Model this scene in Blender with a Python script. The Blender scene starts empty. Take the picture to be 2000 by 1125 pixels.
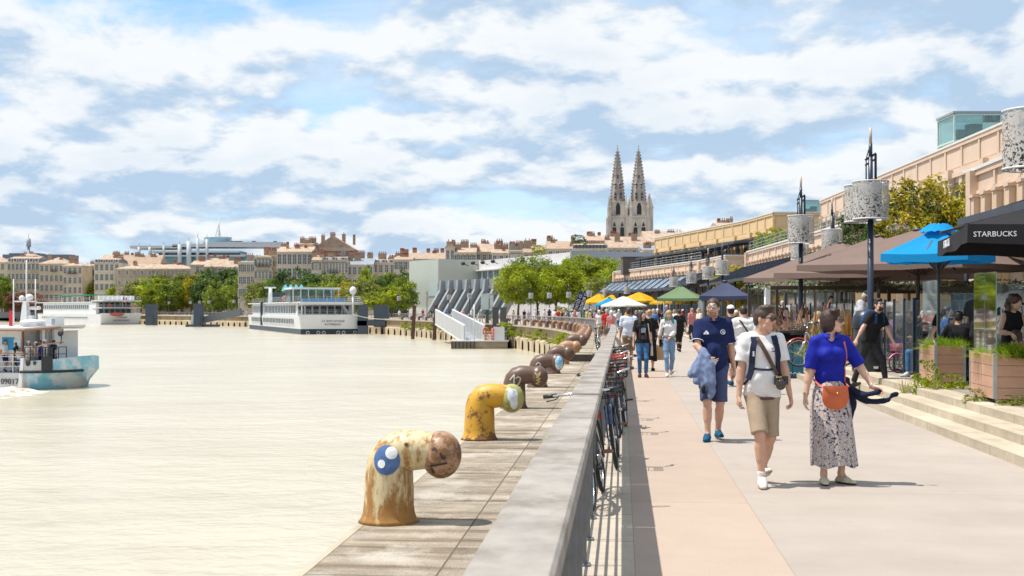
import bpy,bmesh,math,random
import numpy as np
from mathutils import Vector,Matrix,Euler
# camera, world, sun, exposure
SC=bpy.context.scene
COL=SC.collection
F=2400.0
EYE=1.72
HZ=605.0
R=math.radians
cam_d=bpy.data.cameras.new("camera")
cam=bpy.data.objects.new("camera",cam_d)
COL.objects.link(cam)
cam.location=(0,0,EYE)
cam.rotation_euler=(R(90),0,0)
cam_d.sensor_width=36
cam_d.lens=36*F/2000
cam_d.shift_y=(HZ-562.5)/2000
cam_d.clip_start=0.1
cam_d.clip_end=20000
cam_d.dof.use_dof=True
cam_d.dof.focus_distance=15
cam_d.dof.aperture_fstop=5.6
SC.camera=cam
SC.view_settings.view_transform='Standard'
SC.view_settings.look='None'
SC.view_settings.gamma=1
SC.view_settings.use_curve_mapping=False
SC.view_settings.exposure=0.68
SUN_DIR=Vector((-0.42,0.02,1.0)).normalized()
sun_d=bpy.data.lights.new("sun",'SUN')
sun_d.energy=3.9
sun_d.angle=R(0.53)
sun_d.color=(1.0,0.955,0.88)
sun=bpy.data.objects.new("sun",sun_d)
COL.objects.link(sun)
sun.rotation_euler=SUN_DIR.to_track_quat('Z','Y').to_euler()
sun.location=(-40,0,90)
W=bpy.data.worlds.new("World")
SC.world=W
W.use_nodes=True
def make_world():
 nt=W.node_tree;N=nt.nodes;L=nt.links
 N.clear()
 def n(t,**kw):
  x=N.new(t)
  for k,v in kw.items():
   if k.startswith('i_'):
    x.inputs[k[2:].replace('_',' ')].default_value=v
   else:
    setattr(x,k,v)
  return x
 def m(op,a,b=None,c=None,clamp=False):
  x=N.new('ShaderNodeMath');x.operation=op;x.use_clamp=clamp
  for i,v in enumerate((a,b,c)):
   if v is None:continue
   if isinstance(v,(int,float)):x.inputs[i].default_value=v
   else:L.new(v,x.inputs[i])
  return x.outputs[0]
 def ss(v,lo,hi):
  x=N.new('ShaderNodeMapRange');x.interpolation_type='SMOOTHSTEP'
  L.new(v,x.inputs[0]);x.inputs[1].default_value=lo;x.inputs[2].default_value=hi
  return x.outputs[0]
 sky=n('ShaderNodeTexSky',sky_type='NISHITA',sun_disc=False)
 sky.sun_elevation=math.asin(SUN_DIR.z)
 sky.sun_rotation=math.atan2(SUN_DIR.x,SUN_DIR.y)
 sky.air_density=1.0;sky.dust_density=0.7;sky.ozone_density=1.6
 tc=n('ShaderNodeTexCoord')
 sep=n('ShaderNodeSeparateXYZ');L.new(tc.outputs['Generated'],sep.inputs[0])
 x,y,z=sep.outputs
 zc=m('MAXIMUM',z,0.0)
 inv=m('DIVIDE',1.0,m('ADD',zc,0.27))
 px=m('MULTIPLY',x,inv);py=m('MULTIPLY',y,inv)
 def deck(dy,scale,det,rough,seed,sx=1.0,sy=1.0,dist=0.0):
  c=n('ShaderNodeCombineXYZ')
  L.new(m('MULTIPLY',px,sx),c.inputs[0]);L.new(m('MULTIPLY',m('ADD',py,dy),sy),c.inputs[1])
  c.inputs[2].default_value=seed
  t=n('ShaderNodeTexNoise')
  t.inputs['Scale'].default_value=scale;t.inputs['Detail'].default_value=det
  t.inputs['Roughness'].default_value=rough
  t.inputs['Distortion'].default_value=dist
  L.new(c.outputs[0],t.inputs['Vector'])
  return t.outputs[0]
 def cover(dy):
  big=deck(dy,1.15,2,0.5,5.3,1.0,0.85)
  mid=deck(dy,3.5,10,0.55,7.7,1.05,0.95,0.15)
  return m('ADD',m('MULTIPLY',big,0.58),m('MULTIPLY',mid,0.66))
 d0=cover(0.0)
 d1=cover(-0.10)
 mask=ss(d0,0.495,0.595)
 fine=deck(0,9,6,0.62,1.3,1.0,1.0,0.3)
 rim=m('ADD',m('SUBTRACT',d0,d1),m('MULTIPLY',m('SUBTRACT',fine,0.5),0.15))
 lit=ss(rim,-0.07,0.05)
 body=ss(d0,0.60,0.80)
 lit2=m('SUBTRACT',lit,m('MULTIPLY',body,0.34),clamp=True)
 wisp=ss(deck(0.4,2.2,8,0.66,12.0,0.7,1.5,0.5),0.30,0.66)
 ccol=n('ShaderNodeMix',data_type='RGBA')
 L.new(lit2,ccol.inputs[0])
 ccol.inputs[6].default_value=(0.47,0.62,0.80,1)
 ccol.inputs[7].default_value=(0.93,0.955,0.97,1)
 bg_sky=n('ShaderNodeBackground');bg_sky.inputs[1].default_value=0.115
 tint=n('ShaderNodeMix',data_type='RGBA',blend_type='MULTIPLY');tint.inputs[0].default_value=1
 L.new(sky.outputs[0],tint.inputs[6]);tint.inputs[7].default_value=(0.80,1.0,1.16,1)
 L.new(tint.outputs[2],bg_sky.inputs[0])
 bg_wisp=n('ShaderNodeBackground');bg_wisp.inputs[0].default_value=(0.70,0.84,0.97,1);bg_wisp.inputs[1].default_value=0.64
 bg_cl=n('ShaderNodeBackground');bg_cl.inputs[1].default_value=0.645
 L.new(ccol.outputs[2],bg_cl.inputs[0])
 m1=n('ShaderNodeMixShader');L.new(m('MAXIMUM',m('MULTIPLY',wisp,0.78),ss(z,0.16,-0.02)),m1.inputs[0])
 L.new(bg_sky.outputs[0],m1.inputs[1]);L.new(bg_wisp.outputs[0],m1.inputs[2])
 m2=n('ShaderNodeMixShader');L.new(m('MULTIPLY',mask,0.95),m2.inputs[0])
 L.new(m1.outputs[0],m2.inputs[1]);L.new(bg_cl.outputs[0],m2.inputs[2])
 out=n('ShaderNodeOutputWorld');L.new(m2.outputs[0],out.inputs[0])
make_world()
# materials
MATS={}
def mat(name,col,rough=0.7,metal=0.0,var=0.12,scale=6.0,bump=0.0,bscale=None,spec=0.5,col2=None,th=(0.45,0.6),stretch=(1,1,1),trans=0.0,alpha=1.0,coat=0.0,coord='Object',detail=5.0):
 """Principled with a noise-broken base colour; col2 is a second colour in patches (rust, stains, moss)."""
 if name in MATS:return MATS[name]
 M_=bpy.data.materials.new(name);M_.use_nodes=True
 nt=M_.node_tree;N=nt.nodes;L=nt.links
 b=N['Principled BSDF']
 b.inputs['Roughness'].default_value=rough;b.inputs['Metallic'].default_value=metal
 b.inputs['Specular IOR Level'].default_value=spec
 b.inputs['Coat Weight'].default_value=coat
 tc=N.new('ShaderNodeTexCoord');mp=N.new('ShaderNodeMapping');mp.inputs['Scale'].default_value=stretch
 L.new(tc.outputs[coord],mp.inputs[0])
 nz=N.new('ShaderNodeTexNoise');nz.inputs['Scale'].default_value=scale;nz.inputs['Detail'].default_value=detail
 nz.inputs['Roughness'].default_value=0.6
 L.new(mp.outputs[0],nz.inputs['Vector'])
 mr=N.new('ShaderNodeMapRange');mr.inputs[1].default_value=0.3;mr.inputs[2].default_value=0.7
 mr.inputs[3].default_value=1-var;mr.inputs[4].default_value=1+var
 L.new(nz.outputs[0],mr.inputs[0])
 mx=N.new('ShaderNodeMix');mx.data_type='RGBA';mx.blend_type='MULTIPLY';mx.inputs[0].default_value=1
 mx.inputs[6].default_value=(*col,1)
 L.new(mr.outputs[0],mx.inputs[7])
 last=mx.outputs[2]
 if col2:
  n2=N.new('ShaderNodeTexNoise');n2.inputs['Scale'].default_value=scale*0.55;n2.inputs['Detail'].default_value=8
  n2.inputs['Roughness'].default_value=0.7
  L.new(mp.outputs[0],n2.inputs['Vector'])
  s2=N.new('ShaderNodeMapRange');s2.interpolation_type='SMOOTHSTEP'
  s2.inputs[1].default_value=th[0];s2.inputs[2].default_value=th[1]
  L.new(n2.outputs[0],s2.inputs[0])
  m2=N.new('ShaderNodeMix');m2.data_type='RGBA'
  L.new(s2.outputs[0],m2.inputs[0]);L.new(last,m2.inputs[6]);m2.inputs[7].default_value=(*col2,1)
  last=m2.outputs[2]
 L.new(last,b.inputs['Base Color'])
 if bump:
  bp=N.new('ShaderNodeBump');bp.inputs['Strength'].default_value=bump;bp.inputs['Distance'].default_value=0.02
  n3=N.new('ShaderNodeTexNoise');n3.inputs['Scale'].default_value=bscale or scale*3;n3.inputs['Detail'].default_value=6
  L.new(mp.outputs[0],n3.inputs['Vector'])
  L.new(n3.outputs[0],bp.inputs['Height']);L.new(bp.outputs[0],b.inputs['Normal'])
 if trans:
  tr=N.new('ShaderNodeBsdfTranslucent');L.new(last,tr.inputs[0])
  ms=N.new('ShaderNodeMixShader');ms.inputs[0].default_value=trans
  L.new(b.outputs[0],ms.inputs[1]);L.new(tr.outputs[0],ms.inputs[2])
  L.new(ms.outputs[0],N['Material Output'].inputs[0])
 if alpha<1:b.inputs['Alpha'].default_value=alpha
 MATS[name]=M_
 return M_
def glass(name,tint=(0.8,0.9,0.88),clear=0.85,rough=0.03):
 """Thin pane: mostly clear, with a fresnel reflection."""
 if name in MATS:return MATS[name]
 M_=bpy.data.materials.new(name);M_.use_nodes=True
 nt=M_.node_tree;N=nt.nodes;L=nt.links
 N.remove(N['Principled BSDF'])
 tr=N.new('ShaderNodeBsdfTransparent');tr.inputs[0].default_value=(*tint,1)
 df=N.new('ShaderNodeBsdfDiffuse');df.inputs[0].default_value=(*[0.6*c for c in tint],1)
 gl=N.new('ShaderNodeBsdfGlossy');gl.inputs[1].default_value=rough
 fr=N.new('ShaderNodeFresnel');fr.inputs[0].default_value=1.5
 a=N.new('ShaderNodeMixShader');a.inputs[0].default_value=1-clear
 L.new(tr.outputs[0],a.inputs[1]);L.new(df.outputs[0],a.inputs[2])
 c=N.new('ShaderNodeMixShader');L.new(fr.outputs[0],c.inputs[0])
 L.new(a.outputs[0],c.inputs[1]);L.new(gl.outputs[0],c.inputs[2])
 L.new(c.outputs[0],N['Material Output'].inputs[0])
 MATS[name]=M_
 return M_
 # mesh builder
class MB:
 def __init__(s):s.v=[];s.f=[];s.m=[];s.s=[];s.uv=None
 def add(s,vs,fs,mi=0,smooth=False,M=None):
  o=len(s.v)
  if M is not None:vs=[M@Vector(v)for v in vs]
  s.v.extend([tuple(v)for v in vs])
  for f in fs:
   s.f.append([i+o for i in f]);s.m.append(mi);s.s.append(smooth)
  return s
 def box(s,c,d,mi=0,M=None,taper=1.0):
  x,y,z=d[0]/2,d[1]/2,d[2]/2
  t=taper
  vs=[(-x,-y,-z),(x,-y,-z),(x,y,-z),(-x,y,-z),(-x*t,-y*t,z),(x*t,-y*t,z),(x*t,y*t,z),(-x*t,y*t,z)]
  vs=[Vector(v)if M is None else M@Vector(v)for v in vs]
  c=Vector(c)
  return s.add([v+c for v in vs],[(3,2,1,0),(4,5,6,7),(0,1,5,4),(1,2,6,5),(2,3,7,6),(3,0,4,7)],mi)
 def bar(s,p0,p1,w,h,mi=0,up=(0,0,1)):
  p0=Vector(p0);p1=Vector(p1);d=p1-p0;L=d.length
  if L<1e-6:return s
  d=d/L;u=Vector(up)
  if abs(d.dot(u))>0.98:u=Vector((1,0,0))
  sx=d.cross(u).normalized();uz=sx.cross(d)
  M=Matrix((sx,d,uz)).transposed()
  return s.box((p0+p1)/2,(w,L,h),mi,M)
 def tube(s,path,r,n=8,mi=0,caps=True,smooth=True):
  path=[Vector(p)for p in path]
  k=len(path)
  rs=list(r)if isinstance(r,(list,tuple))else[r]*k
  t=(path[1]-path[0]).normalized()
  u=t.orthogonal().normalized()
  vs=[]
  for i in range(k):
   a=path[max(i-1,0)];b=path[min(i+1,k-1)]
   t2=(b-a)
   t2=t2.normalized()if t2.length>1e-9 else t
   u=(u-t2*u.dot(t2))
   u=u.normalized()if u.length>1e-6 else t2.orthogonal().normalized()
   w=t2.cross(u);t=t2
   for j in range(n):
    an=2*math.pi*j/n
    vs.append(path[i]+(u*math.cos(an)+w*math.sin(an))*rs[i])
  fs=[]
  for i in range(k-1):
   for j in range(n):
    a=i*n+j;b=i*n+(j+1)%n
    fs.append((a,b,b+n,a+n))
  s.add(vs,fs,mi,smooth)
  if caps:
   o=len(s.v)-len(vs)
   s.f.append([o+j for j in range(n)][::-1]);s.m.append(mi);s.s.append(False)
   s.f.append([o+(k-1)*n+j for j in range(n)]);s.m.append(mi);s.s.append(False)
  return s
 def cyl(s,p0,p1,r0,r1=None,n=10,mi=0,caps=True,smooth=True):
  return s.tube([p0,p1],[r0,r0 if r1 is None else r1],n,mi,caps,smooth)
 def lathe(s,prof,n=16,c=(0,0,0),mi=0,smooth=True,a0=0.0,sx=1.0,sy=1.0,M=None):
  vs=[];fs=[]
  for r,z in prof:
   for j in range(n):
    a=a0+2*math.pi*j/n
    vs.append((c[0]+r*math.cos(a)*sx,c[1]+r*math.sin(a)*sy,c[2]+z))
  for i in range(len(prof)-1):
   for j in range(n):
    a=i*n+j;b=i*n+(j+1)%n
    fs.append((a,b,b+n,a+n))
  if prof[0][0]>1e-6:fs.append(tuple(range(n))[::-1])
  if prof[-1][0]>1e-6:fs.append(tuple((len(prof)-1)*n+j for j in range(n)))
  return s.add(vs,fs,mi,smooth,M)
 def ell(s,c,r,n=12,k=8,mi=0,M=None):
  if isinstance(r,(int,float)):r=(r,r,r)
  vs=[];fs=[]
  for i in range(k+1):
   p=math.pi*i/k
   for j in range(n):
    a=2*math.pi*j/n
    v=Vector((r[0]*math.sin(p)*math.cos(a),r[1]*math.sin(p)*math.sin(a),-r[2]*math.cos(p)))
    if M is not None:v=M@v
    vs.append(v+Vector(c))
  for i in range(k):
   for j in range(n):
    a=i*n+j;b=i*n+(j+1)%n
    fs.append((a,b,b+n,a+n))
  return s.add(vs,fs,mi,True)
 def prism(s,poly,ex,mi=0):
  """poly: 3-D points in one plane, ex: extrusion vector"""
  n=len(poly);ex=Vector(ex)
  vs=[Vector(p)for p in poly]+[Vector(p)+ex for p in poly]
  fs=[tuple(range(n))[::-1],tuple(range(n,2*n))]+[(i,(i+1)%n,(i+1)%n+n,i+n)for i in range(n)]
  return s.add(vs,fs,mi)
 def grid(s,P,mi=0,smooth=True,closed=False):
  r=len(P);c=len(P[0])
  vs=[p for row in P for p in row];fs=[]
  for i in range(r-1):
   for j in range(c if closed else c-1):
    a=i*c+j;b=i*c+(j+1)%c
    fs.append((a,b,b+c,a+c))
  return s.add(vs,fs,mi,smooth)
 def build(s,name,mats,parent=None,loc=None,rotz=0,weld=False,normals=True):
  me=bpy.data.meshes.new(name)
  me.from_pydata(s.v,[],s.f)
  if not isinstance(mats,(list,tuple)):mats=[mats]
  for m_ in mats:me.materials.append(m_)
  me.polygons.foreach_set('material_index',s.m)
  me.polygons.foreach_set('use_smooth',s.s)
  if normals or weld:
   bm=bmesh.new();bm.from_mesh(me)
   if weld:bmesh.ops.remove_doubles(bm,verts=bm.verts,dist=1e-5)
   bmesh.ops.recalc_face_normals(bm,faces=bm.faces)
   bm.to_mesh(me);bm.free()
  me.update()
  o=bpy.data.objects.new(name,me);COL.objects.link(o)
  if parent is not None:o.parent=parent
  if loc is not None:o.location=loc
  if rotz:o.rotation_euler=(0,0,rotz)
  return o
def tag(o,label=None,cat=None,group=None,kind=None):
 if label:o['label']=label
 if cat:o['category']=cat
 if group:o['group']=group
 if kind:o['kind']=kind
 return o
def thing(name,label,cat,loc=(0,0,0),rotz=0,group=None):
 o=bpy.data.objects.new(name,None);COL.objects.link(o)
 o.empty_display_size=0.2
 o.location=loc;o.rotation_euler=(0,0,rotz)
 return tag(o,label,cat,group)
def part(name,me,parent,mats=None,loc=(0,0,0),rot=(0,0,0),scale=(1,1,1)):
 """another object on an existing mesh, optionally with its own materials"""
 o=bpy.data.objects.new(name,me);COL.objects.link(o);o.parent=parent
 o.location=loc;o.rotation_euler=rot;o.scale=scale
 if mats:
  for i,m_ in enumerate(mats):
   o.material_slots[i].link='OBJECT';o.material_slots[i].material=m_
 return o
def copy_tree(o,parent=None):
 c=o.copy();COL.objects.link(c)
 if parent is not None:
  c.parent=parent;c.matrix_parent_inverse=o.matrix_parent_inverse
 for ch in[x for x in COL.objects if x.parent==o]:copy_tree(ch,c)
 return c
def fast_copy(o,loc,rotz=0,label=None,group=None,kids=None,scale=None):
 """copy of a thing, its parts and their sub-parts"""
 def rec(a,p):
  c=a.copy();COL.objects.link(c)
  if p is not None:c.parent=p
  for ch in a.children:rec(ch,c)
  return c
 c=rec(o,None)
 c.location=loc;c.rotation_euler=(0,0,rotz)
 if scale:c.scale=scale
 if label:c['label']=label
 if group:c['group']=group
 return c
def strip(name,A,B,m_,kind='structure',uvs=None):
 """sheet between two polylines with uv in metres"""
 n=len(A)
 me=bpy.data.meshes.new(name)
 me.from_pydata([tuple(p)for p in A]+[tuple(p)for p in B],[],[(i,i+1,n+i+1,n+i)for i in range(n-1)])
 me.materials.append(m_)
 ul=me.uv_layers.new(name='uv')
 s=0;S=[0]
 for i in range(n-1):
  s+=(Vector(A[i+1])-Vector(A[i])).length;S.append(s)
 w=(Vector(B[0])-Vector(A[0])).length
 for p in me.polygons:
  for li,vi in zip(p.loop_indices,p.vertices):
   ul.data[li].uv=(S[vi%n],0 if vi<n else w)
 bm=bmesh.new();bm.from_mesh(me);bmesh.ops.recalc_face_normals(bm,faces=bm.faces);bm.to_mesh(me);bm.free()
 o=bpy.data.objects.new(name,me);COL.objects.link(o)
 if kind:o['kind']=kind
 return o
def text_mb(mb,txt,size,M,mi=0,depth=0.004,shear=0.0,space=1.0,align='CENTER'):
 cu=bpy.data.curves.new('lettering','FONT')
 cu.body=txt;cu.size=size;cu.align_x=align;cu.align_y='CENTER';cu.extrude=depth;cu.shear=shear
 cu.space_character=space;cu.resolution_u=2
 o=bpy.data.objects.new('lettering',cu);COL.objects.link(o)
 bpy.context.view_layer.update()
 me=o.to_mesh()
 vs=[M@v.co for v in me.vertices];fs=[tuple(p.vertices)for p in me.polygons]
 o.to_mesh_clear()
 bpy.data.objects.remove(o);bpy.data.curves.remove(cu)
 mb.add(vs,fs,mi)
def frame_M(origin,xdir,ydir):
 x=Vector(xdir).normalized();y=Vector(ydir).normalized();z=x.cross(y)
 M=Matrix((x,y,z)).transposed().to_4x4();M.translation=Vector(origin)
 return M
def P3(px,py,d):return Vector(((px-1000)*d/F,d,EYE-(py-HZ)*d/F))
def G(px,py,z=0.0):
 d=(EYE-z)*F/(py-HZ)
 return Vector(((px-1000)*d/F,d,z))
 # the quay line
ZW=-2.7
QP=[(-3.3,-14),(-1.17,10),(0.63,30),(1.6,41),(3.1,60),(4.5,84),(4.1,107),(2.0,130),(-1.0,146),(-7.5,170),(-17,206),(-24.5,226),(-45,272),(-69.5,321),(-108,372),(-187,470),(-330,590),(-600,760)]
def catmull(P,step=1.0):
 P=[Vector((*p,0))for p in P]
 P=[P[0]*2-P[1]]+P+[P[-1]*2-P[-2]]
 out=[]
 for i in range(1,len(P)-2):
  a,b,c,d=P[i-1:i+3]
  n=max(2,int((c-b).length/step))
  t0=0;t1=t0+(b-a).length**0.5;t2=t1+(c-b).length**0.5;t3=t2+(d-c).length**0.5
  for k in range(n):
   t=t1+(t2-t1)*k/n
   A1=a*((t1-t)/(t1-t0))+b*((t-t0)/(t1-t0))
   A2=b*((t2-t)/(t2-t1))+c*((t-t1)/(t2-t1))
   A3=c*((t3-t)/(t3-t2))+d*((t-t2)/(t3-t2))
   B1=A1*((t2-t)/(t2-t0))+A2*((t-t0)/(t2-t0))
   B2=A2*((t3-t)/(t3-t1))+A3*((t-t1)/(t3-t1))
   out.append(B1*((t2-t)/(t2-t1))+B2*((t-t1)/(t2-t1)))
 out.append(P[-2])
 return out
Q=catmull(QP,1.0)
QN=[]
for i in range(len(Q)):
 t=(Q[min(i+2,len(Q)-1)]-Q[max(i-2,0)]).normalized()
 QN.append(Vector((t.y,-t.x,0)))
QS=[0.0]
for i in range(1,len(Q)):QS.append(QS[-1]+(Q[i]-Q[i-1]).length)
def q_at(s,off=0.0,z=0.0):
 """point a distance s along the quay edge, off metres inland; also its tangent angle"""
 s=min(max(s,0),QS[-1]-0.01)
 i=int(np.searchsorted(QS,s,side='right'))-1
 f=(s-QS[i])/(QS[i+1]-QS[i])
 p=Q[i].lerp(Q[i+1],f);n=QN[i].lerp(QN[i+1],f).normalized()
 p=p+n*off
 return Vector((p.x,p.y,z)),n
def s_of_y(y):
 for i in range(len(Q)):
  if Q[i].y>=y:return QS[i]
 return QS[-1]
def off_line(off,z,s0=0.0,s1=None,step=None):
 s1=QS[-1]if s1 is None else s1
 st=step or 2.0
 n=max(2,int((s1-s0)/st))
 return[q_at(s0+(s1-s0)*i/n,off,z)[0]for i in range(n+1)]
 # setting materials
def uv_mat(name,col,joints=None,col_j=(0.12,0.11,0.1),rough=0.8,var=0.1,streak=None,bump=0.15,scale=3.0,speck=0.0,stain=None,tone=0.84):
 M_=bpy.data.materials.new(name);M_.use_nodes=True
 nt=M_.node_tree;N=nt.nodes;L=nt.links
 b=N['Principled BSDF'];b.inputs['Roughness'].default_value=rough;b.inputs['Specular IOR Level'].default_value=0.3
 uv=N.new('ShaderNodeUVMap')
 def noise(sc,det=6,stretch=(1,1,1)):
  mp=N.new('ShaderNodeMapping');mp.inputs['Scale'].default_value=stretch
  L.new(uv.outputs[0],mp.inputs[0])
  t=N.new('ShaderNodeTexNoise');t.inputs['Scale'].default_value=sc;t.inputs['Detail'].default_value=det;t.inputs['Roughness'].default_value=0.65
  L.new(mp.outputs[0],t.inputs['Vector']);return t.outputs[0]
 def rng(v,a,b_,c,d):
  r=N.new('ShaderNodeMapRange');L.new(v,r.inputs[0])
  for i,q in enumerate((a,b_,c,d)):r.inputs[i+1].default_value=q
  return r.outputs[0]
 def mul(c,v):
  x=N.new('ShaderNodeMix');x.data_type='RGBA';x.blend_type='MULTIPLY';x.inputs[0].default_value=1
  if isinstance(c,tuple):x.inputs[6].default_value=(*c,1)
  else:L.new(c,x.inputs[6])
  L.new(v,x.inputs[7]);return x.outputs[2]
 def mixc(f,c,c2):
  x=N.new('ShaderNodeMix');x.data_type='RGBA';L.new(f,x.inputs[0]);L.new(c,x.inputs[6]);x.inputs[7].default_value=(*c2,1);return x.outputs[2]
 c=mul(col,rng(noise(scale),0.3,0.7,1-var,1+var))
 c=mul(c,rng(noise(0.35,4),0.3,0.7,1-var*0.7,1+var*0.7))
 if speck:c=mul(c,rng(noise(90,2),0.35,0.65,1-speck,1+speck))
 if streak:
  c=mixc(rng(noise(1.0,7,streak[1]),streak[2],streak[3],0,streak[4]),c,streak[0])
 if stain:c=mixc(rng(noise(stain[1],8),stain[2],stain[3],0,0.8),c,stain[0])
 h=noise(scale*8)
 if joints:
  bt=N.new('ShaderNodeTexBrick');L.new(uv.outputs[0],bt.inputs[0])
  bt.inputs['Scale'].default_value=1;bt.inputs['Brick Width'].default_value=joints[0];bt.inputs['Row Height'].default_value=joints[1]
  bt.inputs['Mortar Size'].default_value=joints[2];bt.inputs['Color1'].default_value=(1,1,1,1);bt.inputs['Color2'].default_value=(tone,tone,tone,1)
  bt.inputs['Mortar Smooth'].default_value=0.3
  bt.offset=joints[3]if len(joints)>3 else 0.5
  c=mul(c,bt.outputs[0]);c=mixc(bt.outputs['Fac'],c,col_j)
 L.new(c,b.inputs['Base Color'])
 bp=N.new('ShaderNodeBump');bp.inputs['Strength'].default_value=bump;bp.inputs['Distance'].default_value=0.03
 L.new(h,bp.inputs['Height']);L.new(bp.outputs[0],b.inputs['Normal'])
 return M_
def water_mat():
 M_=bpy.data.materials.new('muddy_water');M_.use_nodes=True
 nt=M_.node_tree;N=nt.nodes;L=nt.links
 b=N['Principled BSDF'];b.inputs['Roughness'].default_value=0.22;b.inputs['IOR'].default_value=1.33
 tc=N.new('ShaderNodeTexCoord')
 def noise(sc,det,st,rough=0.6):
  mp=N.new('ShaderNodeMapping');mp.inputs['Scale'].default_value=st;L.new(tc.outputs['Object'],mp.inputs[0])
  t=N.new('ShaderNodeTexNoise');t.inputs['Scale'].default_value=sc;t.inputs['Detail'].default_value=det;t.inputs['Roughness'].default_value=rough
  L.new(mp.outputs[0],t.inputs['Vector']);return t.outputs[0]
 a=noise(0.05,5,(1,1.6,1));
 mx=N.new('ShaderNodeMix');mx.data_type='RGBA'
 mr=N.new('ShaderNodeMapRange');mr.inputs[1].default_value=0.35;mr.inputs[2].default_value=0.65;L.new(a,mr.inputs[0]);L.new(mr.outputs[0],mx.inputs[0])
 mx.inputs[6].default_value=(0.435,0.385,0.285,1);mx.inputs[7].default_value=(0.49,0.445,0.34,1)
 L.new(mx.outputs[2],b.inputs['Base Color'])
 b1=N.new('ShaderNodeBump');b1.inputs['Strength'].default_value=0.5;b1.inputs['Distance'].default_value=0.5
 L.new(noise(0.28,4,(1,1.1,1)),b1.inputs['Height'])
 b2=N.new('ShaderNodeBump');b2.inputs['Strength'].default_value=0.55;b2.inputs['Distance'].default_value=0.12
 L.new(noise(1.3,7,(1,1.05,1)),b2.inputs['Height']);L.new(b1.outputs[0],b2.inputs['Normal'])
 L.new(b2.outputs[0],b.inputs['Normal'])
 return M_
M_prom=uv_mat('grey_screed',(0.352,0.302,0.26),rough=0.85,tone=0.96,joints=(5.2,3.3,0.008,0.0),col_j=(0.27,0.23,0.195),var=0.07,speck=0.05,bump=0.06,scale=1.2,streak=((0.285,0.24,0.205),(0.5,0.12,1),0.45,0.75,0.6),stain=((0.27,0.225,0.19),2.2,0.62,0.76))
M_pink=uv_mat('pink_screed',(0.375,0.293,0.235),rough=0.85,var=0.05,speck=0.08,bump=0.08,scale=1.6,tone=0.95,joints=(4.6,50,0.006),col_j=(0.29,0.2,0.15))
M_edge=uv_mat('quay_stone',(0.36,0.305,0.235),rough=0.9,var=0.22,tone=0.8,joints=(2.3,0.86,0.008,0.4),col_j=(0.13,0.10,0.06),bump=0.9,scale=4,streak=((0.15,0.105,0.065),(4.5,0.30,1),0.45,0.63,0.9),stain=((0.53,0.48,0.41),1.4,0.50,0.64))
M_slab=uv_mat('pale_slab',(0.42,0.36,0.29),rough=0.9,var=0.12,joints=(1.2,3,0.008),bump=0.2,scale=5,col_j=(0.2,0.17,0.12))
M_step=uv_mat('step_stone',(0.47,0.405,0.31),rough=0.85,var=0.13,joints=(1.5,5,0.008),bump=0.25,scale=4,col_j=(0.2,0.16,0.11),streak=((0.34,0.27,0.18),(1.2,2.5,1),0.52,0.72,0.7))
M_cob=uv_mat('cobbles',(0.36,0.31,0.25),rough=0.9,var=0.2,joints=(0.22,0.14,0.014),col_j=(0.16,0.13,0.09),bump=0.5,scale=7)
M_ground=mat('city_ground',(0.34,0.30,0.26),rough=0.95,var=0.1,scale=0.2)
# water, ground, paths
def setting():
 mb=MB();S_=4000
 mb.add([(-S_,-200,0),(60,-200,0),(60,S_,0),(-S_,S_,0)],[(0,1,2,3)])
 mb.build('water',water_mat(),loc=(0,0,ZW))['kind']='structure'
 strip('ground',off_line(0.35,-0.012),off_line(1500,-0.012),M_ground)
 s_far=s_of_y(330)
 strip('quay_pavement',off_line(0.0,0,0,s_far,1.0),off_line(1.7,0,0,s_far,1.0),M_edge)
 strip('slab_strip',off_line(1.7,0.0,0,s_far,1.0),off_line(2.14,0.0,0,s_far,1.0),M_slab)
 strip('cycle_path',off_line(2.14,0,0,s_far,1.0),off_line(3.17,0,0,s_far,1.0),M_pink)
 strip('promenade',off_line(3.17,0,0,s_far,1.0),off_line(6.4,0,0,s_far,1.0),M_prom)
 o=strip('joint_moss',off_line(1.50,0.004,0,s_of_y(60),0.5),off_line(1.64,0.004,0,s_of_y(60),0.5),uv_mat('joint_grit',(0.16,0.125,0.075),rough=1,var=0.5,scale=9,bump=0.8,stain=((0.16,0.19,0.035),5,0.52,0.62),streak=((0.045,0.035,0.025),(7,9,1),0.45,0.6,0.9)));o['kind']='stuff'
 s_t=s_of_y(82)
 strip('plaza',off_line(6.4,-0.004,s_t-0.2,s_far,1.0),off_line(16,-0.004,s_t-0.2,s_far,1.0),M_prom)
 n=3;rise=0.12;tr=0.37
 for k in range(n):
  o0=6.4+k*tr;z=rise*(k+1)
  strip('stone_step',off_line(o0,rise*k-0.02,0,s_t,1.0),off_line(o0,z-0.012,0,s_t,1.0),M_step)
  strip('stone_step',off_line(o0,z-0.012,0,s_t,1.0),off_line(o0+0.012,z,0,s_t,1.0),M_step)
  strip('stone_step',off_line(o0+0.012,z,0,s_t,1.0),off_line(o0+(tr+0.02 if k<2 else 0.42),z,0,s_t,1.0),M_step)
 strip('terrace',off_line(6.4+2*tr+0.40,0.356,0,s_t,1.0),off_line(22,0.356,0,s_t,1.0),M_cob)
 mb=MB()
 p,nn=q_at(s_t,14.2)
 a=math.atan2(nn.y,nn.x)
 mb.box((0,0,0.178),(15.2,0.4,0.356))
 mb.build('terrace_end',M_step,loc=p,rotz=a)['kind']='structure'
setting()
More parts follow.
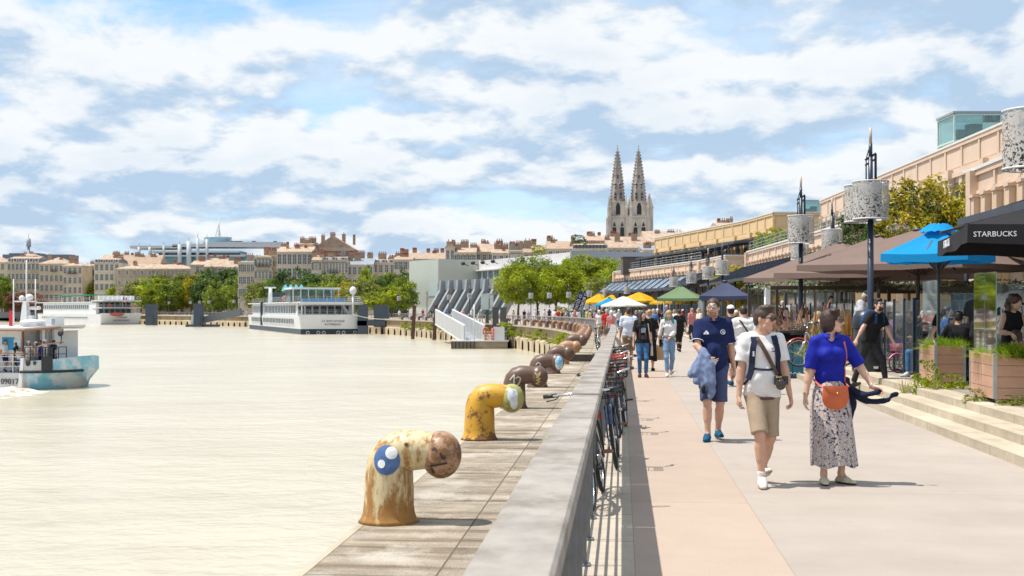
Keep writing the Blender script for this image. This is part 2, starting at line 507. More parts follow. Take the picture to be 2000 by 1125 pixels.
# quay wall with arched niches
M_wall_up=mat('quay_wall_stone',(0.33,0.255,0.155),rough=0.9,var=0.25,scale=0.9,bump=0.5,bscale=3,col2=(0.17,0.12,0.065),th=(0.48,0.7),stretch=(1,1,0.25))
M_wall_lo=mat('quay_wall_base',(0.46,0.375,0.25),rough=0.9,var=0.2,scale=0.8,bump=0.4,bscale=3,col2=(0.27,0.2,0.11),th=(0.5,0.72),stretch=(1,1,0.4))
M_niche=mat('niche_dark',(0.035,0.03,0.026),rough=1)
M_cope=mat('coping',(0.40,0.34,0.26),rough=0.9,var=0.2,scale=1.5,bump=0.3)
def quay_wall():
 t=thing('quay_wall','long curved stone quay wall with dark arched niches at the waterline','wall')
 s0=0;s1=s_of_y(480)
 ma=MB();mb=MB();mc=MB()
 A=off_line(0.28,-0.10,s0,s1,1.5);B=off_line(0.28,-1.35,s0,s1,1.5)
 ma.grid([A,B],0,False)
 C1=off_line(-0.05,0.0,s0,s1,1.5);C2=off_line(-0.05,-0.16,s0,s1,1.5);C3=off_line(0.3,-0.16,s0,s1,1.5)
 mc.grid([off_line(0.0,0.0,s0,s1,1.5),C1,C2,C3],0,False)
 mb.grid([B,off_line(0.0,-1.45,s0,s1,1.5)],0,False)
 zt,zb=-1.45,-3.4
 s=s0;w=4.0
 while s<s1-w:
  if s+w<s_of_y(88):
   a,b=q_at(s)[0],q_at(s+w)[0]
   mb.add([(a.x,a.y,zt),(b.x,b.y,zt),(b.x,b.y,zb),(a.x,a.y,zb)],[(0,1,2,3)])
  else:
   def pt(u,z,off=0.0):
    p=q_at(s+u,off)[0];return(p.x,p.y,z)
   h0,h1=1.4,2.55;zs=-2.35;c=(h0+h1)/2;r=(h1-h0)/2
   arc=[(c-r*math.cos(math.pi*k/8),zs+0.72*math.sin(math.pi*k/8)**0.8)for k in range(9)]
   mb.add([pt(0,zt),pt(h0,zt),pt(h0,zb),pt(0,zb)],[(0,1,2,3)])
   mb.add([pt(h1,zt),pt(w,zt),pt(w,zb),pt(h1,zb)],[(0,1,2,3)])
   for k in range(8):
    (u0,z0),(u1,z1)=arc[k],arc[k+1]
    mb.add([pt(u0,z0),pt(u1,z1),pt(u1,zt),pt(u0,zt)],[(0,1,2,3)])
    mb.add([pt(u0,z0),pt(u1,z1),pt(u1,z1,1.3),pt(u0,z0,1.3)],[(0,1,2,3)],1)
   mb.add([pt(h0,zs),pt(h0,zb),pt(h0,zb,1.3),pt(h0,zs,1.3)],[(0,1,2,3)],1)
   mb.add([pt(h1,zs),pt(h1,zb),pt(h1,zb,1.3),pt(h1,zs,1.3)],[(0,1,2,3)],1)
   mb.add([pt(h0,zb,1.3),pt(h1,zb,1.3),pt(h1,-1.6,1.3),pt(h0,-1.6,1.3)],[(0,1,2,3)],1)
  s+=w
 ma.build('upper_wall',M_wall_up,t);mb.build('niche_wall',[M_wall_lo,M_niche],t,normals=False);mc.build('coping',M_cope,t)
quay_wall()
# railing along the quay
M_wood_rail=mat('weathered_wood',(0.295,0.27,0.245),rough=0.85,var=0.2,scale=3.2,bump=0.25,bscale=14,stretch=(1.2,1.0,1.2),col2=(0.185,0.16,0.135),th=(0.44,0.66),spec=0.2)
M_steel=mat('rail_steel',(0.17,0.175,0.18),rough=0.5,metal=0.3,var=0.15)
M_steel_l=mat('pale_steel',(0.42,0.42,0.42),rough=0.5,metal=0.3,var=0.1)
def railing(name,label,s0,s1,dp,zh=1.05,off=1.765,w=0.235,bars=6,steel=None,top=None,board=2.4):
 t=thing(name,label,'railing',q_at(s0,off)[0])
 O=q_at(s0,off)[0];steel=steel or M_steel;top=top or M_wood_rail
 hb=MB()
 s=s0
 rnd=random.Random(int(s0))
 while s<s1-0.05:
  e=min(s+board,s1)
  n=max(1,int((e-s)/1.2))
  for k in range(n):
   a=s+(e-s)*k/n;b=s+(e-s)*(k+1)/n
   if k==n-1:b-=0.012
   c=[q_at(a,off-w/2)[0],q_at(b,off-w/2)[0],q_at(b,off+w/2)[0],q_at(a,off+w/2)[0]]
   j=rnd.uniform(-0.005,0.005)
   ch=0.012
   def at(i,o_,z):
    p=q_at(a if i==0 else b,off+o_)[0]-O;return(p.x,p.y,z+j)
   prof=[(-w/2,zh-0.085),(-w/2,zh-ch),(-w/2+ch,zh),(w/2-ch,zh),(w/2,zh-ch),(w/2,zh-0.085)]
   vs=[at(0,*q)for q in prof]+[at(1,*q)for q in prof]
   hb.add(vs,[(i,(i+1)%6,(i+1)%6+6,i+6)for i in range(6)]+[(5,4,3,2,1,0),(6,7,8,9,10,11)],0)
  s=e
 hb.build('handrail',top,t)
 pm=MB()
 pm.box((0,0,0.475),(0.11,0.014,0.95));pm.box((0.0,0,0.006),(0.16,0.10,0.012));pm.box((0,0,0.955),(0.2,0.06,0.012))
 pm.cyl((0.05,0.03,0),(0.05,0.03,0.03),0.01,n=6);pm.cyl((-0.05,-0.03,0),(-0.05,-0.03,0.03),0.01,n=6)
 n=int((s1-s0)/dp)
 me=None
 for k in range(n+1):
  p,nn=q_at(s0+0.2+dp*k,off)
  if s0+0.2+dp*k>s1:break
  loc=p-O;rz=math.atan2(nn.y,nn.x)
  if me is None:
   o=pm.build('post',steel,t,loc,rz);me=o.data
  else:part('post',me,t,None,loc,(0,0,rz))
 for i in range(bars):
  z=0.13+i*0.78/(bars-1)
  bm_=MB();st=max(2,int((s1-s0)/2.0))
  path=[q_at(s0+(s1-s0)*k/st,off+0.0)[0]-O+Vector((0,0,z))for k in range(st+1)]
  bm_.tube(path,0.011,6)
  bm_.build('bar',steel,t)
 return t
S_B=s_of_y(50)
railing('railing','near grey timber topped railing running straight beside the cycle path',0.0,S_B,0.93)
railing('railing','curved railing bending left behind the row of rusty bollards',S_B+0.02,s_of_y(150),1.35,w=0.22,off=1.775,steel=M_steel_l,bars=5)
railing('railing','pale railing on the quay in front of the translucent glass building',s_of_y(150)+0.1,s_of_y(226),1.6,w=0.2,steel=M_steel_l,bars=4)
railing('railing','far pale railing on the quay between the two moored cruise ships',s_of_y(226)+0.2,s_of_y(400),2.6,w=0.2,steel=M_steel_l,bars=4,board=4)
# mooring bollards
from mathutils.bvhtree import BVHTree
def bollard_mesh():
 b=MB()
 path=[(0,0,0),(0,0,0.03),(0,0,0.07),(0,0,0.14),(0.003,0,0.30),(0.006,0,0.44),(0.02,0,0.505),(0.06,0,0.555),(0.13,0,0.578),(0.22,0,0.582),(0.30,0,0.582),(0.36,0,0.58),(0.42,0,0.575)]
 rad=[0.25,0.228,0.212,0.203,0.198,0.19,0.182,0.175,0.17,0.163,0.152,0.145,0.15]
 b.tube(path,rad,28,0)
 return b
def bollard_head():
 h=MB();h.ell((0.43,0,0.548),(0.165,0.18,0.192),28,18);return h
def rust_mat(name,paint,rust,rust2,lo,hi,base_h=0.12,vertical=0.35,metal=0.0,rough=0.5,sc=7.0):
 """old paint with rust breaking through, more of it at the foot"""
 M_=bpy.data.materials.new(name);M_.use_nodes=True
 nt=M_.node_tree;N=nt.nodes;L=nt.links;b=N['Principled BSDF']
 tc=N.new('ShaderNodeTexCoord')
 def noise(s,st,det=8,rg=0.65):
  mp=N.new('ShaderNodeMapping');mp.inputs['Scale'].default_value=st;L.new(tc.outputs['Object'],mp.inputs[0])
  x=N.new('ShaderNodeTexNoise');x.inputs['Scale'].default_value=s;x.inputs['Detail'].default_value=det;x.inputs['Roughness'].default_value=rg
  L.new(mp.outputs[0],x.inputs['Vector']);return x.outputs[0]
 def rng(v,a,b_,c,d):
  r=N.new('ShaderNodeMapRange');r.interpolation_type='SMOOTHSTEP';L.new(v,r.inputs[0])
  for i,q in enumerate((a,b_,c,d)):r.inputs[i+1].default_value=q
  return r.outputs[0]
 def mt(op,a,c):
  x=N.new('ShaderNodeMath');x.operation=op
  for i,v in enumerate((a,c)):
   if isinstance(v,float):x.inputs[i].default_value=v
   else:L.new(v,x.inputs[i])
  return x.outputs[0]
 sp=N.new('ShaderNodeSeparateXYZ');L.new(tc.outputs['Object'],sp.inputs[0])
 foot=rng(sp.outputs[2],0.0,base_h,0.20,0.0)
 v=mt('ADD',noise(sc,(1,1,vertical)),foot)
 v=mt('ADD',mt('MULTIPLY',v,0.7),mt('MULTIPLY',noise(sc*3,(1,1,vertical*1.5)),0.3))
 f=rng(v,lo,hi,0,1)
 r=N.new('ShaderNodeMix');r.data_type='RGBA';L.new(noise(sc*2.2,(1,1,1)),r.inputs[0]);r.inputs[6].default_value=(*rust,1);r.inputs[7].default_value=(*rust2,1)
 p=N.new('ShaderNodeMix');p.data_type='RGBA';L.new(rng(noise(sc*0.7,(1,1,0.5)),0.35,0.7,0,1),p.inputs[0]);p.inputs[6].default_value=(*paint,1)
 p.inputs[7].default_value=(*[0.72*paint[0]+0.28*rust[0],0.72*paint[1]+0.28*rust[1],0.72*paint[2]+0.28*rust[2]],1)
 m_=N.new('ShaderNodeMix');m_.data_type='RGBA';L.new(f,m_.inputs[0]);L.new(p.outputs[2],m_.inputs[6]);L.new(r.outputs[2],m_.inputs[7])
 L.new(m_.outputs[2],b.inputs['Base Color'])
 L.new(rng(f,0,1,rough,0.85),b.inputs['Roughness'])
 bp=N.new('ShaderNodeBump');bp.inputs['Strength'].default_value=0.35;bp.inputs['Distance'].default_value=0.006
 L.new(v,bp.inputs['Height']);L.new(bp.outputs[0],b.inputs['Normal'])
 return M_
RU1=(0.27,0.125,0.045);RU2=(0.13,0.06,0.032)
M_b_cream=rust_mat('cream_paint',(0.60,0.51,0.31),(0.42,0.215,0.045),(0.19,0.085,0.035),0.455,0.60,0.30,0.28,0.0,0.5,10.0)
M_b_yellow=rust_mat('yellow_paint',(0.58,0.31,0.02),(0.25,0.11,0.03),(0.09,0.05,0.03),0.515,0.60,0.10,0.8)
M_b_brown=rust_mat('dark_rust',(0.115,0.068,0.05),(0.17,0.085,0.045),(0.05,0.035,0.03),0.45,0.7,0.05,1.0,0.0,0.38)
M_b_rust=rust_mat('brown_rust',(0.21,0.105,0.058),(0.30,0.15,0.06),(0.10,0.055,0.04),0.45,0.68,0.05,1.0,0.0,0.4)
M_b_orange=rust_mat('orange_rust',(0.36,0.20,0.11),(0.42,0.22,0.08),(0.16,0.08,0.05),0.45,0.65,0.05,1.0,0.0,0.42)
M_h_face=rust_mat('painted_head',(0.40,0.24,0.16),(0.30,0.13,0.03),(0.06,0.045,0.035),0.42,0.58,0.01,1.0,0.0,0.45,9)
M_h_green=rust_mat('green_head',(0.36,0.36,0.10),(0.30,0.24,0.05),(0.12,0.13,0.06),0.50,0.66,0.01,1.0,0.0,0.35,8)
M_blue_p=mat('blue_spray',(0.05,0.12,0.29),rough=0.45,var=0.3,scale=12,col2=(0.10,0.17,0.33),th=(0.5,0.7))
M_white_p=mat('white_spray',(0.72,0.73,0.76),rough=0.45,var=0.06,scale=20)
M_lblue_p=mat('light_blue_spray',(0.20,0.50,0.75),rough=0.4,var=0.2,scale=14,col2=(0.65,0.74,0.82),th=(0.5,0.56))
M_silver_p=mat('silver_spray',(0.58,0.62,0.66),rough=0.3,var=0.25,scale=10,col2=(0.25,0.27,0.28),th=(0.55,0.66))
M_gold_p=mat('gold_spray',(0.52,0.42,0.17),rough=0.5)
M_chalk=mat('pale_spray',(0.50,0.48,0.44),rough=0.6)
M_black_p=mat('black_spray',(0.03,0.025,0.022),rough=0.6)
def project(bm_mb,vs,fs,dirv=(0,1,0),lift=0.004):
 """lay flat points (x, z) on the surface seen from -y"""
 bv=BVHTree.FromPolygons([Vector(v)for v in bm_mb.v],bm_mb.f)
 out=[];ok=[]
 for x,z in vs:
  h=bv.ray_cast(Vector((x,-2,z)),Vector(dirv))
  if h[0]is None:out.append((x,0,z));ok.append(False)
  else:
   q=h[0]+Vector((0,-lift,0));out.append(tuple(q));ok.append(True)
 return out,[f for f in fs if all(ok[i]for i in f)]
def spray(name,src,parent,blobs,m_,lift=0.004):
 """round sprayed marks"""
 b=MB()
 for(x,z,rx,rz)in blobs:
  vs=[];fs=[];R_=6;A=24
  for i in range(R_+1):
   for j in range(A):
    a=2*math.pi*j/A;vs.append((x+rx*i/R_*math.cos(a),z+rz*i/R_*math.sin(a)))
  for i in range(R_):
   for j in range(A):
    fs.append((i*A+j,i*A+(j+1)%A,(i+1)*A+(j+1)%A,(i+1)*A+j))
  v2,f2=project(src,vs,fs,lift=lift);b.add(v2,f2,0,True)
 return b.build(name,m_,parent)
def strokes(name,src,parent,lines,w,m_,lift=0.005):
 b=MB()
 for ln in lines:
  pts=[]
  for i in range(len(ln)-1):
   n=max(2,int(math.dist(ln[i],ln[i+1])/0.012))
   pts+=[(ln[i][0]+(ln[i+1][0]-ln[i][0])*k/n,ln[i][1]+(ln[i+1][1]-ln[i][1])*k/n)for k in range(n)]
  pts.append(ln[-1]);vs=[];fs=[]
  for i,p in enumerate(pts):
   a=pts[max(0,i-1)];c=pts[min(len(pts)-1,i+1)]
   d=(c[0]-a[0],c[1]-a[1]);l=math.hypot(*d)or 1;nx,nz=-d[1]/l*w/2,d[0]/l*w/2
   vs+=[(p[0]+nx,p[1]+nz),(p[0]-nx,p[1]-nz)]
   if i:fs.append((2*i-2,2*i-1,2*i+1,2*i))
  v2,f2=project(src,vs,fs,lift=lift);b.add(v2,f2,0,True)
 return b.build(name,m_,parent)
BOL=bollard_mesh();HEAD=bollard_head()
me_bol=None;me_head=None
def bollard(s,col,head,label,group='mooring bollards along the quay',off=0.17,sc=1.0,turn=0.0):
 global me_bol,me_head
 p,nn=q_at(s,off)
 t=thing('mooring_bollard',label,'bollard',p,math.atan2(nn.y,nn.x)+turn,group)
 t.scale=(sc,sc,sc)
 if me_bol is None:
  o=BOL.build('column',col,t);me_bol=o.data
  h=HEAD.build('head',head,t);me_head=h.data
 else:
  part('column',me_bol,t,[col]);part('head',me_head,t,[head])
 return t
def bollards():
 ys=[9.75,15.6,21.4,27.0,32.6,38.2,43.8,49.2,54.6,60,65.4]
 b1=bollard(s_of_y(9.75),M_b_cream,M_h_face,'cream bollard streaked with rust, blue spot painted on its bend, nearest of the row')
 d=spray('painted_spot',BOL,b1,[(0.015,0.52,0.108,0.118)],M_blue_p)
 spray('painted_dot',BOL,d,[(0.055,0.578,0.05,0.05),(-0.025,0.49,0.031,0.034)],M_white_p,0.007)
 strokes('painted_face',HEAD,b1,[[(0.38,0.60),(0.40,0.62),(0.42,0.60)],[(0.45,0.58),(0.47,0.53),(0.49,0.55)],[(0.36,0.47),(0.42,0.485),(0.5,0.5)],[(0.37,0.46),(0.39,0.41)]],0.016,M_black_p)
 spray('painted_mark',BOL,b1,[(0.17,0.645,0.016,0.012)],M_black_p)
 b2=bollard(s_of_y(15.6),M_b_yellow,M_h_green,'bright yellow chipped bollard with a green and silver painted head')
 spray('painted_patch',HEAD,b2,[(0.455,0.60,0.07,0.09),(0.475,0.50,0.05,0.09)],M_silver_p)
 b3=bollard(s_of_y(21.4),M_b_brown,M_b_brown,'dark brown bollard with number 12 in pale spray and gold scrawl on its head')
 strokes('painted_number',BOL,b3,[[(-0.06,0.50),(0.02,0.60),(0.015,0.44)],[(0.045,0.53),(0.09,0.56),(0.13,0.53),(0.11,0.46),(0.05,0.37),(0.13,0.375)],[(0.05,0.30),(0.13,0.27)]],0.02,M_chalk)
 strokes('painted_scrawl',HEAD,b3,[[(0.38,0.63),(0.42,0.58),(0.47,0.64),(0.46,0.58),(0.40,0.55),(0.48,0.53),(0.40,0.50),(0.47,0.48),(0.39,0.44),(0.45,0.43)]],0.016,M_gold_p)
 b4=bollard(s_of_y(27.0),M_b_brown,M_b_brown,'dark brown bollard whose head is half painted pale blue and white')
 spray('painted_patch',HEAD,b4,[(0.49,0.545,0.085,0.16)],M_lblue_p)
 strokes('painted_scrawl',BOL,b4,[[(-0.02,0.50),(0.03,0.56),(0.09,0.52),(0.06,0.47),(0.12,0.46)],[(0.0,0.44),(0.06,0.42)]],0.022,M_chalk)
 bollard(s_of_y(32.6),M_b_brown,M_b_brown,'dark brown unpainted bollard right behind the one with the pale blue head')
 b6=bollard(s_of_y(38.2),M_b_orange,M_b_orange,'orange brown rusty bollard with a pale smear on its bend')
 strokes('painted_scrawl',BOL,b6,[[(-0.05,0.55),(0.02,0.60),(0.08,0.57)]],0.03,M_chalk)
 bollard(s_of_y(43.8),M_b_brown,M_b_brown,'tall dark rust bollard just past the orange brown one',sc=1.12)
 g='rusty bollards around the bend'
 for i,y in enumerate((49.2,54.6,60,65.4,70.8)):
  bollard(s_of_y(y),M_b_rust,M_b_rust,'brown rust bollard in the tight row where the quay starts to bend',g)
 s=s_of_y(76)
 while s<s_of_y(150):
  bollard(s,[M_b_rust,M_b_brown,M_b_rust][int(s)%3],M_b_rust,'brown rust bollard standing before the curved railing','rusty bollards before the curved railing');s+=5.3
 s=s_of_y(176)
 while s<s_of_y(218):
  bollard(s,M_b_brown,M_b_brown,'dark bollard before the pale railing near the glass building','far bollards near the glass building');s+=6.2
bollards()
def beam():
 p,nn=q_at(s_of_y(41.0),0.95)
 b=MB();b.box((0,0,0.10),(1.3,0.42,0.2));b.box((0,0,0.215),(1.22,0.36,0.03))
 o=b.build('dark_slab',mat('slab_dark',(0.07,0.055,0.045),rough=0.9,var=0.3,scale=5,bump=0.4),None,p,math.atan2(nn.y,nn.x))  # low dark brown block set crosswise near the quay edge
 tag(o,'short dark slab lying across the stone quay edge','beam')
beam()
# lamp posts with perforated lanterns
M_navy=mat('navy_paint',(0.012,0.022,0.045),rough=0.38,var=0.15,scale=9)
M_tipw=mat('pale_tip',(0.50,0.40,0.33),rough=0.6)
def lantern_mat():
 M_=bpy.data.materials.new('perforated_shell');M_.use_nodes=True
 nt=M_.node_tree;N=nt.nodes;L=nt.links;b=N['Principled BSDF']
 b.inputs['Base Color'].default_value=(0.43,0.415,0.395,1);b.inputs['Roughness'].default_value=0.55
 tc=N.new('ShaderNodeTexCoord')
 v=N.new('ShaderNodeTexVoronoi');v.inputs['Scale'].default_value=12;v.inputs['Randomness'].default_value=1
 nz=N.new('ShaderNodeTexNoise');nz.inputs['Scale'].default_value=15;nz.inputs['Detail'].default_value=1.5;nz.inputs['Distortion'].default_value=1.5
 L.new(tc.outputs['Object'],nz.inputs['Vector'])
 r=N.new('ShaderNodeMapRange');r.inputs[1].default_value=0.452;r.inputs[2].default_value=0.462;L.new(nz.outputs[0],r.inputs[0])
 L.new(r.outputs[0],b.inputs['Alpha'])
 return M_
M_shell=lantern_mat()
M_core=mat('lamp_core',(0.16,0.17,0.19),rough=0.7)
def shell_mb(x=0,y=0,z0=3.62,z1=4.50,r=0.40):
 b=MB()
 b.lathe([(r,z0),(r,z1)],40,(x,y,0));b.lathe([(r-0.004,z0),(r+0.012,z0),(r+0.012,z0+0.03),(r-0.004,z0+0.03),(r-0.004,z0)],40,(x,y,0),1)
 b.lathe([(r-0.004,z1-0.03),(r+0.012,z1-0.03),(r+0.012,z1),(r-0.004,z1),(r-0.004,z1-0.03)],40,(x,y,0),1)
 return b
def shell_fix(b):
 b2=MB();b2.v=b.v
 for f,m_,s in zip(b.f,b.m,b.s):
  if len(f)<10:b2.f.append(f);b2.m.append(m_);b2.s.append(s)
 return b2
M_rim=mat('lantern_rim',(0.55,0.55,0.55),rough=0.5)
def make_lamp(label,two=False,low=False):
 t=thing('lamp_post',label,'lamp post')
 b=MB()
 b.lathe([(0.20,0),(0.20,0.03),(0.11,0.06),(0.085,0.35),(0.072,0.9),(0.07,3.6)],14)
 b.cyl((0,0,3.6),(0,0,5.05),0.06,0.05,12)
 b.build('pole',M_navy,t)
 a=MB()
 a.cyl((-0.10,0,4.5),(-0.10,0,5.0),0.016,n=6);a.cyl((0.13,0.05,4.5),(0.13,0.05,5.12),0.03,n=8)
 a.bar((-0.12,0,4.98),(0.14,0.05,5.14),0.03,0.05);a.bar((-0.12,0,4.86),(0.14,0.05,5.02),0.03,0.04);a.cyl((-0.1,0,5.0),(-0.02,0,5.3),0.012,n=6)
 a.cyl((0.0,0,5.05),(0,0,5.36),0.045,0.04,10)
 a.build('bracket',M_navy,t)
 c=MB();c.cyl((0,0,5.36),(0,0,5.72),0.036,0.03,10);c.build('tip',M_tipw,t)
 la=shell_fix(shell_mb()).build('lantern',[M_shell,M_rim],t)
 k=MB();k.cyl((0,0,3.66),(0,0,4.46),0.25,n=20);k.build('core',M_core,la)
 if two:
  lb=part('lantern',la.data,t,None,(0.06,0.9,0));k2=part('core',la.children[0].data,lb)
  d=MB();d.cyl((0,0,4.05),(0.06,0.9,4.05),0.03,n=8);d.build('arm',M_navy,t)
 return t
def lamps():
 L1=make_lamp('near lamp post with pale perforated twin lanterns beside the man in the grey cap',True)
 L1.location=(8.17,28,0.356)
 L1.location.z=0.15
 def lp(px,d,label,group=None,cy=None,z=None):
  zc=EYE-((cy-HZ)*d/F)if cy else None
  o=fast_copy(Lone,((px-1000)*d/F,d,0.15 if z is None else z),(px*0.37)%6.28,label,group)
  return o
 Lone=make_lamp('lamp post with grey perforated lantern between the brown parasols and the tan wall',False)
 Lone.location=(8.98,38.2,0.15)
 lp(2015,18,'tall lamp post cut by the frame edge, perforated lantern large above the black parasol')
 lp(1411,72.6,'lamp post rising over the navy tent, its lantern before the tree');lp(1383,83,'lamp post beside the green tent, second back from the navy tent')
 lp(1350,95,'lamp post with lantern above the middle of the green tent');lp(1316,110,'lamp post standing left of the green tent')
 g='small lamp posts along the far promenade'
 lp(1625,48,'half hidden lamp post whose lantern shows over the brown parasol, set back from the promenade',None,None,0.356)
 lp(1562,56,'set back lamp post seen just under a nearer lantern by the tan wall',None,None,0.356)
 lp(1225,147,'thin lamp post with lantern against the dark canopy over yellow parasols',None,None,0)
 lp(1183,162,'thin lamp post above the leftmost yellow parasol',None,None,0)
 for px,d in((1151,178),(1111,192),(1073,200),(1037,204)):
  lp(px,d,'small lamp post before the bright plane trees','lamp posts before the plane trees',None,0)
 for px,d in((955,205),(917,207),(877,226),(834,236)):
  lp(px,d,'small lamp post before the translucent glass building','lamp posts before the glass building',None,0)
 for px,d in((779,250),(752,262),(742,290),(715,310),(500,380),(468,330),(457,345),(408,372),(390,385),(372,395),(330,420),(275,450),(118,520)):
  lp(px,d,'tiny lamp post on the far quay among the green trees','tiny lamp posts on the far quay',None,0)
lamps()
# bicycles
M_tyre=mat('tyre',(0.02,0.02,0.021),rough=0.8)
M_chrome=mat('chrome',(0.62,0.63,0.65),rough=0.25,metal=1.0,var=0.05)
M_bk=mat('black_plastic',(0.022,0.022,0.025),rough=0.45)
M_saddle=mat('black_saddle',(0.028,0.025,0.024),rough=0.6)
M_tan=mat('tan_leather',(0.24,0.11,0.055),rough=0.6)
M_refl=mat('red_reflector',(0.62,0.03,0.02),rough=0.3)
M_amber=mat('amber_reflector',(0.75,0.3,0.02),rough=0.35)
def wheel_parts(parent,c,r,tyre_w,rim_m,spokes=18,tyre_m=None):
 a=MB()
 a.tube([(c[0]+r*math.cos(k*math.pi/18),c[1],c[2]+r*math.sin(k*math.pi/18))for k in range(37)],tyre_w,8,caps=False)
 w=a.build('wheel',tyre_m or M_tyre,parent)
 b=MB();r2=r-tyre_w*1.25
 b.tube([(c[0]+r2*math.cos(k*math.pi/18),c[1],c[2]+r2*math.sin(k*math.pi/18))for k in range(37)],tyre_w*0.42,6,caps=False)
 b.build('rim',rim_m,w)
 s=MB()
 for k in range(spokes):
  an=2*math.pi*k/spokes;side=0.025 if k%2 else-0.025
  s.cyl((c[0],c[1]+side,c[2]),(c[0]+r2*math.cos(an),c[1],c[2]+r2*math.sin(an)),0.0022,n=4,caps=False)
 s.cyl((c[0],c[1]-0.045,c[2]),(c[0],c[1]+0.045,c[2]),0.02,n=8)
 s.build('spokes',M_chrome,w)
 return w
def make_bike(label,frame_m,k=1.0,guard=None,basket=None,rack=True,swept=True,saddle=None,grip=None,rim_m=None,steer=0.0,lean=0.12,step=True,name='bicycle',group=None):
 """bicycle along +x (front at +x), contact line at z = 0, built upright; parts share one tilt through the thing's rotation"""
 t=thing(name,label,'bicycle',group=group)
 r=0.34;fr=MB();wb=1.06
 RW=Vector((0,0,r));FW=Vector((wb,0,r));BB=Vector((0.44,0,0.28));ST=Vector((0.27,0,0.72));HT=Vector((0.86,0,0.84));HB=Vector((0.90,0,0.66))
 if step:fr.tube([HB,(0.72,0,0.46),(0.56,0,0.34),BB],0.022,10);fr.tube([HT,(0.68,0,0.56),(0.50,0,0.44),(0.40,0,0.40)],0.016,8)
 else:fr.cyl(HB,BB,0.021,n=10);fr.cyl(HT,(0.285,0,0.68),0.018,n=10)
 fr.cyl(BB,ST,0.018,n=10);fr.cyl(HT,HB,0.024,n=10)
 for sgn in(-1,1):
  fr.cyl(BB+Vector((0,0.02*sgn,0)),RW+Vector((0,0.055*sgn,0)),0.010,n=6);fr.cyl((0.29,0.015*sgn,0.66),RW+Vector((0,0.055*sgn,0)),0.009,n=6)
 f=fr.build('frame',frame_m,t)
 fk=MB()
 for sgn in(-1,1):fk.tube([HB+Vector((0.0,0.05*sgn,-0.01)),(0.95,0.05*sgn,0.52),FW+Vector((0,0.055*sgn,0))],[0.014,0.013,0.009],6)
 fk.bar(HB+Vector((0,-0.06,0)),HB+Vector((0,0.06,0)),0.03,0.03)
 fk.build('fork',frame_m,t)
 wheel_parts(t,RW,r-0.02,0.02,rim_m or M_chrome);wheel_parts(t,FW,r-0.02,0.02,rim_m or M_chrome)
 if guard:
  for c,a0,a1 in((RW,0.15,3.3),(FW,0.5,2.9)):
   g=MB();P=[]
   for k_ in range(17):
    an=a0+(a1-a0)*k_/16;rr=r+0.022
    P.append([(c.x+(rr-dz)*math.cos(an),dy,c.z+(rr-dz)*math.sin(an))for dy,dz in((-0.032,0.02),(-0.02,0.0),(0.02,0.0),(0.032,0.02))])
   g.grid(P);g.build('mudguard',guard,t)
 cr=MB();cr.lathe([(0.0,-0.004),(0.095,-0.004),(0.095,0.004),(0.0,0.004)],20,M=Matrix.Translation(BB+Vector((0,-0.05,0)))@Matrix.Rotation(R(90),4,'X'))
 cr.bar(BB+Vector((0,-0.07,0)),BB+Vector((0.10,-0.07,-0.13)),0.02,0.025);cr.bar(BB+Vector((0,0.07,0)),BB+Vector((-0.10,0.07,0.13)),0.02,0.025)
 cr.cyl(BB+Vector((0,-0.075,0)),BB+Vector((0,0.075,0)),0.02,n=8)
 cr.bar(BB+Vector((-0.02,-0.055,0.09)),RW+Vector((0,-0.055,0.035)),0.008,0.012);cr.bar(BB+Vector((-0.02,-0.055,-0.09)),RW+Vector((0,-0.055,-0.035)),0.008,0.012)
 cr.build('crank',M_bk,t)
 for sgn,dx,dz in((-1,0.10,-0.13),(1,-0.10,0.13)):
  p=MB();c=BB+Vector((dx,sgn*0.125,dz))
  p.box(c+Vector((0.04,0,0)),(0.012,0.09,0.022));p.box(c-Vector((0.04,0,0)),(0.012,0.09,0.022));p.box(c,(0.09,0.012,0.02));p.box(c+Vector((0,0.04*sgn,0)),(0.09,0.012,0.022))
  p.build('pedal',M_bk if saddle is None else M_tan,t)
 hb=MB();top=Vector((0.83,0,0.97));hb.cyl(HT,top,0.014,n=8)
 if swept:
  for sgn in(-1,1):hb.tube([top,(0.88,0.10*sgn,1.00),(0.88,0.20*sgn,1.04),(0.80,0.27*sgn,1.05),(0.68,0.30*sgn,1.04)],0.012,8)
 else:hb.tube([(0.80,-0.31,1.0),(0.86,-0.1,1.0),(0.86,0.1,1.0),(0.80,0.31,1.0)],0.012,8)
 h=hb.build('handlebar',M_chrome,t)
 for sgn in(-1,1):
  g=MB()
  if swept:
   g.cyl((0.79,0.275*sgn,1.05),(0.66,0.305*sgn,1.04),0.018,0.02,8);g.tube([(0.84,0.23*sgn,1.03),(0.80,0.24*sgn,1.0),(0.72,0.27*sgn,0.99)],0.006,5)
  else:
   g.cyl((0.815,0.22*sgn,1.0),(0.795,0.34*sgn,1.0),0.019,n=8);g.tube([(0.84,0.2*sgn,0.99),(0.89,0.22*sgn,0.97),(0.88,0.31*sgn,0.96)],0.006,5)
  g.build('grip',grip or M_bk,h)
 sd=MB();sd.cyl((0.27,0,0.7),(0.245,0,0.90),0.013,n=8)
 P=[]
 for x,w,z in((0.08,0.01,0.93),(0.10,0.085,0.945),(0.17,0.085,0.94),(0.25,0.045,0.935),(0.36,0.022,0.935),(0.385,0.004,0.925)):
  P.append([(x,w*math.cos(a),z+(0.018 if math.sin(a)>0 else 0.03)*math.sin(a))for a in[k_*math.pi/5 for k_ in range(10)]])
 sd.grid(P,closed=True);sd.build('saddle',saddle or M_saddle,t)
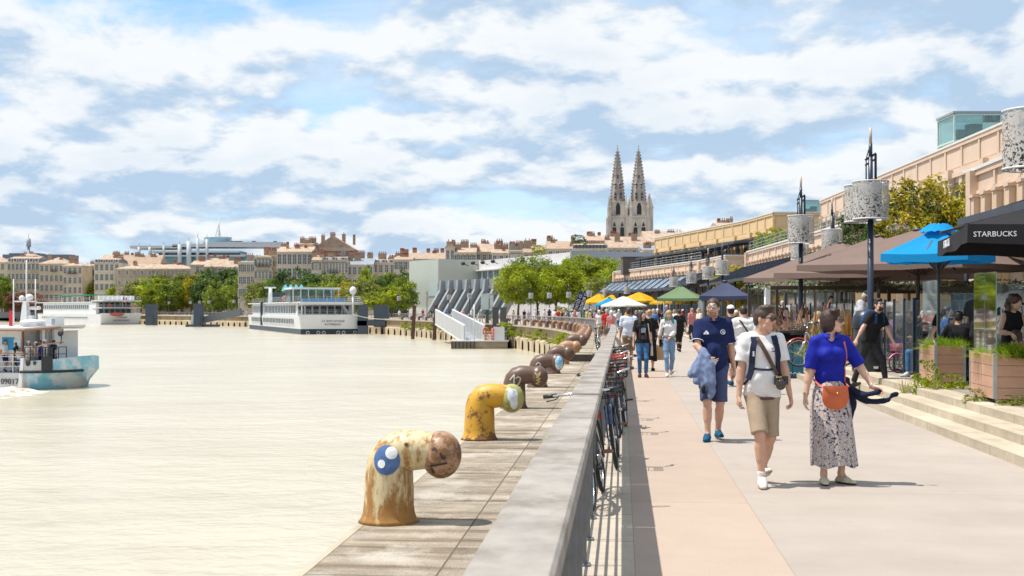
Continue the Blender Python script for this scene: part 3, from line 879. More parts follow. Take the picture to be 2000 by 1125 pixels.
 if rack:
  q=MB()
  for sgn in(-1,1):q.cyl((-0.22,0.06*sgn,0.75),(0.2,0.06*sgn,0.75),0.006,n=5);q.cyl((-0.12,0.06*sgn,0.75),(0,0.06*sgn,0.36),0.005,n=5)
  for k_ in range(4):q.cyl((-0.2+0.12*k_,-0.06,0.75),(-0.2+0.12*k_,0.06,0.75),0.005,n=5)
  q.build('rack',M_bk,t)
  rf=MB();rf.box((-0.235,0,0.70),(0.02,0.09,0.05));rf.build('reflector',M_refl,t)
 if basket:
  q=MB()
  x0,x1,yw,z0,z1=0.92,1.2,0.17,0.78,1.02
  for i in range(6):
   z=z0+(z1-z0)*i/5;e=0.02*i/5
   q.tube([(x0-e,-yw-e,z),(x1+e,-yw-e,z),(x1+e,yw+e,z),(x0-e,yw+e,z),(x0-e,-yw-e,z)],0.006,4)
  for i in range(7):
   y=-yw+2*yw*i/6
   q.cyl((x1,y,z0),(x1+0.02,y,z1),0.004,n=4);q.cyl((x0,y,z0),(x0-0.02,y,z1),0.004,n=4);q.cyl((x0,y,z0),(x1,y,z0),0.004,n=4)
  for i in range(6):
   x=x0+(x1-x0)*i/5
   q.cyl((x,-yw,z0),(x,-yw-0.02,z1),0.004,n=4);q.cyl((x,yw,z0),(x,yw+0.02,z1),0.004,n=4)
  q.build('basket',basket,t)
 return t
def put_bike(t,x,y,head,lean,z=0.0):
 """x, y: the rear wheel's contact; head: direction of travel (radians); lean towards +left"""
 t.rotation_mode='XYZ';t.rotation_euler=(lean,0,head);t.location=(x,y,z)
def bikes():
 M_blackf=mat('black_frame',(0.016,0.017,0.022),rough=0.3,coat=0.4);M_navyf=mat('navy_frame',(0.02,0.035,0.08),rough=0.3,coat=0.4)
 M_silver=mat('silver_frame',(0.5,0.5,0.52),rough=0.35,metal=0.5);M_red=mat('red_guard',(0.50,0.035,0.02),rough=0.35,coat=0.3)
 M_wire=mat('black_wire',(0.02,0.02,0.02),rough=0.5)
 toward=R(-90)-0.05;away=R(90)-0.09
 b1=make_bike('black bicycle leaning on the railing, nearest of the parked ones',M_blackf,guard=M_blackf,swept=False,step=False,saddle=M_tan)
 put_bike(b1,0.86,11.60,toward-0.10,0.13)
 b2=make_bike('dark bicycle with tan pedals and a bent chrome handlebar, behind the nearest one',M_navyf,guard=M_navyf,basket=M_wire,saddle=M_tan)
 put_bike(b2,1.24,14.35,toward-0.05,0.13)
 b3=make_bike('dark blue bicycle with tall chrome handlebar and wire basket, third along the railing',M_navyf,guard=M_bk,basket=M_wire)
 put_bike(b3,1.68,18.1,toward-0.1,0.12)
 b4=make_bike('silver bicycle with a red rear mudguard and red basket leaning on the railing',M_silver,guard=M_red,basket=M_red)
 put_bike(b4,1.75,20.3,toward,0.12)
 b5=make_bike('red framed bicycle at the far end of the row along the railing',M_red,guard=M_red,basket=M_wire)
 put_bike(b5,2.10,24.2,toward,0.1)
 b6=make_bike('grey bicycle chained on the quay side where the railing bends',M_silver,guard=M_bk)
 p,n=q_at(s_of_y(52.5),1.30);put_bike(b6,p.x-0.2,p.y,R(80),-0.1)
bikes()
# old town houses
M_lime=[mat('limestone',(0.58,0.49,0.365),var=0.14,scale=0.35,col2=(0.33,0.265,0.185),th=(0.5,0.75)),mat('grey_limestone',(0.50,0.435,0.345),var=0.16,scale=0.3,col2=(0.25,0.205,0.155),th=(0.48,0.72)),mat('brown_stone',(0.43,0.34,0.255),var=0.2,scale=0.4,col2=(0.18,0.135,0.10),th=(0.48,0.7)),mat('white_limestone',(0.64,0.575,0.47),var=0.1,scale=0.3,col2=(0.42,0.36,0.28),th=(0.5,0.75))]
M_tile=[mat('roof_tiles',(0.40,0.30,0.225),var=0.22,scale=1.2,bump=0.4,bscale=5,col2=(0.28,0.18,0.13),th=(0.45,0.7),rough=0.9),mat('brown_tiles',(0.34,0.245,0.18),var=0.22,scale=1.0,bump=0.4,bscale=5,col2=(0.40,0.27,0.18),th=(0.5,0.7),rough=0.9)]
M_slate=mat('slate',(0.13,0.145,0.175),rough=0.55,var=0.15,scale=1.5)
M_zinc=mat('zinc',(0.25,0.28,0.32),rough=0.45,var=0.1,scale=0.8)
M_trim=mat('stone_trim',(0.56,0.49,0.39),var=0.1,scale=0.8)
M_pane=mat('window_pane',(0.085,0.095,0.11),rough=0.12,var=0.3,scale=0.6,spec=0.6)
M_wframe=mat('window_frame',(0.62,0.60,0.56),rough=0.6)
M_shut=mat('shutter',(0.40,0.40,0.38),rough=0.7)
M_brick=mat('chimney_brick',(0.33,0.235,0.17),var=0.25,scale=2.0,col2=(0.36,0.28,0.2),th=(0.48,0.66),rough=0.9)
M_pot=mat('chimney_pot',(0.36,0.10,0.055),rough=0.8,var=0.2)
M_iron=mat('iron',(0.025,0.027,0.032),rough=0.6)
def window_mb(w=1.15,h=2.1,arch=False):
 b=MB()
 b.box((0,-0.05,h/2),(w+0.36,0.10,0.001),0)if False else None
 b.box((-w/2-0.09,-0.04,h/2),(0.18,0.16,h),0);b.box((w/2+0.09,-0.04,h/2),(0.18,0.16,h),0)
 b.box((0,-0.05,h+0.11),(w+0.42,0.2,0.22),0);b.box((0,-0.08,-0.07),(w+0.46,0.28,0.14),0)
 b.box((0,0.0,h/2),(w,0.04,h),1)
 b.box((0,-0.035,h/2),(0.07,0.035,h),2);b.box((0,-0.034,h*0.66),(w,0.03,0.06),2);b.box((0,-0.034,h*0.33),(w,0.03,0.05),2)
 b.box((-w/2+0.04,-0.035,h/2),(0.08,0.034,h),2);b.box((w/2-0.04,-0.035,h/2),(0.08,0.034,h),2)
 return b
ME_WIN={}
def add_window(t,x,y,z,w=1.15,h=2.1,rz=0.0,mats=None,name='window'):
 k=(round(w,2),round(h,2))
 if k not in ME_WIN:
  o=window_mb(w,h).build(name,[M_trim,M_pane,M_wframe],t);ME_WIN[k]=o.data
 else:o=part(name,ME_WIN[k],t)
 o.location=(x,y,z);o.rotation_euler=(0,0,rz);return o
def chimney(roof,x,y,z,w=1.6,dpt=0.7,h=1.8,pots=4,m_=None):
 b=MB();b.box((0,0,h/2-0.6),(w,dpt,h+1.2),0);b.box((0,0,h+0.06),(w+0.16,dpt+0.16,0.14),0)
 for i in range(pots):
  xx=-w/2+w*(i+0.5)/pots
  b.lathe([(0.13,0),(0.11,0.5),(0.14,0.52),(0.14,0.6)],8,(xx,0,h+0.12),1)
 return b.build('chimney',[m_ or M_brick,M_pot],roof,(x,y,z))
def house(x0,x1,ye,yr,d,label,wm=0,roof='gable',tm=0,cols=None,rz=0.0,group=None,chims=(),depth=11,floors=3,fh=3.7,win=(1.15,2.1),dormers=0,cat='house',balc=False,name='town_house'):
 """x0..x1, eave and ridge as seen from the promenade, d metres away"""
 w=(x1-x0)*d/F;cx=((x0+x1)/2-1000)*d/F
 he=EYE+(HZ-ye)*d/F;hr=EYE+(HZ-yr)*d/F
 t=thing(name,label,cat,(cx,d,0),rz,group)
 b=MB();b.box((0,depth/2,he/2),(w,depth,he));W_=M_lime[wm]if isinstance(wm,int)else wm
 wall=b.build('wall',W_,t)
 c=MB();c.box((0,-0.02,he-0.25),(w+0.1,0.5,0.5));c.box((0,-0.12,he-0.02),(w+0.3,0.7,0.12));c.box((0,0.0,he-fh-0.05),(w+0.04,0.24,0.22));c.build('cornice',M_trim,t)
 r=MB();o=0.35;rm=M_tile[tm]if isinstance(tm,int)else tm
 if roof=='gable':
  r.prism([(-w/2-0.1,-o,he+0.03),(-w/2-0.1,depth+o,he+0.03),(-w/2-0.1,depth/2,hr)],(w+0.2,0,0))
 elif roof=='side':
  r.prism([(-w/2-o,-0.1,he+0.03),(w/2+o,-0.1,he+0.03),(0,-0.1,hr)],(0,depth+0.2,0))
 elif roof=='hip':
  i=min(w*0.5-0.2,depth*0.5)
  vs=[(-w/2-o,-o,he+0.03),(w/2+o,-o,he+0.03),(w/2+o,depth+o,he+0.03),(-w/2-o,depth+o,he+0.03),(-w/2+i,depth/2,hr),(w/2-i,depth/2,hr)]
  r.add(vs,[(0,1,5,4),(1,2,5),(2,3,4,5),(3,0,4),(3,2,1,0)])
 elif roof=='mansard':
  k=0.62;hm=he+(hr-he)*k;i=1.0
  vs=[(-w/2,-0.1,he+0.03),(w/2,-0.1,he+0.03),(w/2,depth,he+0.03),(-w/2,depth,he+0.03),(-w/2+0.3,i,hm),(w/2-0.3,i,hm),(w/2-0.3,depth-i,hm),(-w/2+0.3,depth-i,hm),(-w/2+0.5,depth/2,hr),(w/2-0.5,depth/2,hr)]
  r.add(vs,[(0,1,5,4),(1,2,6,5),(2,3,7,6),(3,0,4,7)],0);r.add(vs,[(4,5,9,8),(5,6,9),(6,7,8,9),(7,4,8)],1)
 elif roof=='shed':
  r.prism([(-w/2-0.1,-o,he+0.03),(-w/2-0.1,depth+o,he+0.03),(-w/2-0.1,depth+o,hr)],(w+0.2,0,0))
 rf=r.build('roof',[M_slate if roof=='mansard' else rm,M_tile[0]],t)
 for(u,h_,pw,n)in chims:
  chimney(rf,-w/2+u*w,depth*0.5+0.6,max(he,hr-1.0),min(max(h_*0.55,0.9),4.0),0.7,0.7+min(pw,h_ if h_<5 else pw)*0.5,n)
 rr=random.Random(int(x0*13+ye))
 for q_ in range(2+int(w/7)):
  chimney(rf,rr.uniform(-0.48,0.48)*w,depth*rr.uniform(0.25,0.6),max(he,hr-1.4),rr.uniform(0.7,2.2),0.6,rr.uniform(0.9,2.4),rr.randint(2,5))
 n=cols or max(1,int(w/2.9))
 for f_ in range(floors):
  z=he-0.75-win[1]-f_*fh
  if z<0.5:break
  for i in range(n):
   add_window(t,-w/2+w*(i+0.5)/n,-0.03,z,*win)
 if dormers:
  for i in range(dormers):
   x=-w/2+w*(i+0.5)/dormers;hh=(hr-he)*0.55
   q=MB();q.box((x,0.5,he+hh/2+0.05),(1.3,1.4,hh),0);q.box((x,0.45,he+hh+0.1),(1.6,1.6,0.16),0);q.box((x,-0.215,he+hh/2+0.1),(0.85,0.04,hh*0.75),1)
   q.build('dormer',[M_wframe,M_pane],t)
 if balc:
  q=MB();z=he-0.75-win[1]-0.1;bw=w*balc
  q.box((0,-0.45,z),(bw,0.8,0.14));q.box((0,-0.82,z+0.95),(bw,0.05,0.05))
  for i in range(int(bw/0.22)):q.box((-bw/2+0.11+i*0.22,-0.82,z+0.5),(0.05,0.04,0.9))
  q.build('balcony',M_iron,t)
 return t
def houses():
 D=470
 H=house
 H(-40,14,512,500,D,'pale house at the left end of the far town row',0,'hip',0)
 H(14,77,512,500,D,'long limestone house with slate mansard and small dormers at the far left',1,'mansard',cols=8,dormers=6,floors=4)
 H(40,68,500,493,D+25,'raised square attic with a tiled pyramid roof over the far left houses',1,'hip',0,cols=5,floors=1,depth=7)
 H(77,134,515,501,D-4,'broad limestone house with hipped tile roof and dark attic windows',0,'hip',0,cols=6,floors=4,balc=0.2)
 H(122,161,519,511,D-8,'limestone corner house with an iron balcony right of the broad hipped one',0,'hip',0,cols=4,floors=4,balc=0.5)
 H(160,186,524,515,D+4,'small grey house squeezed beside the corner house, roof half hidden',1,'mansard',cols=3,floors=3,dormers=2)
 H(184,233,513,503,D-6,'pale house with blue grey attic dormers under a long brown roof',3,'mansard',cols=5,floors=3,dormers=5)
 H(196,270,509,496,D+10,'wide low tiled roof rising behind the attic dormers',2,'gable',0,cols=3,floors=1)
 H(233,312,518,497,D+6,'house with blank brown gable wall and sloping ridge',2,'gable',1,cols=1,floors=1)
 H(226,374,525,515,D-16,'long low brown house with hipped tile roof just above the trees',2,'hip',0,cols=10,floors=2,chims=((0.18,1.5,2,4),(0.72,2.2,4,5)),win=(1.0,1.3))
 H(372,400,517,508,D-30,'narrow house with chimney on a tile roof, left of the sloped roofs',1,'gable',0,chims=((0.4,3.0,5,3),))
 H(399,440,521,503,D-40,'house of stepped sloping tile roofs beside the narrow one',2,'gable',0,chims=((0.3,2.0,2.5,4),(0.75,1.5,2,3)))
 H(438,467,522,508,D-44,'house with pinkish tile roof left of the corner with blue awning',0,'gable',0,chims=((0.5,2.0,2,3),))
 D=372
 H(465,498,512,505,D,'corner house with pale blue zinc edge on its roof',1,'shed',M_zinc,cols=4,rz=-0.12)
 H(497,531,501,497,D-2,'tall grey limestone house with a big roof block of chimneys',1,'hip',0,cols=5,floors=4,chims=((0.5,3.5,8,6),),balc=0.8)
 H(530,542,498,494,D-1,'thin brown blind end wall between two pale facades',2,'shed',1,cols=1,floors=1,win=(0.6,0.9))
 H(541,610,492,480,D-4,'big white facade with seven tall windows in each row',3,'gable',0,cols=7,floors=4,fh=4.2,win=(1.2,2.9),chims=((0.08,3,2,2),(0.45,2.5,1.6,3)))
 H(581,610,477,470,D+7,'raised white attic storey with red chimneys above the big white facade',3,'shed',0,cols=4,floors=1,win=(1.0,2.4),chims=((0.1,2.5,3,3),(0.9,2.5,3,3)))
 H(609,691,487,460,D+14,'large grey and brown gable rising highest over the middle of the row',mat('gable_tiles',(0.25,0.20,0.18),var=0.25,scale=1.2,col2=(0.38,0.31,0.24),th=(0.52,0.62)),'side',0,cols=2,floors=1,chims=((0.7,2.0,5,1),),win=(0.8,1.0))
 H(609,627,508,497,D-9,'narrow pale house with two windows beside the arched one',3,'gable',1,cols=3,chims=((0.6,3,3,4),))
 H(625,679,508,500,D-8,'house with tall arched windows over an iron balcony',1,'mansard',cols=9,floors=3,win=(1.0,2.9),fh=4.3,balc=0.35,dormers=3,chims=((0.05,4,3,4),(0.35,3,2.5,4)))
 H(677,729,517,503,D-6,'cream house with low zinc roof and several clustered chimneys',0,'gable',M_zinc,cols=5,chims=((0.15,4,4,6),(0.45,4,4,6),(0.8,3,3,5)))
 H(727,772,513,505,D-2,'cream house with pale blue attic windows next to the glass building',0,'mansard',cols=4,dormers=3,chims=((0.35,4.5,4,4),(0.8,4.5,2,3)))
 H(769,806,507,500,D-5,'pale house with four columns of windows half behind the green glass wall',3,'gable',1,cols=4,chims=((0.5,4.0,11,8),))
 H(772,872,506,492,D+12,'long brown tile roof topped with a row of chimney pots behind the glass building',2,'gable',1,cols=6,floors=1,chims=((0.1,2.2,8,8),(0.35,2.5,7,8),(0.62,2.0,6,7),(0.9,2.2,5,5)))
 D=345
 H(870,888,484,474,D,'narrow grey glazed attic tower at the left of the chimney roofs',M_zinc,'side',0,cols=2,floors=2,win=(0.9,2.8),chims=((0.8,1.5,1.6,2),))
 H(887,930,493,482,D,'roof with twin brick chimney stacks beside the glazed attic tower',2,'gable',0,cols=5,floors=1,chims=((0.45,4,4.5,5),(0.85,3.5,2.2,4)))
 H(928,976,492,474,D+6,'wide pink tile roof in the middle of the skyline right of centre',2,'gable',0,cols=4,floors=1,chims=((0.45,1.2,1.5,2),(0.98,3.6,2.2,3)))
 H(960,998,494,485,D-6,'low tile roof with tall thin chimneys before the white attic',2,'gable',0,cols=3,floors=1,chims=((0.3,3.5,1.8,2),(0.7,3.2,3,4)))
 H(994,1021,490,483,D-8,'white attic storey with a row of small windows and red chimney pots',3,'shed',M_zinc,cols=6,floors=1,win=(0.7,1.3),chims=((0.25,3,5,6),(0.75,3.5,4,5)))
 H(1020,1072,493,476,D+5,'brown roof behind the plane trees with a wide chimney block',2,'gable',1,cols=3,floors=1,chims=((0.45,2.6,14,12),))
 H(1068,1124,486,469,D,'dark gabled roof left of the roof garden',2,'gable',1,cols=4,floors=1,chims=((0.1,2.4,6,5),(0.28,3.4,1.4,1)))
 H(1119,1186,486,474,D-4,'white mansard attic with a row of dormers below the church',3,'mansard',cols=10,dormers=10,floors=1)
 H(1143,1186,470,458,D+16,'tall brown party wall crowned with red chimney pots left of the church',2,'gable',0,cols=2,floors=1,win=(0.8,1.0),chims=((0.2,1.4,6,6),(0.7,1.4,6,6)))
 H(1184,1262,484,460,D+8,'brown tiled house and chimney wall at the foot of the church towers',2,'gable',0,cols=5,floors=1,chims=((0.2,2.5,6,5),(0.65,1.5,9,6)))
 H(1259,1342,473,448,D+20,'tan house with sloping tile roof right of the church towers',0,'gable',0,cols=4,floors=1,depth=16,win=(1.0,1.4))
 H(1255,1296,488,476,D-10,'white and blue attic house tucked below the tan house',3,'shed',M_zinc,cols=5,floors=1,win=(0.9,1.3))
 H(1400,1440,440,432,D-40,'small brick chimney block showing over the yellow hangar roof',2,'gable',0,cols=1,floors=1,chims=((0.3,1.5,3,4),(0.8,1.5,3,3)))
houses()
def modern_building():
 d=640;k=d/F
 t=thing('office_building','long modern glass and white steel office block with masts above the old roofs','building',((408-1000)*k,d,0))
 Mg=mat('teal_glass',(0.13,0.27,0.31),rough=0.12,var=0.25,scale=0.3,stretch=(1,1,0.3));Mw=mat('white_panel',(0.44,0.48,0.51),rough=0.5)
 z=lambda y:EYE+(HZ-y)*k
 x=lambda px:(px-408)*k
 b=MB()
 b.box(((x(310)+x(470))/2,8,z(520)/2+z(493)/2),((470-310)*k,16,z(493)-z(520)));b.box(((x(262)+x(548))/2,10,(z(500)+z(520))/2-3),(286*k,16,12))
 b.build('glazing',Mg,t)
 for(a,c,y,th)in((258,350,483,1.4),(300,470,492,1.0),(340,552,480,1.6),(400,552,475,1.0),(300,480,500,0.7)):
  q=MB();q.box(((x(a)+x(c))/2,6,z(y)),((c-a)*k,19,th));q.build('floor_edge',Mw,t)
 q=MB();q.lathe([(25*k,z(481)),(27*k,z(462)),(27*k,z(461))],24,(x(415),12,0));q.build('rotunda',mat('blue_glass',(0.20,0.34,0.42),rough=0.15,var=0.2,scale=0.4),t)
 q=MB();q.lathe([(27.5*k,z(463)),(27.5*k,z(460.5))],24,(x(415),12,0));q.build('rotunda_roof',Mw,t)
 for px,y0,y1,r in((354,508,478,1.1),(372,512,472,1.3),(389,505,466,0.8),(407,505,468,0.8),(275,495,483,0.8),(296,495,483,0.8),(323,495,480,0.7)):
  q=MB();q.cyl((x(px),-3,z(y0+10)),(x(px),-3,z(y1)),r,r,10);q.cyl((x(px),-3,z(y1)),(x(px),-3,z(y1-12)),0.25,0.1,6);q.build('mast',Mw,t)
 q=MB();q.cyl((x(419),10,z(478)),(x(419),10,z(420)),0.5,0.15,8);q.cyl((x(412),10,z(460)),(x(419),10,z(432)),0.2,0.2,6);q.cyl((x(425),10,z(474)),(x(419),10,z(440)),0.15,0.15,6);q.build('antenna',Mw,t)
 for px in(448,456,464,490,532):
  q=MB();q.box((x(px),8,z(475)),(1.6,3,3.0));q.cyl((x(px),8,z(474)),(x(px),8,z(471)),0.6,0.6,8);q.build('roof_plant',M_iron,t)
 d=720;k=d/F
 t=thing('radio_mast','thin telecom mast on the far left skyline','mast',((56-1000)*k,d,0));q=MB()
 zz=lambda y:EYE+(HZ-y)*k
 q.cyl((0,0,0),(0,0,zz(482)),1.0,0.8,8);q.cyl((0,0,zz(482)),(0,0,zz(466)),1.5,1.2,8);q.cyl((0,0,zz(466)),(0,0,zz(456)),0.2,0.1,6);q.build('shaft',M_zinc,t)
 t=thing('office_building','dark low flat roofed block on the far left skyline','building',((70-1000)*k,d,0));q=MB()
 q.box((0,8,zz(497)/2),(130*k,16,zz(497)));q.box((-8,8,zz(494)/2),(60*k,10,zz(494)));q.build('wall',mat('dark_block',(0.12,0.135,0.16),rough=0.5),t)
modern_building()
# the twin spired church
M_ch=mat('church_stone',(0.50,0.45,0.39),rough=0.9,var=0.25,scale=0.35,col2=(0.28,0.245,0.21),th=(0.48,0.7),stretch=(1,1,0.4))
M_ch2=mat('spire_stone',(0.32,0.285,0.26),rough=0.9,var=0.25,scale=0.4,col2=(0.19,0.165,0.15),th=(0.45,0.7))
M_void=mat('louvre_dark',(0.03,0.03,0.035),rough=0.9)
def lancet(b,x,y,z0,w,h,ny,mi=0):
 """pointed opening facing -y (ny=-1), a solid set 3 cm proud"""
 poly=[(x-w/2,y,z0),(x+w/2,y,z0),(x+w/2,y,z0+h*0.68),(x+w*0.28,y,z0+h*0.88),(x,y,z0+h),(x-w*0.28,y,z0+h*0.88),(x-w/2,y,z0+h*0.68)]
 b.prism(poly,(0,0.12*ny,0),mi)
def church():
 d=450;k=d/F
 t=thing('church','grey stone gothic church with twin openwork spires above the roofs','church',((1227-1000)*k,d,0))
 z=lambda y:EYE+(HZ-y)*k
 def tower(cx,w,zb=0,turret=None):
  b=MB();zt=z(425);zc=z(396)
  b.box((cx,0,zt/2),(w,w,zt));b.box((cx,0,zt),(w+0.7,w+0.7,0.5));b.box((cx,0,zt-3.6),(w+0.4,w+0.4,0.3))
  b.box((cx,0,(zt+zc)/2),(w*0.72,w*0.72,zc-zt));b.box((cx,0,zc),(w*0.80,w*0.80,0.4))
  for sx in(-1,1):
   for sy in(-1,1):
    b.box((cx+sx*w*0.47,sy*w*0.47,zt/2),(1.2,1.2,zt+0.8));b.box((cx+sx*w*0.52,sy*w*0.52,zt/2-4),(1.2,1.2,zt-8))
  tw=b.build('tower',M_ch,t)
  v=MB()
  for dx in(-0.2,0.2):lancet(v,cx+dx*w,-w/2-0.01,zt-11,w*0.2,9.2,-1)
  lancet(v,cx,-w*0.36-0.01,zt+0.9,w*0.22,4.4,-1)
  v.build('belfry_opening',M_void,tw)
  s=MB();n=8;r0=w*0.385;z0,z1=zc,z(291)
  prof=[(r0,z0),(r0*0.97,z0+2.2),(r0*0.80,z0+6.8),(r0*0.52,z0+12.6),(r0*0.30,z0+16.5),(0.16,z1)]
  s.lathe(prof,8,(cx,0,0),0,False,math.pi/8)
  rr=random.Random(int(cx*7+9))
  for j in range(8):
   a=math.pi/8+j*math.pi/4
   for i in range(17):
    f=i/17;zz=z0+(z1-z0)*f;r=np.interp(zz,[p[1]for p in prof],[p[0]for p in prof])
    s.box((cx+(r+0.12)*math.cos(a),(r+0.12)*math.sin(a),zz),(0.36,0.36,0.5),0,Matrix.Rotation(a,3,'Z'))
  for zz in(z0+6.8,z0+10,z0+12.6,z0+15):
   r=np.interp(zz,[p[1]for p in prof],[p[0]for p in prof]);s.lathe([(r+0.02,zz-0.15),(r+0.24,zz),(r+0.02,zz+0.15)],8,(cx,0,0),0,False,math.pi/8)
  sp=s.build('spire',M_ch2,t)
  g=MB()
  for zz,w_,h_ in((z0+0.8,0.8,3.2),(z0+5.0,0.5,2.2),(z0+8.6,0.35,1.6)):
   r=np.interp(zz+h_/2,[p[1]for p in prof],[p[0]for p in prof])*0.93
   for dx in(-0.42,0.42)if zz<z0+8 else(0,):lancet(g,cx+dx*r,-r-0.05,zz,w_,h_,-1)
  g.build('spire_opening',M_void,sp)
  f=MB();f.cyl((cx,0,z1-0.6),(cx,0,z1+1.7),0.12,0.08,6);f.ell((cx,0,z1+0.1),0.3,8,6);f.box((cx,0,z1+1.1),(0.7,0.1,0.12));f.build('finial',M_ch2,sp)
  for sx in(-1,1):
   for sy in(-1,1):
    p=MB();px_,py_=cx+sx*w*0.43,sy*w*0.43
    p.box((px_,py_,zt+1.8),(0.9,0.9,3.6));p.lathe([(0.75,zt+3.5),(0.62,zt+3.9),(0.05,zt+8.2)],4,(px_,py_,0),0,False,math.pi/4);p.build('pinnacle',M_ch,t)
    q=MB();q.bar((px_*1.0,py_,zt+2.5),(cx+(px_-cx)*0.6,py_*0.6,zt+4.6),0.4,0.6);q.build('flying_buttress',M_ch,t)
 tower((1206-1227)*k,7.0);tower((1247-1227)*k,7.3)
 b=MB();x=(1269-1227)*k;b.lathe([(1.35,0),(1.35,z(407)),(1.55,z(406)),(1.55,z(404))],8,(x,0.5,0),0,False);b.lathe([(1.45,z(404)),(1.1,z(398)),(0.05,z(376))],8,(x,0.5,0),0,False);b.box((x-1.5,1.0,z(425)/2),(4.4,5,z(425)))
 b.build('stair_turret',M_ch,t)
 b=MB();b.box(((1226-1227)*k,3,z(428)/2),(2.4,4,z(428)));b.prism([(-3.4,8,z(470)),(3.4,8,z(470)),(0,8,z(440))],(0,40,0));b.box((0,28,z(470)/2),(14,40,z(470)));b.build('nave',M_ch,t)
church()
# quayside hangars
M_hang=mat('hangar_render',(0.60,0.455,0.35),rough=0.85,var=0.07,scale=0.5,col2=(0.53,0.385,0.28),th=(0.5,0.75))
M_hang_y=mat('hangar_ochre',(0.62,0.445,0.25),rough=0.85,var=0.08,scale=0.5)
M_cap=mat('white_coping',(0.62,0.60,0.57),rough=0.7,var=0.06)
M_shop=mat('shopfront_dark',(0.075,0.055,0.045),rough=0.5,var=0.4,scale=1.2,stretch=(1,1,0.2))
M_canopy=mat('canopy_slate',(0.028,0.036,0.055),rough=0.45,var=0.2,scale=2)
M_canopy_l=mat('canopy_glass',(0.36,0.45,0.55),rough=0.15,var=0.2,scale=1)
M_rustpipe=mat('orange_pipe',(0.50,0.22,0.07),rough=0.6)
def wall_run(t,p0,p1,z0,z1,kind,th=0.5,pil=2.7,ends=True,panel_m=None,wm=None):
 """a straight hangar wall from p0 to p1 (local, facing the river); children of t"""
 p0=Vector((*p0,0));p1=Vector((*p1,0));d=p1-p0;L_=d.length;d.normalize()
 nrm=Vector((-d.y,d.x,0))
 def W(u,o,z):
  p=p0+d*u+nrm*o;return(p.x,p.y,z)
 def slab(b,u0,u1,o0,o1,za,zb,mi=0):
  vs=[W(u0,o0,za),W(u1,o0,za),W(u1,o1,za),W(u0,o1,za),W(u0,o0,zb),W(u1,o0,zb),W(u1,o1,zb),W(u0,o1,zb)]
  b.add(vs,[(3,2,1,0),(4,5,6,7),(0,1,5,4),(1,2,6,5),(2,3,7,6),(3,0,4,7)],mi)
 wm=wm or M_hang;b=MB()
 slab(b,0,L_,-th,0,z0,z1-0.12)
 w=b.build('wall',wm,t)
 c=MB();slab(c,-0.1,L_+0.1,-th-0.1,0.14,z1-0.12,z1);c.build('coping',M_cap,t)
 n=max(1,int(L_/pil));m_=MB();y=MB()
 if kind=='upper':
  slab(m_,0,L_,0,0.10,z1-0.34,z1-0.125);slab(m_,0,L_,0,0.12,z1-1.75,z1-1.5);slab(m_,0,L_,0,0.20,z1-2.0,z1-1.752)
  for i in range(n+1):
   u=L_*i/n;slab(m_,max(0,u-0.12),min(L_,u+0.12),0,0.08,z1-1.5,z1-0.34)
   slab(m_,max(0,u-0.25),min(L_,u+0.25),0,0.13,z0,z1-2.0)
   if i<n:slab(y,u+0.2,u+L_/n-0.2,0,0.02,z1-1.42,z1-0.42)
  m_.build('pilasters',wm,t);y.build('parapet_panels',panel_m or wm,t)
  for i in range(n):
   g=MB();u=L_*(i+0.5)/n;slab(g,u-0.7,u+0.7,0.0,0.03,z1-3.9,z1-2.3)
   g.build('window',M_pane,t)
  h=MB()
  for i in range(0,n,2):
   u=L_*(i+0.5)/n;q=W(u,0.2,0)
   h.lathe([(0.07,z0),(0.07,z1-2.1)],8,(q[0],q[1],0),1);slab(h,u-0.2,u+0.2,0.021,0.42,z1-2.1,z1-1.55,0)
   slab(h,u-0.14,u+0.14,0.025,0.34,z1-2.5,z1-2.1,0)
   hp=h.build('drainpipe',[wm,M_rustpipe if i%8==4 else wm],t);h=MB()
 else:
  slab(m_,0,L_,0,0.10,z1-0.32,z1-0.125);slab(m_,0,L_,0,0.07,z1-1.0,z1-0.88)
  for i in range(n+1):
   u=L_*i/n;slab(m_,max(0,u-0.1),min(L_,u+0.1),0,0.08,z1-0.88,z1-0.32)
  for i in range(n*2):
   u=L_*(i+0.5)/(n*2);slab(m_,u-0.2,u+0.2,0,0.26,z0+0.2,z1-1.15);slab(m_,u-0.26,u+0.26,0,0.32,z1-1.15,z1-1.05)
   slab(y,u-L_/(n*4)+0.03,u-0.23,0,0.03,z0+0.3,z1-1.1);slab(y,u+0.23,u+L_/(n*4)-0.03,0,0.03,z0+0.3,z1-1.1)
  slab(m_,-0.05,0.55,-th,0.30,z0,z1-0.13)if ends else None
  slab(m_,L_-0.55,L_+0.05,-th,0.30,z0,z1-0.13)if ends else None
  m_.build('pilasters',wm,t);y.build('ochre_panels',M_hang_y,t)
 return W,slab,L_
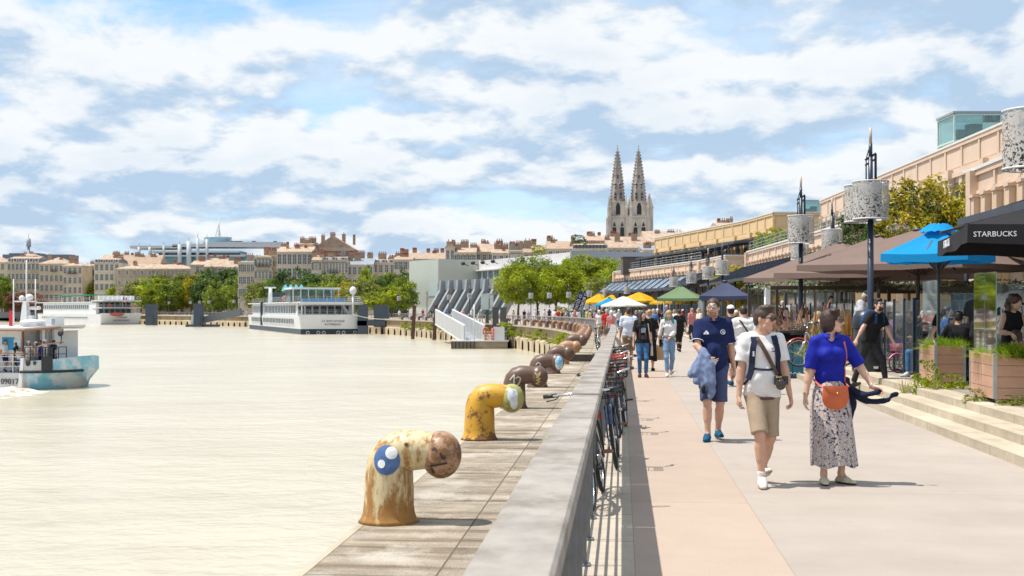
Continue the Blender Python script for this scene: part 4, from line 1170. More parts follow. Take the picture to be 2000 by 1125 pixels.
def canopy(t,p0,p1,zt=5.55,zb=3.95,out=4.2):
 p0=Vector((*p0,0));p1=Vector((*p1,0));d=(p1-p0);L_=d.length;d.normalize();nrm=Vector((-d.y,d.x,0))
 W=lambda u,o,z:tuple((p0+d*u+nrm*o)+Vector((0,0,z)))
 b=MB();b.add([W(0,0.34,zt),W(L_,0.34,zt),W(L_,out,zb),W(0,out,zb),W(0,0.34,zt-0.12),W(L_,0.34,zt-0.12),W(L_,out,zb-0.12),W(0,out,zb-0.12)],[(0,1,2,3),(7,6,5,4),(0,3,7,4),(1,5,6,2),(3,2,6,7),(0,4,5,1)])
 c=b.build('canopy',M_canopy,t)
 r=MB();n=int(L_/1.0)
 for i in range(n+1):
  u=L_*i/n
  r.bar(W(u,0.36,zt+0.03),W(u,out,zb+0.03),0.07,0.05)
 r.build('rib',M_canopy,c)
 g=MB()
 for i in range(n):
  if i%3==2:continue
  u0=L_*i/n+0.08;u1=L_*(i+1)/n-0.08
  f=lambda o:zt+(zb-zt)*(o-0.34)/(out-0.34)+0.02
  g.add([W(u0,0.7,f(0.7)),W(u1,0.7,f(0.7)),W(u1,out-0.3,f(out-0.3)),W(u0,out-0.3,f(out-0.3))],[(0,1,2,3)])
 g.build('skylight',M_canopy_l,c)
 q=MB();q.bar(W(0,out+0.08,zb-0.05),W(L_,out+0.08,zb-0.05),0.16,0.2);k=max(2,int(L_/6))
 for i in range(k+1):
  a=Vector(W(L_*i/k,out-0.1,0));q.cyl((a.x,a.y,0),(a.x,a.y,zb-0.13),0.07,n=8);q.bar((a.x,a.y,zb-0.9),W(L_*i/k,out-1.6,zb+0.35),0.06,0.08)
 q.build('canopy_frame',M_canopy,c)
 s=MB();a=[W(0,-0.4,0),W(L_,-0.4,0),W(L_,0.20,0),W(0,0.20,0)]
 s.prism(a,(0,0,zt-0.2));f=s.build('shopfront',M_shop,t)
 k=int(L_/3.2)
 for i in range(k):
  u=L_*(i+0.5)/k;s=MB()
  vs=[W(u-1.2,0.23,0.5),W(u+1.2,0.23,0.5),W(u+1.2,0.23,3.0),W(u-1.2,0.23,3.0)];s.add(vs,[(0,1,2,3)])
  s.build('shop_window',mat('shop_glass',(0.09,0.11,0.13),rough=0.08,var=0.5,scale=0.8),f)
 k=int(L_/4.5)
 for i in range(k):
  u=L_*(i+0.3)/k;s=MB()
  s.prism([W(u-0.5,0.24,3.1),W(u+0.5,0.24,3.1),W(u+0.5,0.24,4.0),W(u-0.5,0.24,4.0)],tuple(nrm*0.06))
  s.build('shop_sign',mat('sign_blue',(0.02,0.06,0.14),rough=0.4),f)
def hangars():
 ZL,ZU=7.0,11.1
 t=thing('hangar','nearest long cream quayside hangar with ochre drainpipes on the right edge','building')
 wall_run(t,(14.6,18),(17.3,46.0),4.9,ZL,'lower');canopy(t,(14.6,18),(16.3,36.0),5.2,4.35,3.0)
 wall_run(t,(19.5,46.6),(17.3,46.0),0,ZL,'lower',ends=False)
 wall_run(t,(20.2,72.4),(21.3,111),4.9,ZL,'lower');canopy(t,(20.2,72.4),(21.3,111))
 wall_run(t,(26.6,70.9),(20.2,72.2),0,ZL,'lower',ends=False)
 wall_run(t,(22.2,18),(24.6,62),6.0,ZU,'upper');wall_run(t,(24.6,62),(26.4,105),6.0,ZU,'upper')
 wall_run(t,(26.4,105),(44,104.2),0,ZU,'upper')
 b=MB();b.prism([(17.0,18,6.25),(19.0,45.8,6.25),(23.9,62,6.25),(20.9,72.6,6.25),(21.8,110.8,6.25),(26.8,111,6.25),(26.8,104,6.25),(24.9,62,6.25),(22.5,18,6.25)],(0,0,0.1));b.build('terrace_roof',M_zinc,t)
 b=MB();b.prism([(22.6,18,ZU-0.8),(25.0,62,ZU-0.8),(26.8,104.6,ZU-0.8),(44,104,ZU-0.8),(44,18,ZU-0.8)],(0,0,0.2));b.build('roof',M_zinc,t)
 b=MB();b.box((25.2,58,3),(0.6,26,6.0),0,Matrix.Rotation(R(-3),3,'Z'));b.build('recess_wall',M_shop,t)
 q=MB()
 for z in(7.25,7.5,7.8):q.bar((20.35,72.4,z),(21.45,111,z),0.04,0.04)
 for i in range(20):q.bar((20.35+1.1*i/19,72.4+38.6*i/19,7.0),(20.35+1.1*i/19,72.4+38.6*i/19,7.8),0.05,0.05)
 q.build('terrace_railing',mat('green_grey_rail',(0.22,0.27,0.25),rough=0.5),t)
 t2=thing('hangar','farther cream and ochre hangar behind the green and navy tents','building')
 wall_run(t2,(20.6,118),(20.0,130),4.9,ZL,'lower',ends=False);wall_run(t2,(20.0,130),(14.1,169),4.9,ZL,'lower');canopy(t2,(20.6,118),(20.0,130));canopy(t2,(20.0,130),(14.1,169),out=2.6)
 wall_run(t2,(26.4,117.6),(20.6,118),0,ZL,'lower',ends=False)
 wall_run(t2,(14.1,169),(22,170.5),0,ZL,'lower',ends=False)
 ZC=11.0
 wall_run(t2,(24.8,116.5),(24.0,128),6.5,ZC,'upper',wm=M_hang_y,panel_m=M_hang_y);wall_run(t2,(24.0,128),(18.4,158),6.5,ZC,'upper',wm=M_hang_y,panel_m=M_hang_y)
 wall_run(t2,(42,115.8),(24.8,116.5),0,ZC,'upper',wm=M_hang_y,panel_m=M_hang_y)
 b=MB();b.prism([(25.2,116.8,ZC-0.7),(24.4,128,ZC-0.7),(18.8,157.6,ZC-0.7),(42,160,ZC-0.7),(42,116,ZC-0.7)],(0,0,0.2));b.build('roof',M_zinc,t2)
 b=MB();b.prism([(21.0,118.2,6.25),(20.4,130,6.25),(14.6,168.6,6.25),(22,170,6.25),(24.2,158,6.25),(24.6,128,6.25),(25.3,117,6.25)],(0,0,0.1));b.build('terrace_roof',M_zinc,t2)
 q=MB()
 for z in(7.25,7.5,7.8):q.bar((20.0,130,z),(14.3,168,z),0.05,0.05)
 for i in range(18):f=i/17;q.bar((20.0-5.7*f,130+38*f,7.0),(20.0-5.7*f,130+38*f,7.8),0.05,0.05)
 q.build('terrace_railing',M_zinc,t2)
 p=thing('pergola','dark steel pergola shading the roof terrace under the ochre upper wall','pergola')
 q=MB();q.prism([(24.6,116.6,8.35),(21.3,118,8.1),(20.6,129,8.1),(15.8,157,8.1),(18.2,158,8.35),(23.8,128,8.35)],(0,0,0.22));q.build('pergola_roof',M_canopy,p)
 for i in range(12):
  f=i/11;a=Vector((21.0,119,0)).lerp(Vector((16.2,155,0)),f)+Vector((1.2*math.sin(f*math.pi),0,0))
  q=MB();q.bar((a.x,a.y,6.34),(a.x,a.y,8.1),0.16,0.16);q.bar((a.x,a.y,7.7),(a.x+1.6,a.y+0.2,8.2),0.1,0.12);q.build('post',M_canopy,p)
 b=thing('timber_screen','dark timber planter screen at the far end of the roof terrace','screen',(14.6,162,6.35));q=MB();q.box((2.2,0,1.1),(4.6,3,2.2));q.box((2.2,0,2.26),(4.8,3.2,0.1));q.build('boards',mat('dark_boards',(0.085,0.07,0.065),var=0.2,scale=1.5,stretch=(0.3,0.3,6)),b)
 def lift(px,w,d,zt,label,s=1.0):
  t=thing('lift_tower',label,'lift tower',((px-1000)*d/F,d,9.6));h=zt-9.6;g=MB()
  g.box((0,0,h/2),(w*0.96,w*0.96,h-0.1));g.build('glazing',glass('lift_glass',(0.62,0.85,0.82),0.75),t)
  f=MB();u=w/2
  for sx in(-1,1):
   for sy in(-1,1):f.box((sx*u,sy*u,h/2),(0.09,0.09,h))
  for zz in(0.05,h*0.55,h):
   for s_ in(-1,1):f.box((0,s_*u,zz),(w-0.1,0.08,0.1));f.box((s_*u,0,zz),(0.08,w-0.1,0.1))
  f.build('frame',mat('pale_green_frame',(0.42,0.53,0.5),rough=0.4),t);r=MB();r.box((0,0,h+0.12),(w+0.2,w+0.2,0.12));r.build('roof',M_zinc,t)
  c=MB();c.cyl((0.25,0,0.0),(0.25,0,h-0.4),w*0.18,n=12);c.box((-0.4,0.2,h*0.4),(0.6,0.6,h*0.8));c.build('lift_car',mat('lift_grey',(0.3,0.36,0.36),rough=0.4),t)
  c=MB();c.lathe([(0,-0.03),(w*0.24,-0.03),(w*0.24,0.03),(0,0.03)],24,M=Matrix.Translation((0.18,-u-0.07,h*0.32))@Matrix.Rotation(R(90),4,'X'));c.build('disc',mat('amber_disc',(0.55,0.27,0.03),rough=0.5),t)
  return t
 lift(1893,2.7,72,12.95,'pale green glass lift head with an amber disc on the near roof')
 lift(1584,2.0,126,12.7,'small green glass lift head at the end of the near hangar roof')
hangars()
# translucent glass museum
def museum():
 t=thing('museum','translucent pale green glass hall with slanted concrete fins on the far quay','building',(-16.2,270,0))
 Mg=mat('green_channel_glass',(0.42,0.45,0.40),rough=0.3,var=0.06,scale=3,stretch=(3,3,0.05));My=mat('sand_channel_glass',(0.46,0.475,0.41),rough=0.3,var=0.08,scale=3,stretch=(3,3,0.05))
 z=lambda y,d=270:EYE+(HZ-y)*d/F
 H_=z(506);L0=Vector((-7.4,12,0));R0=Vector((9.2,4,0))
 b=MB();b.prism([(0,0,2.2),tuple(L0+Vector((0,0,2.2))),tuple(L0+R0+Vector((0,0,2.2))),tuple(R0+Vector((0,0,2.2)))],(0,0,H_-2.2));
 b.build('glass_hall',[Mg],t)
 q=MB();nf=R0.normalized();nrm=Vector((nf.y,-nf.x,0));Wf=lambda u,o,zz:tuple(nf*u+nrm*o+Vector((0,0,zz)));Lr=R0.length
 q.prism([Wf(0.05,0.03,7.4),Wf(Lr,0.03,7.4),Wf(Lr,0.03,H_),Wf(0.05,0.03,H_)],tuple(nrm*0.08));q.build('front_glazing',My,t)
 q=MB();q.prism([Wf(0.3,0.05,4.6),Wf(Lr,0.05,4.6),Wf(Lr,0.05,7.35),Wf(0.3,0.05,7.35)],tuple(nrm*0.06));q.build('dark_window_band',mat('smoke_glass',(0.10,0.15,0.2),rough=0.1,var=0.2,scale=1),t)
 nl=L0.normalized();nrl=Vector((-nl.y,nl.x,0));Wl=lambda u,o,zz:tuple(nl*u+nrl*o+Vector((0,0,zz)))
 q=MB();q.prism([Wl(0.2,0.03,4.7),Wl(4.2,0.03,4.7),Wl(4.2,0.03,7.6),Wl(0.2,0.03,7.6)],tuple(nrl*0.07));q.build('pale_window',mat('pale_glass',(0.42,0.5,0.5),rough=0.2,var=0.1,scale=2),t)
 q=MB();q.prism([(-0.05,-0.05,0),tuple(L0*1.01),tuple(L0*1.01+R0),tuple(R0*1.01)],(0,0,2.2));q.build('plinth',mat('pale_plinth',(0.52,0.55,0.52),rough=0.6),t)
 A=Vector((8.4,4.5,0));B=Vector((27.2,-38,0));d=(B-A).normalized();n2=Vector((d.y,-d.x,0))*-1
 n2=Vector((-0.91,-0.41,0));W=lambda u,o,zz:tuple(A+d*u+n2*o+Vector((0,0,zz)));Lb=(B-A).length
 q=MB();q.prism([W(0,-14,0),W(Lb,-14,0),W(Lb,0,0),W(0,0,0)],(0,0,12.6));q.build('white_hall',mat('hall_white',(0.60,0.59,0.585),rough=0.6,var=0.06,scale=0.6),t)
 q=MB();q.prism([W(Lb+0.02,-60,8.0),W(Lb+0.02,0.05,8.0),W(Lb+0.02,0.05,12.9),W(Lb+0.02,-60,12.9)],tuple(-d*14.0)if False else tuple(d*0.3));q.build('grey_end_wall',mat('hall_grey',(0.30,0.335,0.39),rough=0.6,var=0.05),t)
 q=MB();q.prism([W(0,0.02,6.2),W(Lb,0.02,6.2),W(Lb,0.02,10.2),W(0,0.02,10.2)],tuple(n2*0.1));q.build('glazing',mat('hall_glass',(0.16,0.24,0.27),rough=0.1,var=0.3,scale=0.8),t)
 for i in range(15):
  u=Lb*i/14;q=MB();q.prism([W(u,0.13,6.2),W(u+0.5,0.13,6.2),W(u+0.5,0.13,10.2),W(u,0.13,10.2)],tuple(n2*0.2));q.build('mullion',M_cap,t)
 q=MB();q.prism([W(-3,0.0,10.2),W(Lb,0.0,10.2),W(Lb,0.9,10.3),W(-3,0.9,10.3)],(0,0,0.25));q.build('eave',M_cap,t)
 F0=Vector((2.0,-8.0,0));F1=Vector((17.5,-33,0));df=(F1-F0).normalized();Lf=(F1-F0).length;n3=Vector((-0.95,-0.30,0))
 V=lambda u,o,zz:tuple(F0+df*u+n3*o+Vector((0,0,zz)))
 q=MB();q.prism([V(0,0.4,6.0),V(Lf,0.4,6.0),V(Lf,3.8,0.2),V(0,3.8,0.2)],(0.2,0.1,-0.1));q.build('dark_glazing',mat('fin_glass',(0.035,0.05,0.06),rough=0.15,var=0.4,scale=1.5,stretch=(1,1,4)),t)
 q=MB();q.prism([V(0,0.2,5.9),V(Lf,0.2,5.9),V(Lf,0.2,7.9),V(0,0.2,7.9)],tuple(n3*0.3));q.build('grey_band',mat('fin_band',(0.20,0.25,0.29),rough=0.4),t)
 Mf=mat('fin_concrete',(0.27,0.28,0.285),rough=0.7,var=0.1,scale=0.8)
 for i in range(9):
  u=Lf*i/8;q=MB()
  q.prism([V(u,0.55,7.95),V(u,1.3,7.9),V(u,1.5,5.8),V(u,4.9,0.0),V(u,3.2,0.0),V(u,0.55,5.0)],tuple(df*0.75));q.build('fin',Mf,t)
 for px,y in((915,519),(934,518),(953,517),(973,515)):
  dd=262;c=Vector(((px-1000)*dd/F,dd,z(y,dd)))-Vector((-16.2,270,0));q=MB()
  q.cyl(c,c+Vector((-1.0,-1.0,0.3)),0.08,n=6);q.ell(c+Vector((-1.1,-1.1,0.45)),(0.5,0.5,0.4),10,6);q.build('floodlight',M_iron,t)
 b=MB();b.box((8,20,2.0),(44,1,4.0));b.build('ground_floor_glazing',mat('fin_glass',(0.035,0.05,0.06)),t)
museum()
# vegetation
def leaf_mat(name,c,tr=0.35,var=0.35,sc=0.9):
 return mat(name,c,rough=0.55,var=var,scale=sc,trans=tr,spec=0.25,detail=2)
LEAF={'bright':[leaf_mat('leaf_yellow_green',(0.27,0.32,0.014)),leaf_mat('leaf_lime',(0.35,0.39,0.016)),leaf_mat('leaf_mid',(0.14,0.20,0.016))],'green':[leaf_mat('leaf_green',(0.19,0.25,0.03)),leaf_mat('leaf_fresh',(0.26,0.31,0.03)),leaf_mat('leaf_deep',(0.075,0.13,0.022))],'dark':[leaf_mat('leaf_dark',(0.08,0.14,0.035)),leaf_mat('leaf_forest',(0.12,0.18,0.035)),leaf_mat('leaf_blackgreen',(0.03,0.06,0.022))],'olive':[leaf_mat('leaf_olive',(0.22,0.245,0.04)),leaf_mat('leaf_pale',(0.30,0.32,0.075)),leaf_mat('leaf_moss',(0.11,0.13,0.03))],'yellow':[leaf_mat('leaf_gold',(0.40,0.33,0.014)),leaf_mat('leaf_lemon',(0.33,0.33,0.018)),leaf_mat('leaf_ochre',(0.22,0.17,0.018))],'pink':[leaf_mat('blossom_pink',(0.33,0.13,0.10)),leaf_mat('blossom_rust',(0.25,0.11,0.07)),leaf_mat('blossom_leaf',(0.13,0.11,0.04))],'magnolia':[leaf_mat('leaf_magnolia',(0.42,0.38,0.018),0.3),leaf_mat('leaf_bronze',(0.40,0.29,0.025),0.25),leaf_mat('leaf_gloss',(0.07,0.10,0.014),0.2)],}  # three leaf tones per set, mixed at random over the clumps
M_bark=mat('bark',(0.16,0.125,0.09),rough=0.95,var=0.3,scale=4,bump=0.5,stretch=(1,1,0.3))
def leaf_cloud(seed,clumps,per,spread,leaf,shape=lambda p:True,rad=(1,1,1),weights=(0.45,0.3,0.25),up=0.55,hollow=0.35,name='crown'):
 """leaves in clumps through an uneven ellipsoid; returns (verts, faces, material index)"""
 g=np.random.default_rng(seed);C=[]
 lob=g.normal(size=(7,3));lob/=np.linalg.norm(lob,axis=1)[:,None];la=g.uniform(-0.28,0.22,7)
 while len(C)<clumps:
  p=g.normal(size=3);p/=np.linalg.norm(p)
  k=1+float(np.sum(la*np.maximum(0,lob@p)**3))
  r=k*(hollow+(1-hollow)*g.uniform()**0.45)
  q=p*r
  if q[2]<-0.75 or not shape(q):continue
  C.append(q)
 C=np.array(C);n=clumps*per
 cl=np.repeat(np.arange(clumps),per)
 csz=g.uniform(0.6,1.35,clumps)
 off=g.normal(size=(n,3));off/=np.linalg.norm(off,axis=1)[:,None]
 off*=(g.uniform(size=(n,1))**0.5)*spread*csz[cl][:,None];off[:,2]*=0.75
 P=(C[cl]+off)*np.array(rad)
 nr=g.normal(size=(n,3))*0.8+off/spread*0.7;nr[:,2]+=up
 nr/=np.linalg.norm(nr,axis=1)[:,None]
 a=g.normal(size=(n,3));u=np.cross(nr,a);u/=np.linalg.norm(u,axis=1)[:,None];v=np.cross(nr,u)
 s=leaf*g.uniform(0.6,1.3,(n,1))
 V=np.stack([P-u*s,P-v*s*0.5+nr*s*0.12,P+u*s,P+v*s*0.5+nr*s*0.12],1).reshape(-1,3)
 Fc=np.arange(n*4).reshape(-1,4)
 base=g.choice(3,clumps,p=weights);mi=np.where(g.uniform(size=n)<0.7,base[cl],g.choice(3,n,p=weights))
 return V,Fc,mi
def mesh_np(name,V,Fc,mi,mats):
 me=bpy.data.meshes.new(name);n=len(Fc);k=Fc.shape[1]
 me.vertices.add(len(V));me.vertices.foreach_set('co',V.astype(np.float32).ravel())
 me.loops.add(n*k);me.loops.foreach_set('vertex_index',Fc.astype(np.int32).ravel())
 me.polygons.add(n);me.polygons.foreach_set('loop_start',np.arange(0,n*k,k,dtype=np.int32));me.polygons.foreach_set('loop_total',np.full(n,k,dtype=np.int32))
 for m_ in mats:me.materials.append(m_)
 me.polygons.foreach_set('material_index',mi.astype(np.int32));me.update(calc_edges=True);me.validate()
 return me
CROWN=[mesh_np('crown',*leaf_cloud(11+i,110,40,0.27,0.068),LEAF['green'])for i in range(4)]
CROWN_BIG=[mesh_np('crown',*leaf_cloud(31+i,170,70,0.23,0.042),LEAF['bright'])for i in range(2)]
def trunk_mesh(seed):
 r=random.Random(seed);b=MB()
 b.tube([(0,0,0),(0.02,0,0.3),(0.01,0.03,0.62),(0,0,1.0)],[0.075,0.055,0.045,0.03],8)
 for i in range(6):
  a=i*1.05+r.uniform(-0.3,0.3);z=0.45+0.08*i
  b.tube([(0,0,z),(0.22*math.cos(a),0.22*math.sin(a),z+0.2),(0.46*math.cos(a),0.46*math.sin(a),z+0.5)],[0.032,0.022,0.01],6)
 o=b.build('trunk',M_bark);me=o.data;bpy.data.objects.remove(o);return me
TRUNK=[trunk_mesh(i)for i in range(3)]
def tree(loc,w,h,zc,kind,label,group=None,seed=0,big=False,name='tree',cat='tree'):
 """w crown width, h total height, zc underside of the crown"""
 t=thing(name,label,cat,loc,(seed*1.7)%6.28,group)
 hc=(h-zc)/2
 part('crown',(CROWN_BIG if big else CROWN)[seed%(2 if big else 4)],t,LEAF[kind],(0,0,zc+hc*0.92),(0,0,seed*2.1),(w*0.60,w*0.60,hc*1.1))
 part('trunk',TRUNK[seed%3],t,None,(0,0,0),(0,0,seed),(max(w/2,1.5),max(w/2,1.5),zc+hc*0.6))
 return t
def trees():
 k=0
 far=[(4,535,34,455,'green'),(86,556,18,475,'dark'),(112,553,34,478,'green'),(160,537,52,480,'green'),(190,548,44,470,'bright'),(225,531,54,484,'dark'),(240,550,46,462,'bright'),(258,540,40,470,'olive'),(276,546,52,440,'olive'),(312,545,60,432,'bright'),(320,532,50,455,'olive'),(337,548,40,428,'green'),(355,534,42,440,'green'),(380,537,36,430,'yellow'),(408,527,52,424,'dark'),(425,548,40,404,'green'),(452,522,56,410,'dark'),(470,546,40,380,'green'),(486,530,56,388,'green'),(508,548,44,366,'olive'),(530,550,40,352,'green'),(560,530,54,350,'dark'),(578,552,36,330,'olive'),(603,529,58,340,'dark'),(620,550,46,318,'green'),(645,538,40,322,'green'),(640,556,44,300,'bright'),(672,536,46,318,'green'),(684,549,50,292,'yellow'),(716,526,32,318,'bright'),(712,546,54,284,'olive'),(736,540,40,290,'dark'),(757,531,46,298,'green'),(758,561,56,262,'bright'),(786,542,44,272,'green'),(794,524,30,300,'dark')]
 word={'green':'mid green','dark':'dark green','olive':'pale olive','bright':'bright green','yellow':'golden yellow'}
 for(px,y,w,d,kind)in far:
  m_=d/F;h=EYE+(HZ-y)*m_
  side='behind the passenger ships at the left' if px<300 else('between the two cruise ships' if px<500 else 'behind the navy banded cruise ship')
  tree(((px-1000)*m_,d,0),w*m_*1.2,h,1.3+(k%3)*0.5,kind,f'{word[kind]} leafy tree on the far quay {side}','trees of one colour along the far quay '+side+' '+word[kind],k);k+=1
 for px,w,y,d in((14,50,573,462),(48,54,571,455),(72,34,576,450)):
  tree(((px-1000)*d/F,d,0),w*d/F,EYE+(HZ-y)*d/F,2.2,'pink','low spreading pink blossoming tree on the far left quay','pink blossoming trees',k);k+=1
 pl=[(1012,512,74,214,'bright','leftmost bright plane tree beside the concrete fins'),(1050,505,84,222,'green','deeper green plane tree second from the concrete fins'),(1086,512,76,212,'bright','plane tree just left of the dark blue feather flags'),(1130,503,84,220,'bright','broad yellow green plane tree right above the feather flags'),(1172,500,84,216,'bright','tall yellow green plane tree before the grey end wall'),(1216,510,70,206,'bright','rightmost plane tree, half behind the hangar corner'),(1182,541,64,186,'olive','smaller pale tree standing in front of the plane trees by the hangar')]
 for px,y,w,d,kind,lab in pl:
  m_=d/F;tree(((px-1000)*m_,d,0),w*m_*1.1,EYE+(HZ-y)*m_,2.7,kind,lab,None,k,True,'plane_tree');k+=1
 tree((17.75,52,0.356),3.5,6.7,2.9,'magnolia','bushy yellow green magnolia in front of the near hangar wall',None,2,True,'magnolia_tree')
 tree((19.4,50.5,0.356),3.0,7.0,3.0,'magnolia','second magnolia, its top just right of the bushy one by the hangar',None,3,True,'magnolia_tree')
 tree((18.9,66,0.356),2.6,7.1,3.6,'dark','dark leafed small tree beside the twin lanterns',None,5,True)
 tree((20.0,113,0),3.2,5.6,2.0,'magnolia','yellow green tree in the gap between the two hangars',None,6,True,'magnolia_tree')
 tree((21.6,114.5,0),3.0,5.0,1.8,'yellow','golden tree right of the one in the hangar gap',None,7,True,'magnolia_tree')
trees()
def blades(seed,n,L_,w,spread=0.6,droop=0.5,mats=None,name='leaves'):
 """sword leaved plant"""
 r=random.Random(seed);V=[];Fc=[];mi=[]
 for i in range(n):
  a=r.uniform(0,6.28);t=r.uniform(0.05,1)**0.8*spread;l=L_*r.uniform(0.6,1.1);ww=w*r.uniform(0.7,1.2)
  c,s_=math.cos(a),math.sin(a);k=5;o=len(V);b0=r.uniform(0,0.12)
  for j in range(k+1):
   f=j/k;out=b0+l*(math.sin(t)*f+droop*t*f*f*0.6);z=l*(math.cos(t)*f-droop*t*f*f*0.55);wd=ww*(1-f**2.2)*(0.6+0.8*f if f<0.5 else 1)
   V.append((c*out-s_*wd,s_*out+c*wd,z));V.append((c*out+s_*wd,s_*out-c*wd,z))
   if j:Fc.append((o+2*j-2,o+2*j-1,o+2*j+1,o+2*j));mi.append(r.choice([0,0,1,2]))
 return mesh_np(name,np.array(V,float),np.array(Fc),np.array(mi),mats)
PH_B=[leaf_mat('flax_bronze',(0.24,0.125,0.07),0.25),leaf_mat('flax_tan',(0.40,0.23,0.12),0.25),leaf_mat('flax_red',(0.17,0.07,0.045),0.25)]
PH_O=[leaf_mat('flax_orange',(0.52,0.22,0.07),0.3),leaf_mat('flax_gold',(0.50,0.33,0.06),0.3),leaf_mat('flax_pale',(0.45,0.28,0.14),0.3)]
PH_G=[leaf_mat('flax_green',(0.20,0.24,0.03),0.3),leaf_mat('flax_lime',(0.36,0.36,0.05),0.3),leaf_mat('flax_dark',(0.07,0.11,0.02),0.3)]
FERN=[leaf_mat('fern_lime',(0.30,0.42,0.02),0.4),leaf_mat('fern_bright',(0.40,0.48,0.025),0.4),leaf_mat('fern_green',(0.15,0.26,0.015),0.4)]
ME_PH=[blades(5,46,1.5,0.035,0.75,0.5,PH_B),blades(6,40,1.3,0.04,0.6,0.3,PH_O),blades(7,60,1.2,0.03,0.9,0.7,PH_G)]
ME_GRASS=blades(9,50,0.5,0.008,0.8,0.8,[leaf_mat('grass_straw',(0.36,0.30,0.10)),leaf_mat('grass_green',(0.16,0.22,0.03)),leaf_mat('grass_lime',(0.27,0.30,0.04))])
ME_BUSH=mesh_np('leaves',*leaf_cloud(71,40,30,0.3,0.09),LEAF['bright'])
ME_WEED=mesh_np('leaves',*leaf_cloud(72,36,26,0.3,0.085,up=0.6),LEAF['olive'])
def plant(me,loc,s,label,cat='plant',name='plant',mats=None,group=None,rz=0.0):
 t=thing(name,label,cat,loc,rz,group)
 part('leaves',me,t,mats,(0,0,0),(0,0,0),s if isinstance(s,tuple)else(s,s,s));return t
def plants():
 def at(px,d,z):return((px-1000)*d/F,d,z)
 for px,d,mi,s,lab in((1585,34,0,1.1,'bronze sword leaved plant behind the man with the camera strap'),(1545,36,0,1.0,'bronze spiky plant left of the dark lamp post'),(1612,31,2,0.95,'green spiky plant arching behind the woman in blue'),(1660,33,1,1.05,'orange spiky plant behind the man in the grey cap'),(1858,27,1,0.95,'orange flax plant behind the glass screens'),(1900,29,1,0.85,'pale orange flax right of the bigger orange one'),(1500,42,0,1.0,'bronze flax clump near the white strolling shirt'),(1592,26.5,2,0.75,'low green rush by the teal bin')):
  plant(ME_PH[mi],at(px,d,0.5),s,lab,name='flax_plant',rz=px)
 for px,d,z,s,kind,lab in((1308,66,0.2,0.5,'bright','lime green shrub beside the paper bag carrier'),(1290,90,0,0.7,'yellow','yellow green shrub under the yellow parasols'),(1265,120,0,1.1,'olive','olive shrub beneath the white parasol'),(1100,186,0,1.6,'olive','round olive shrub under the plane trees'),(1506,40,0.36,0.42,'green','green shrub by the terrace tables')):
  plant(ME_BUSH,at(px,d,z+s*0.5),s,lab,'shrub','shrub',LEAF[kind])
 g='roof garden shrubs'
 for px,y,d,s,kind in((1340,492,150,1.3,'bright'),(1318,498,154,0.9,'olive'),(1362,489,146,1.5,'bright'),(1392,491,140,0.8,'olive'),(1490,470,112,0.9,'bright'),(1520,466,110,1.1,'bright')):
  m_=d/F;plant(ME_BUSH,((px-1000)*m_,d,EYE+(HZ-y)*m_),s,f'{"lime" if kind == "bright" else "olive"} shrub on the hangar roof terrace','shrub','shrub',LEAF[kind],g+' '+kind)
 for px,y,d,s,mi,lab in((1618,448,100,1.3,2,'palm like plant on the roof terrace by the upper wall'),(1585,455,104,1.1,2,'smaller palm like plant at the terrace corner'),(1310,505,150,0.9,1,'pale feathery grass on the roof terrace edge')):
  m_=d/F;plant(ME_PH[mi],((px-1000)*m_,d,EYE+(HZ-y)*m_-s*0.8),s,lab,name='palm_plant')
 d=340;plant(ME_BUSH,((1131-1000)*d/F,d,EYE+137*d/F),(2.2,1.6,1.6),'dark roof garden shrub beside the white mansard attic','shrub','shrub',LEAF['dark'])
 d=300;plant(ME_BUSH,((1052-1000)*d/F,d,EYE+117*d/F),(2.0,1.6,1.4),'lime tree top poking over the white hall','shrub','shrub',LEAF['bright'])
 for px,d,z,s,lab in((1812,21.4,0.36,(0.30,0.22,0.34),'bushy yellow weed at the foot of the farther planter'),(1858,21.2,0.36,(0.34,0.2,0.18),'low weeds between the two planters'),(1905,18.3,0.36,(0.20,0.16,0.13),'small weed tuft at the corner of the nearer planter'),(1985,17.5,0.36,(0.3,0.15,0.10),'weed tuft under the nearer planter by the frame edge')):
  plant(ME_WEED,((px-1000)*d/F,d,z+s[2]*0.4),s,lab,'weed','weed',LEAF['bright']if px<1900 else LEAF['olive'])
 plant(ME_GRASS,(7.2,20.9,0.36),0.6,'dry grass tuft beside the bushy yellow weed','grass tuft','grass_tuft');plant(ME_GRASS,(7.1,17.4,0.36),0.35,'dry grass tuft under the nearer planter','grass tuft','grass_tuft')
 plant(ME_GRASS,(6.96,21.8,0.24),0.7,'single tall weed growing out of the steps','grass tuft','grass_tuft')
 r=random.Random(4);g='small green weeds in the joints of the quay stone'
 for i in range(16):
  y=8+i*2.6;p,n=q_at(s_of_y(y),1.56+r.uniform(-0.04,0.05));s=r.uniform(0.03,0.075)
  plant(ME_WEED,(p.x,p.y,s*0.5),(s*1.4,s*1.6,s),'small green weed in the joint between quay stone and railing','weed','weed',LEAF['bright'],g)
 g='green plants hanging on the quay wall'
 s=s_of_y(92)
 while s<s_of_y(215):
  p,n=q_at(s,0.1);k=r.uniform(0.3,0.7);plant(ME_BUSH,(p.x,p.y,-1.15+r.uniform(-0.15,0.5)),(k*1.5,k*1.5,k),'bright green plant growing out of the curved quay wall','wall plant','wall_plant',LEAF['bright'],g);s+=r.uniform(2.2,6.5)
 p,n=q_at(s_of_y(141),-0.3);plant(ME_BUSH,(p.x,p.y,-0.7),(1.5,1.5,1.1),'large lime green bush growing on the quay wall by the steel piles','bush','bush',LEAF['bright'])
plants()
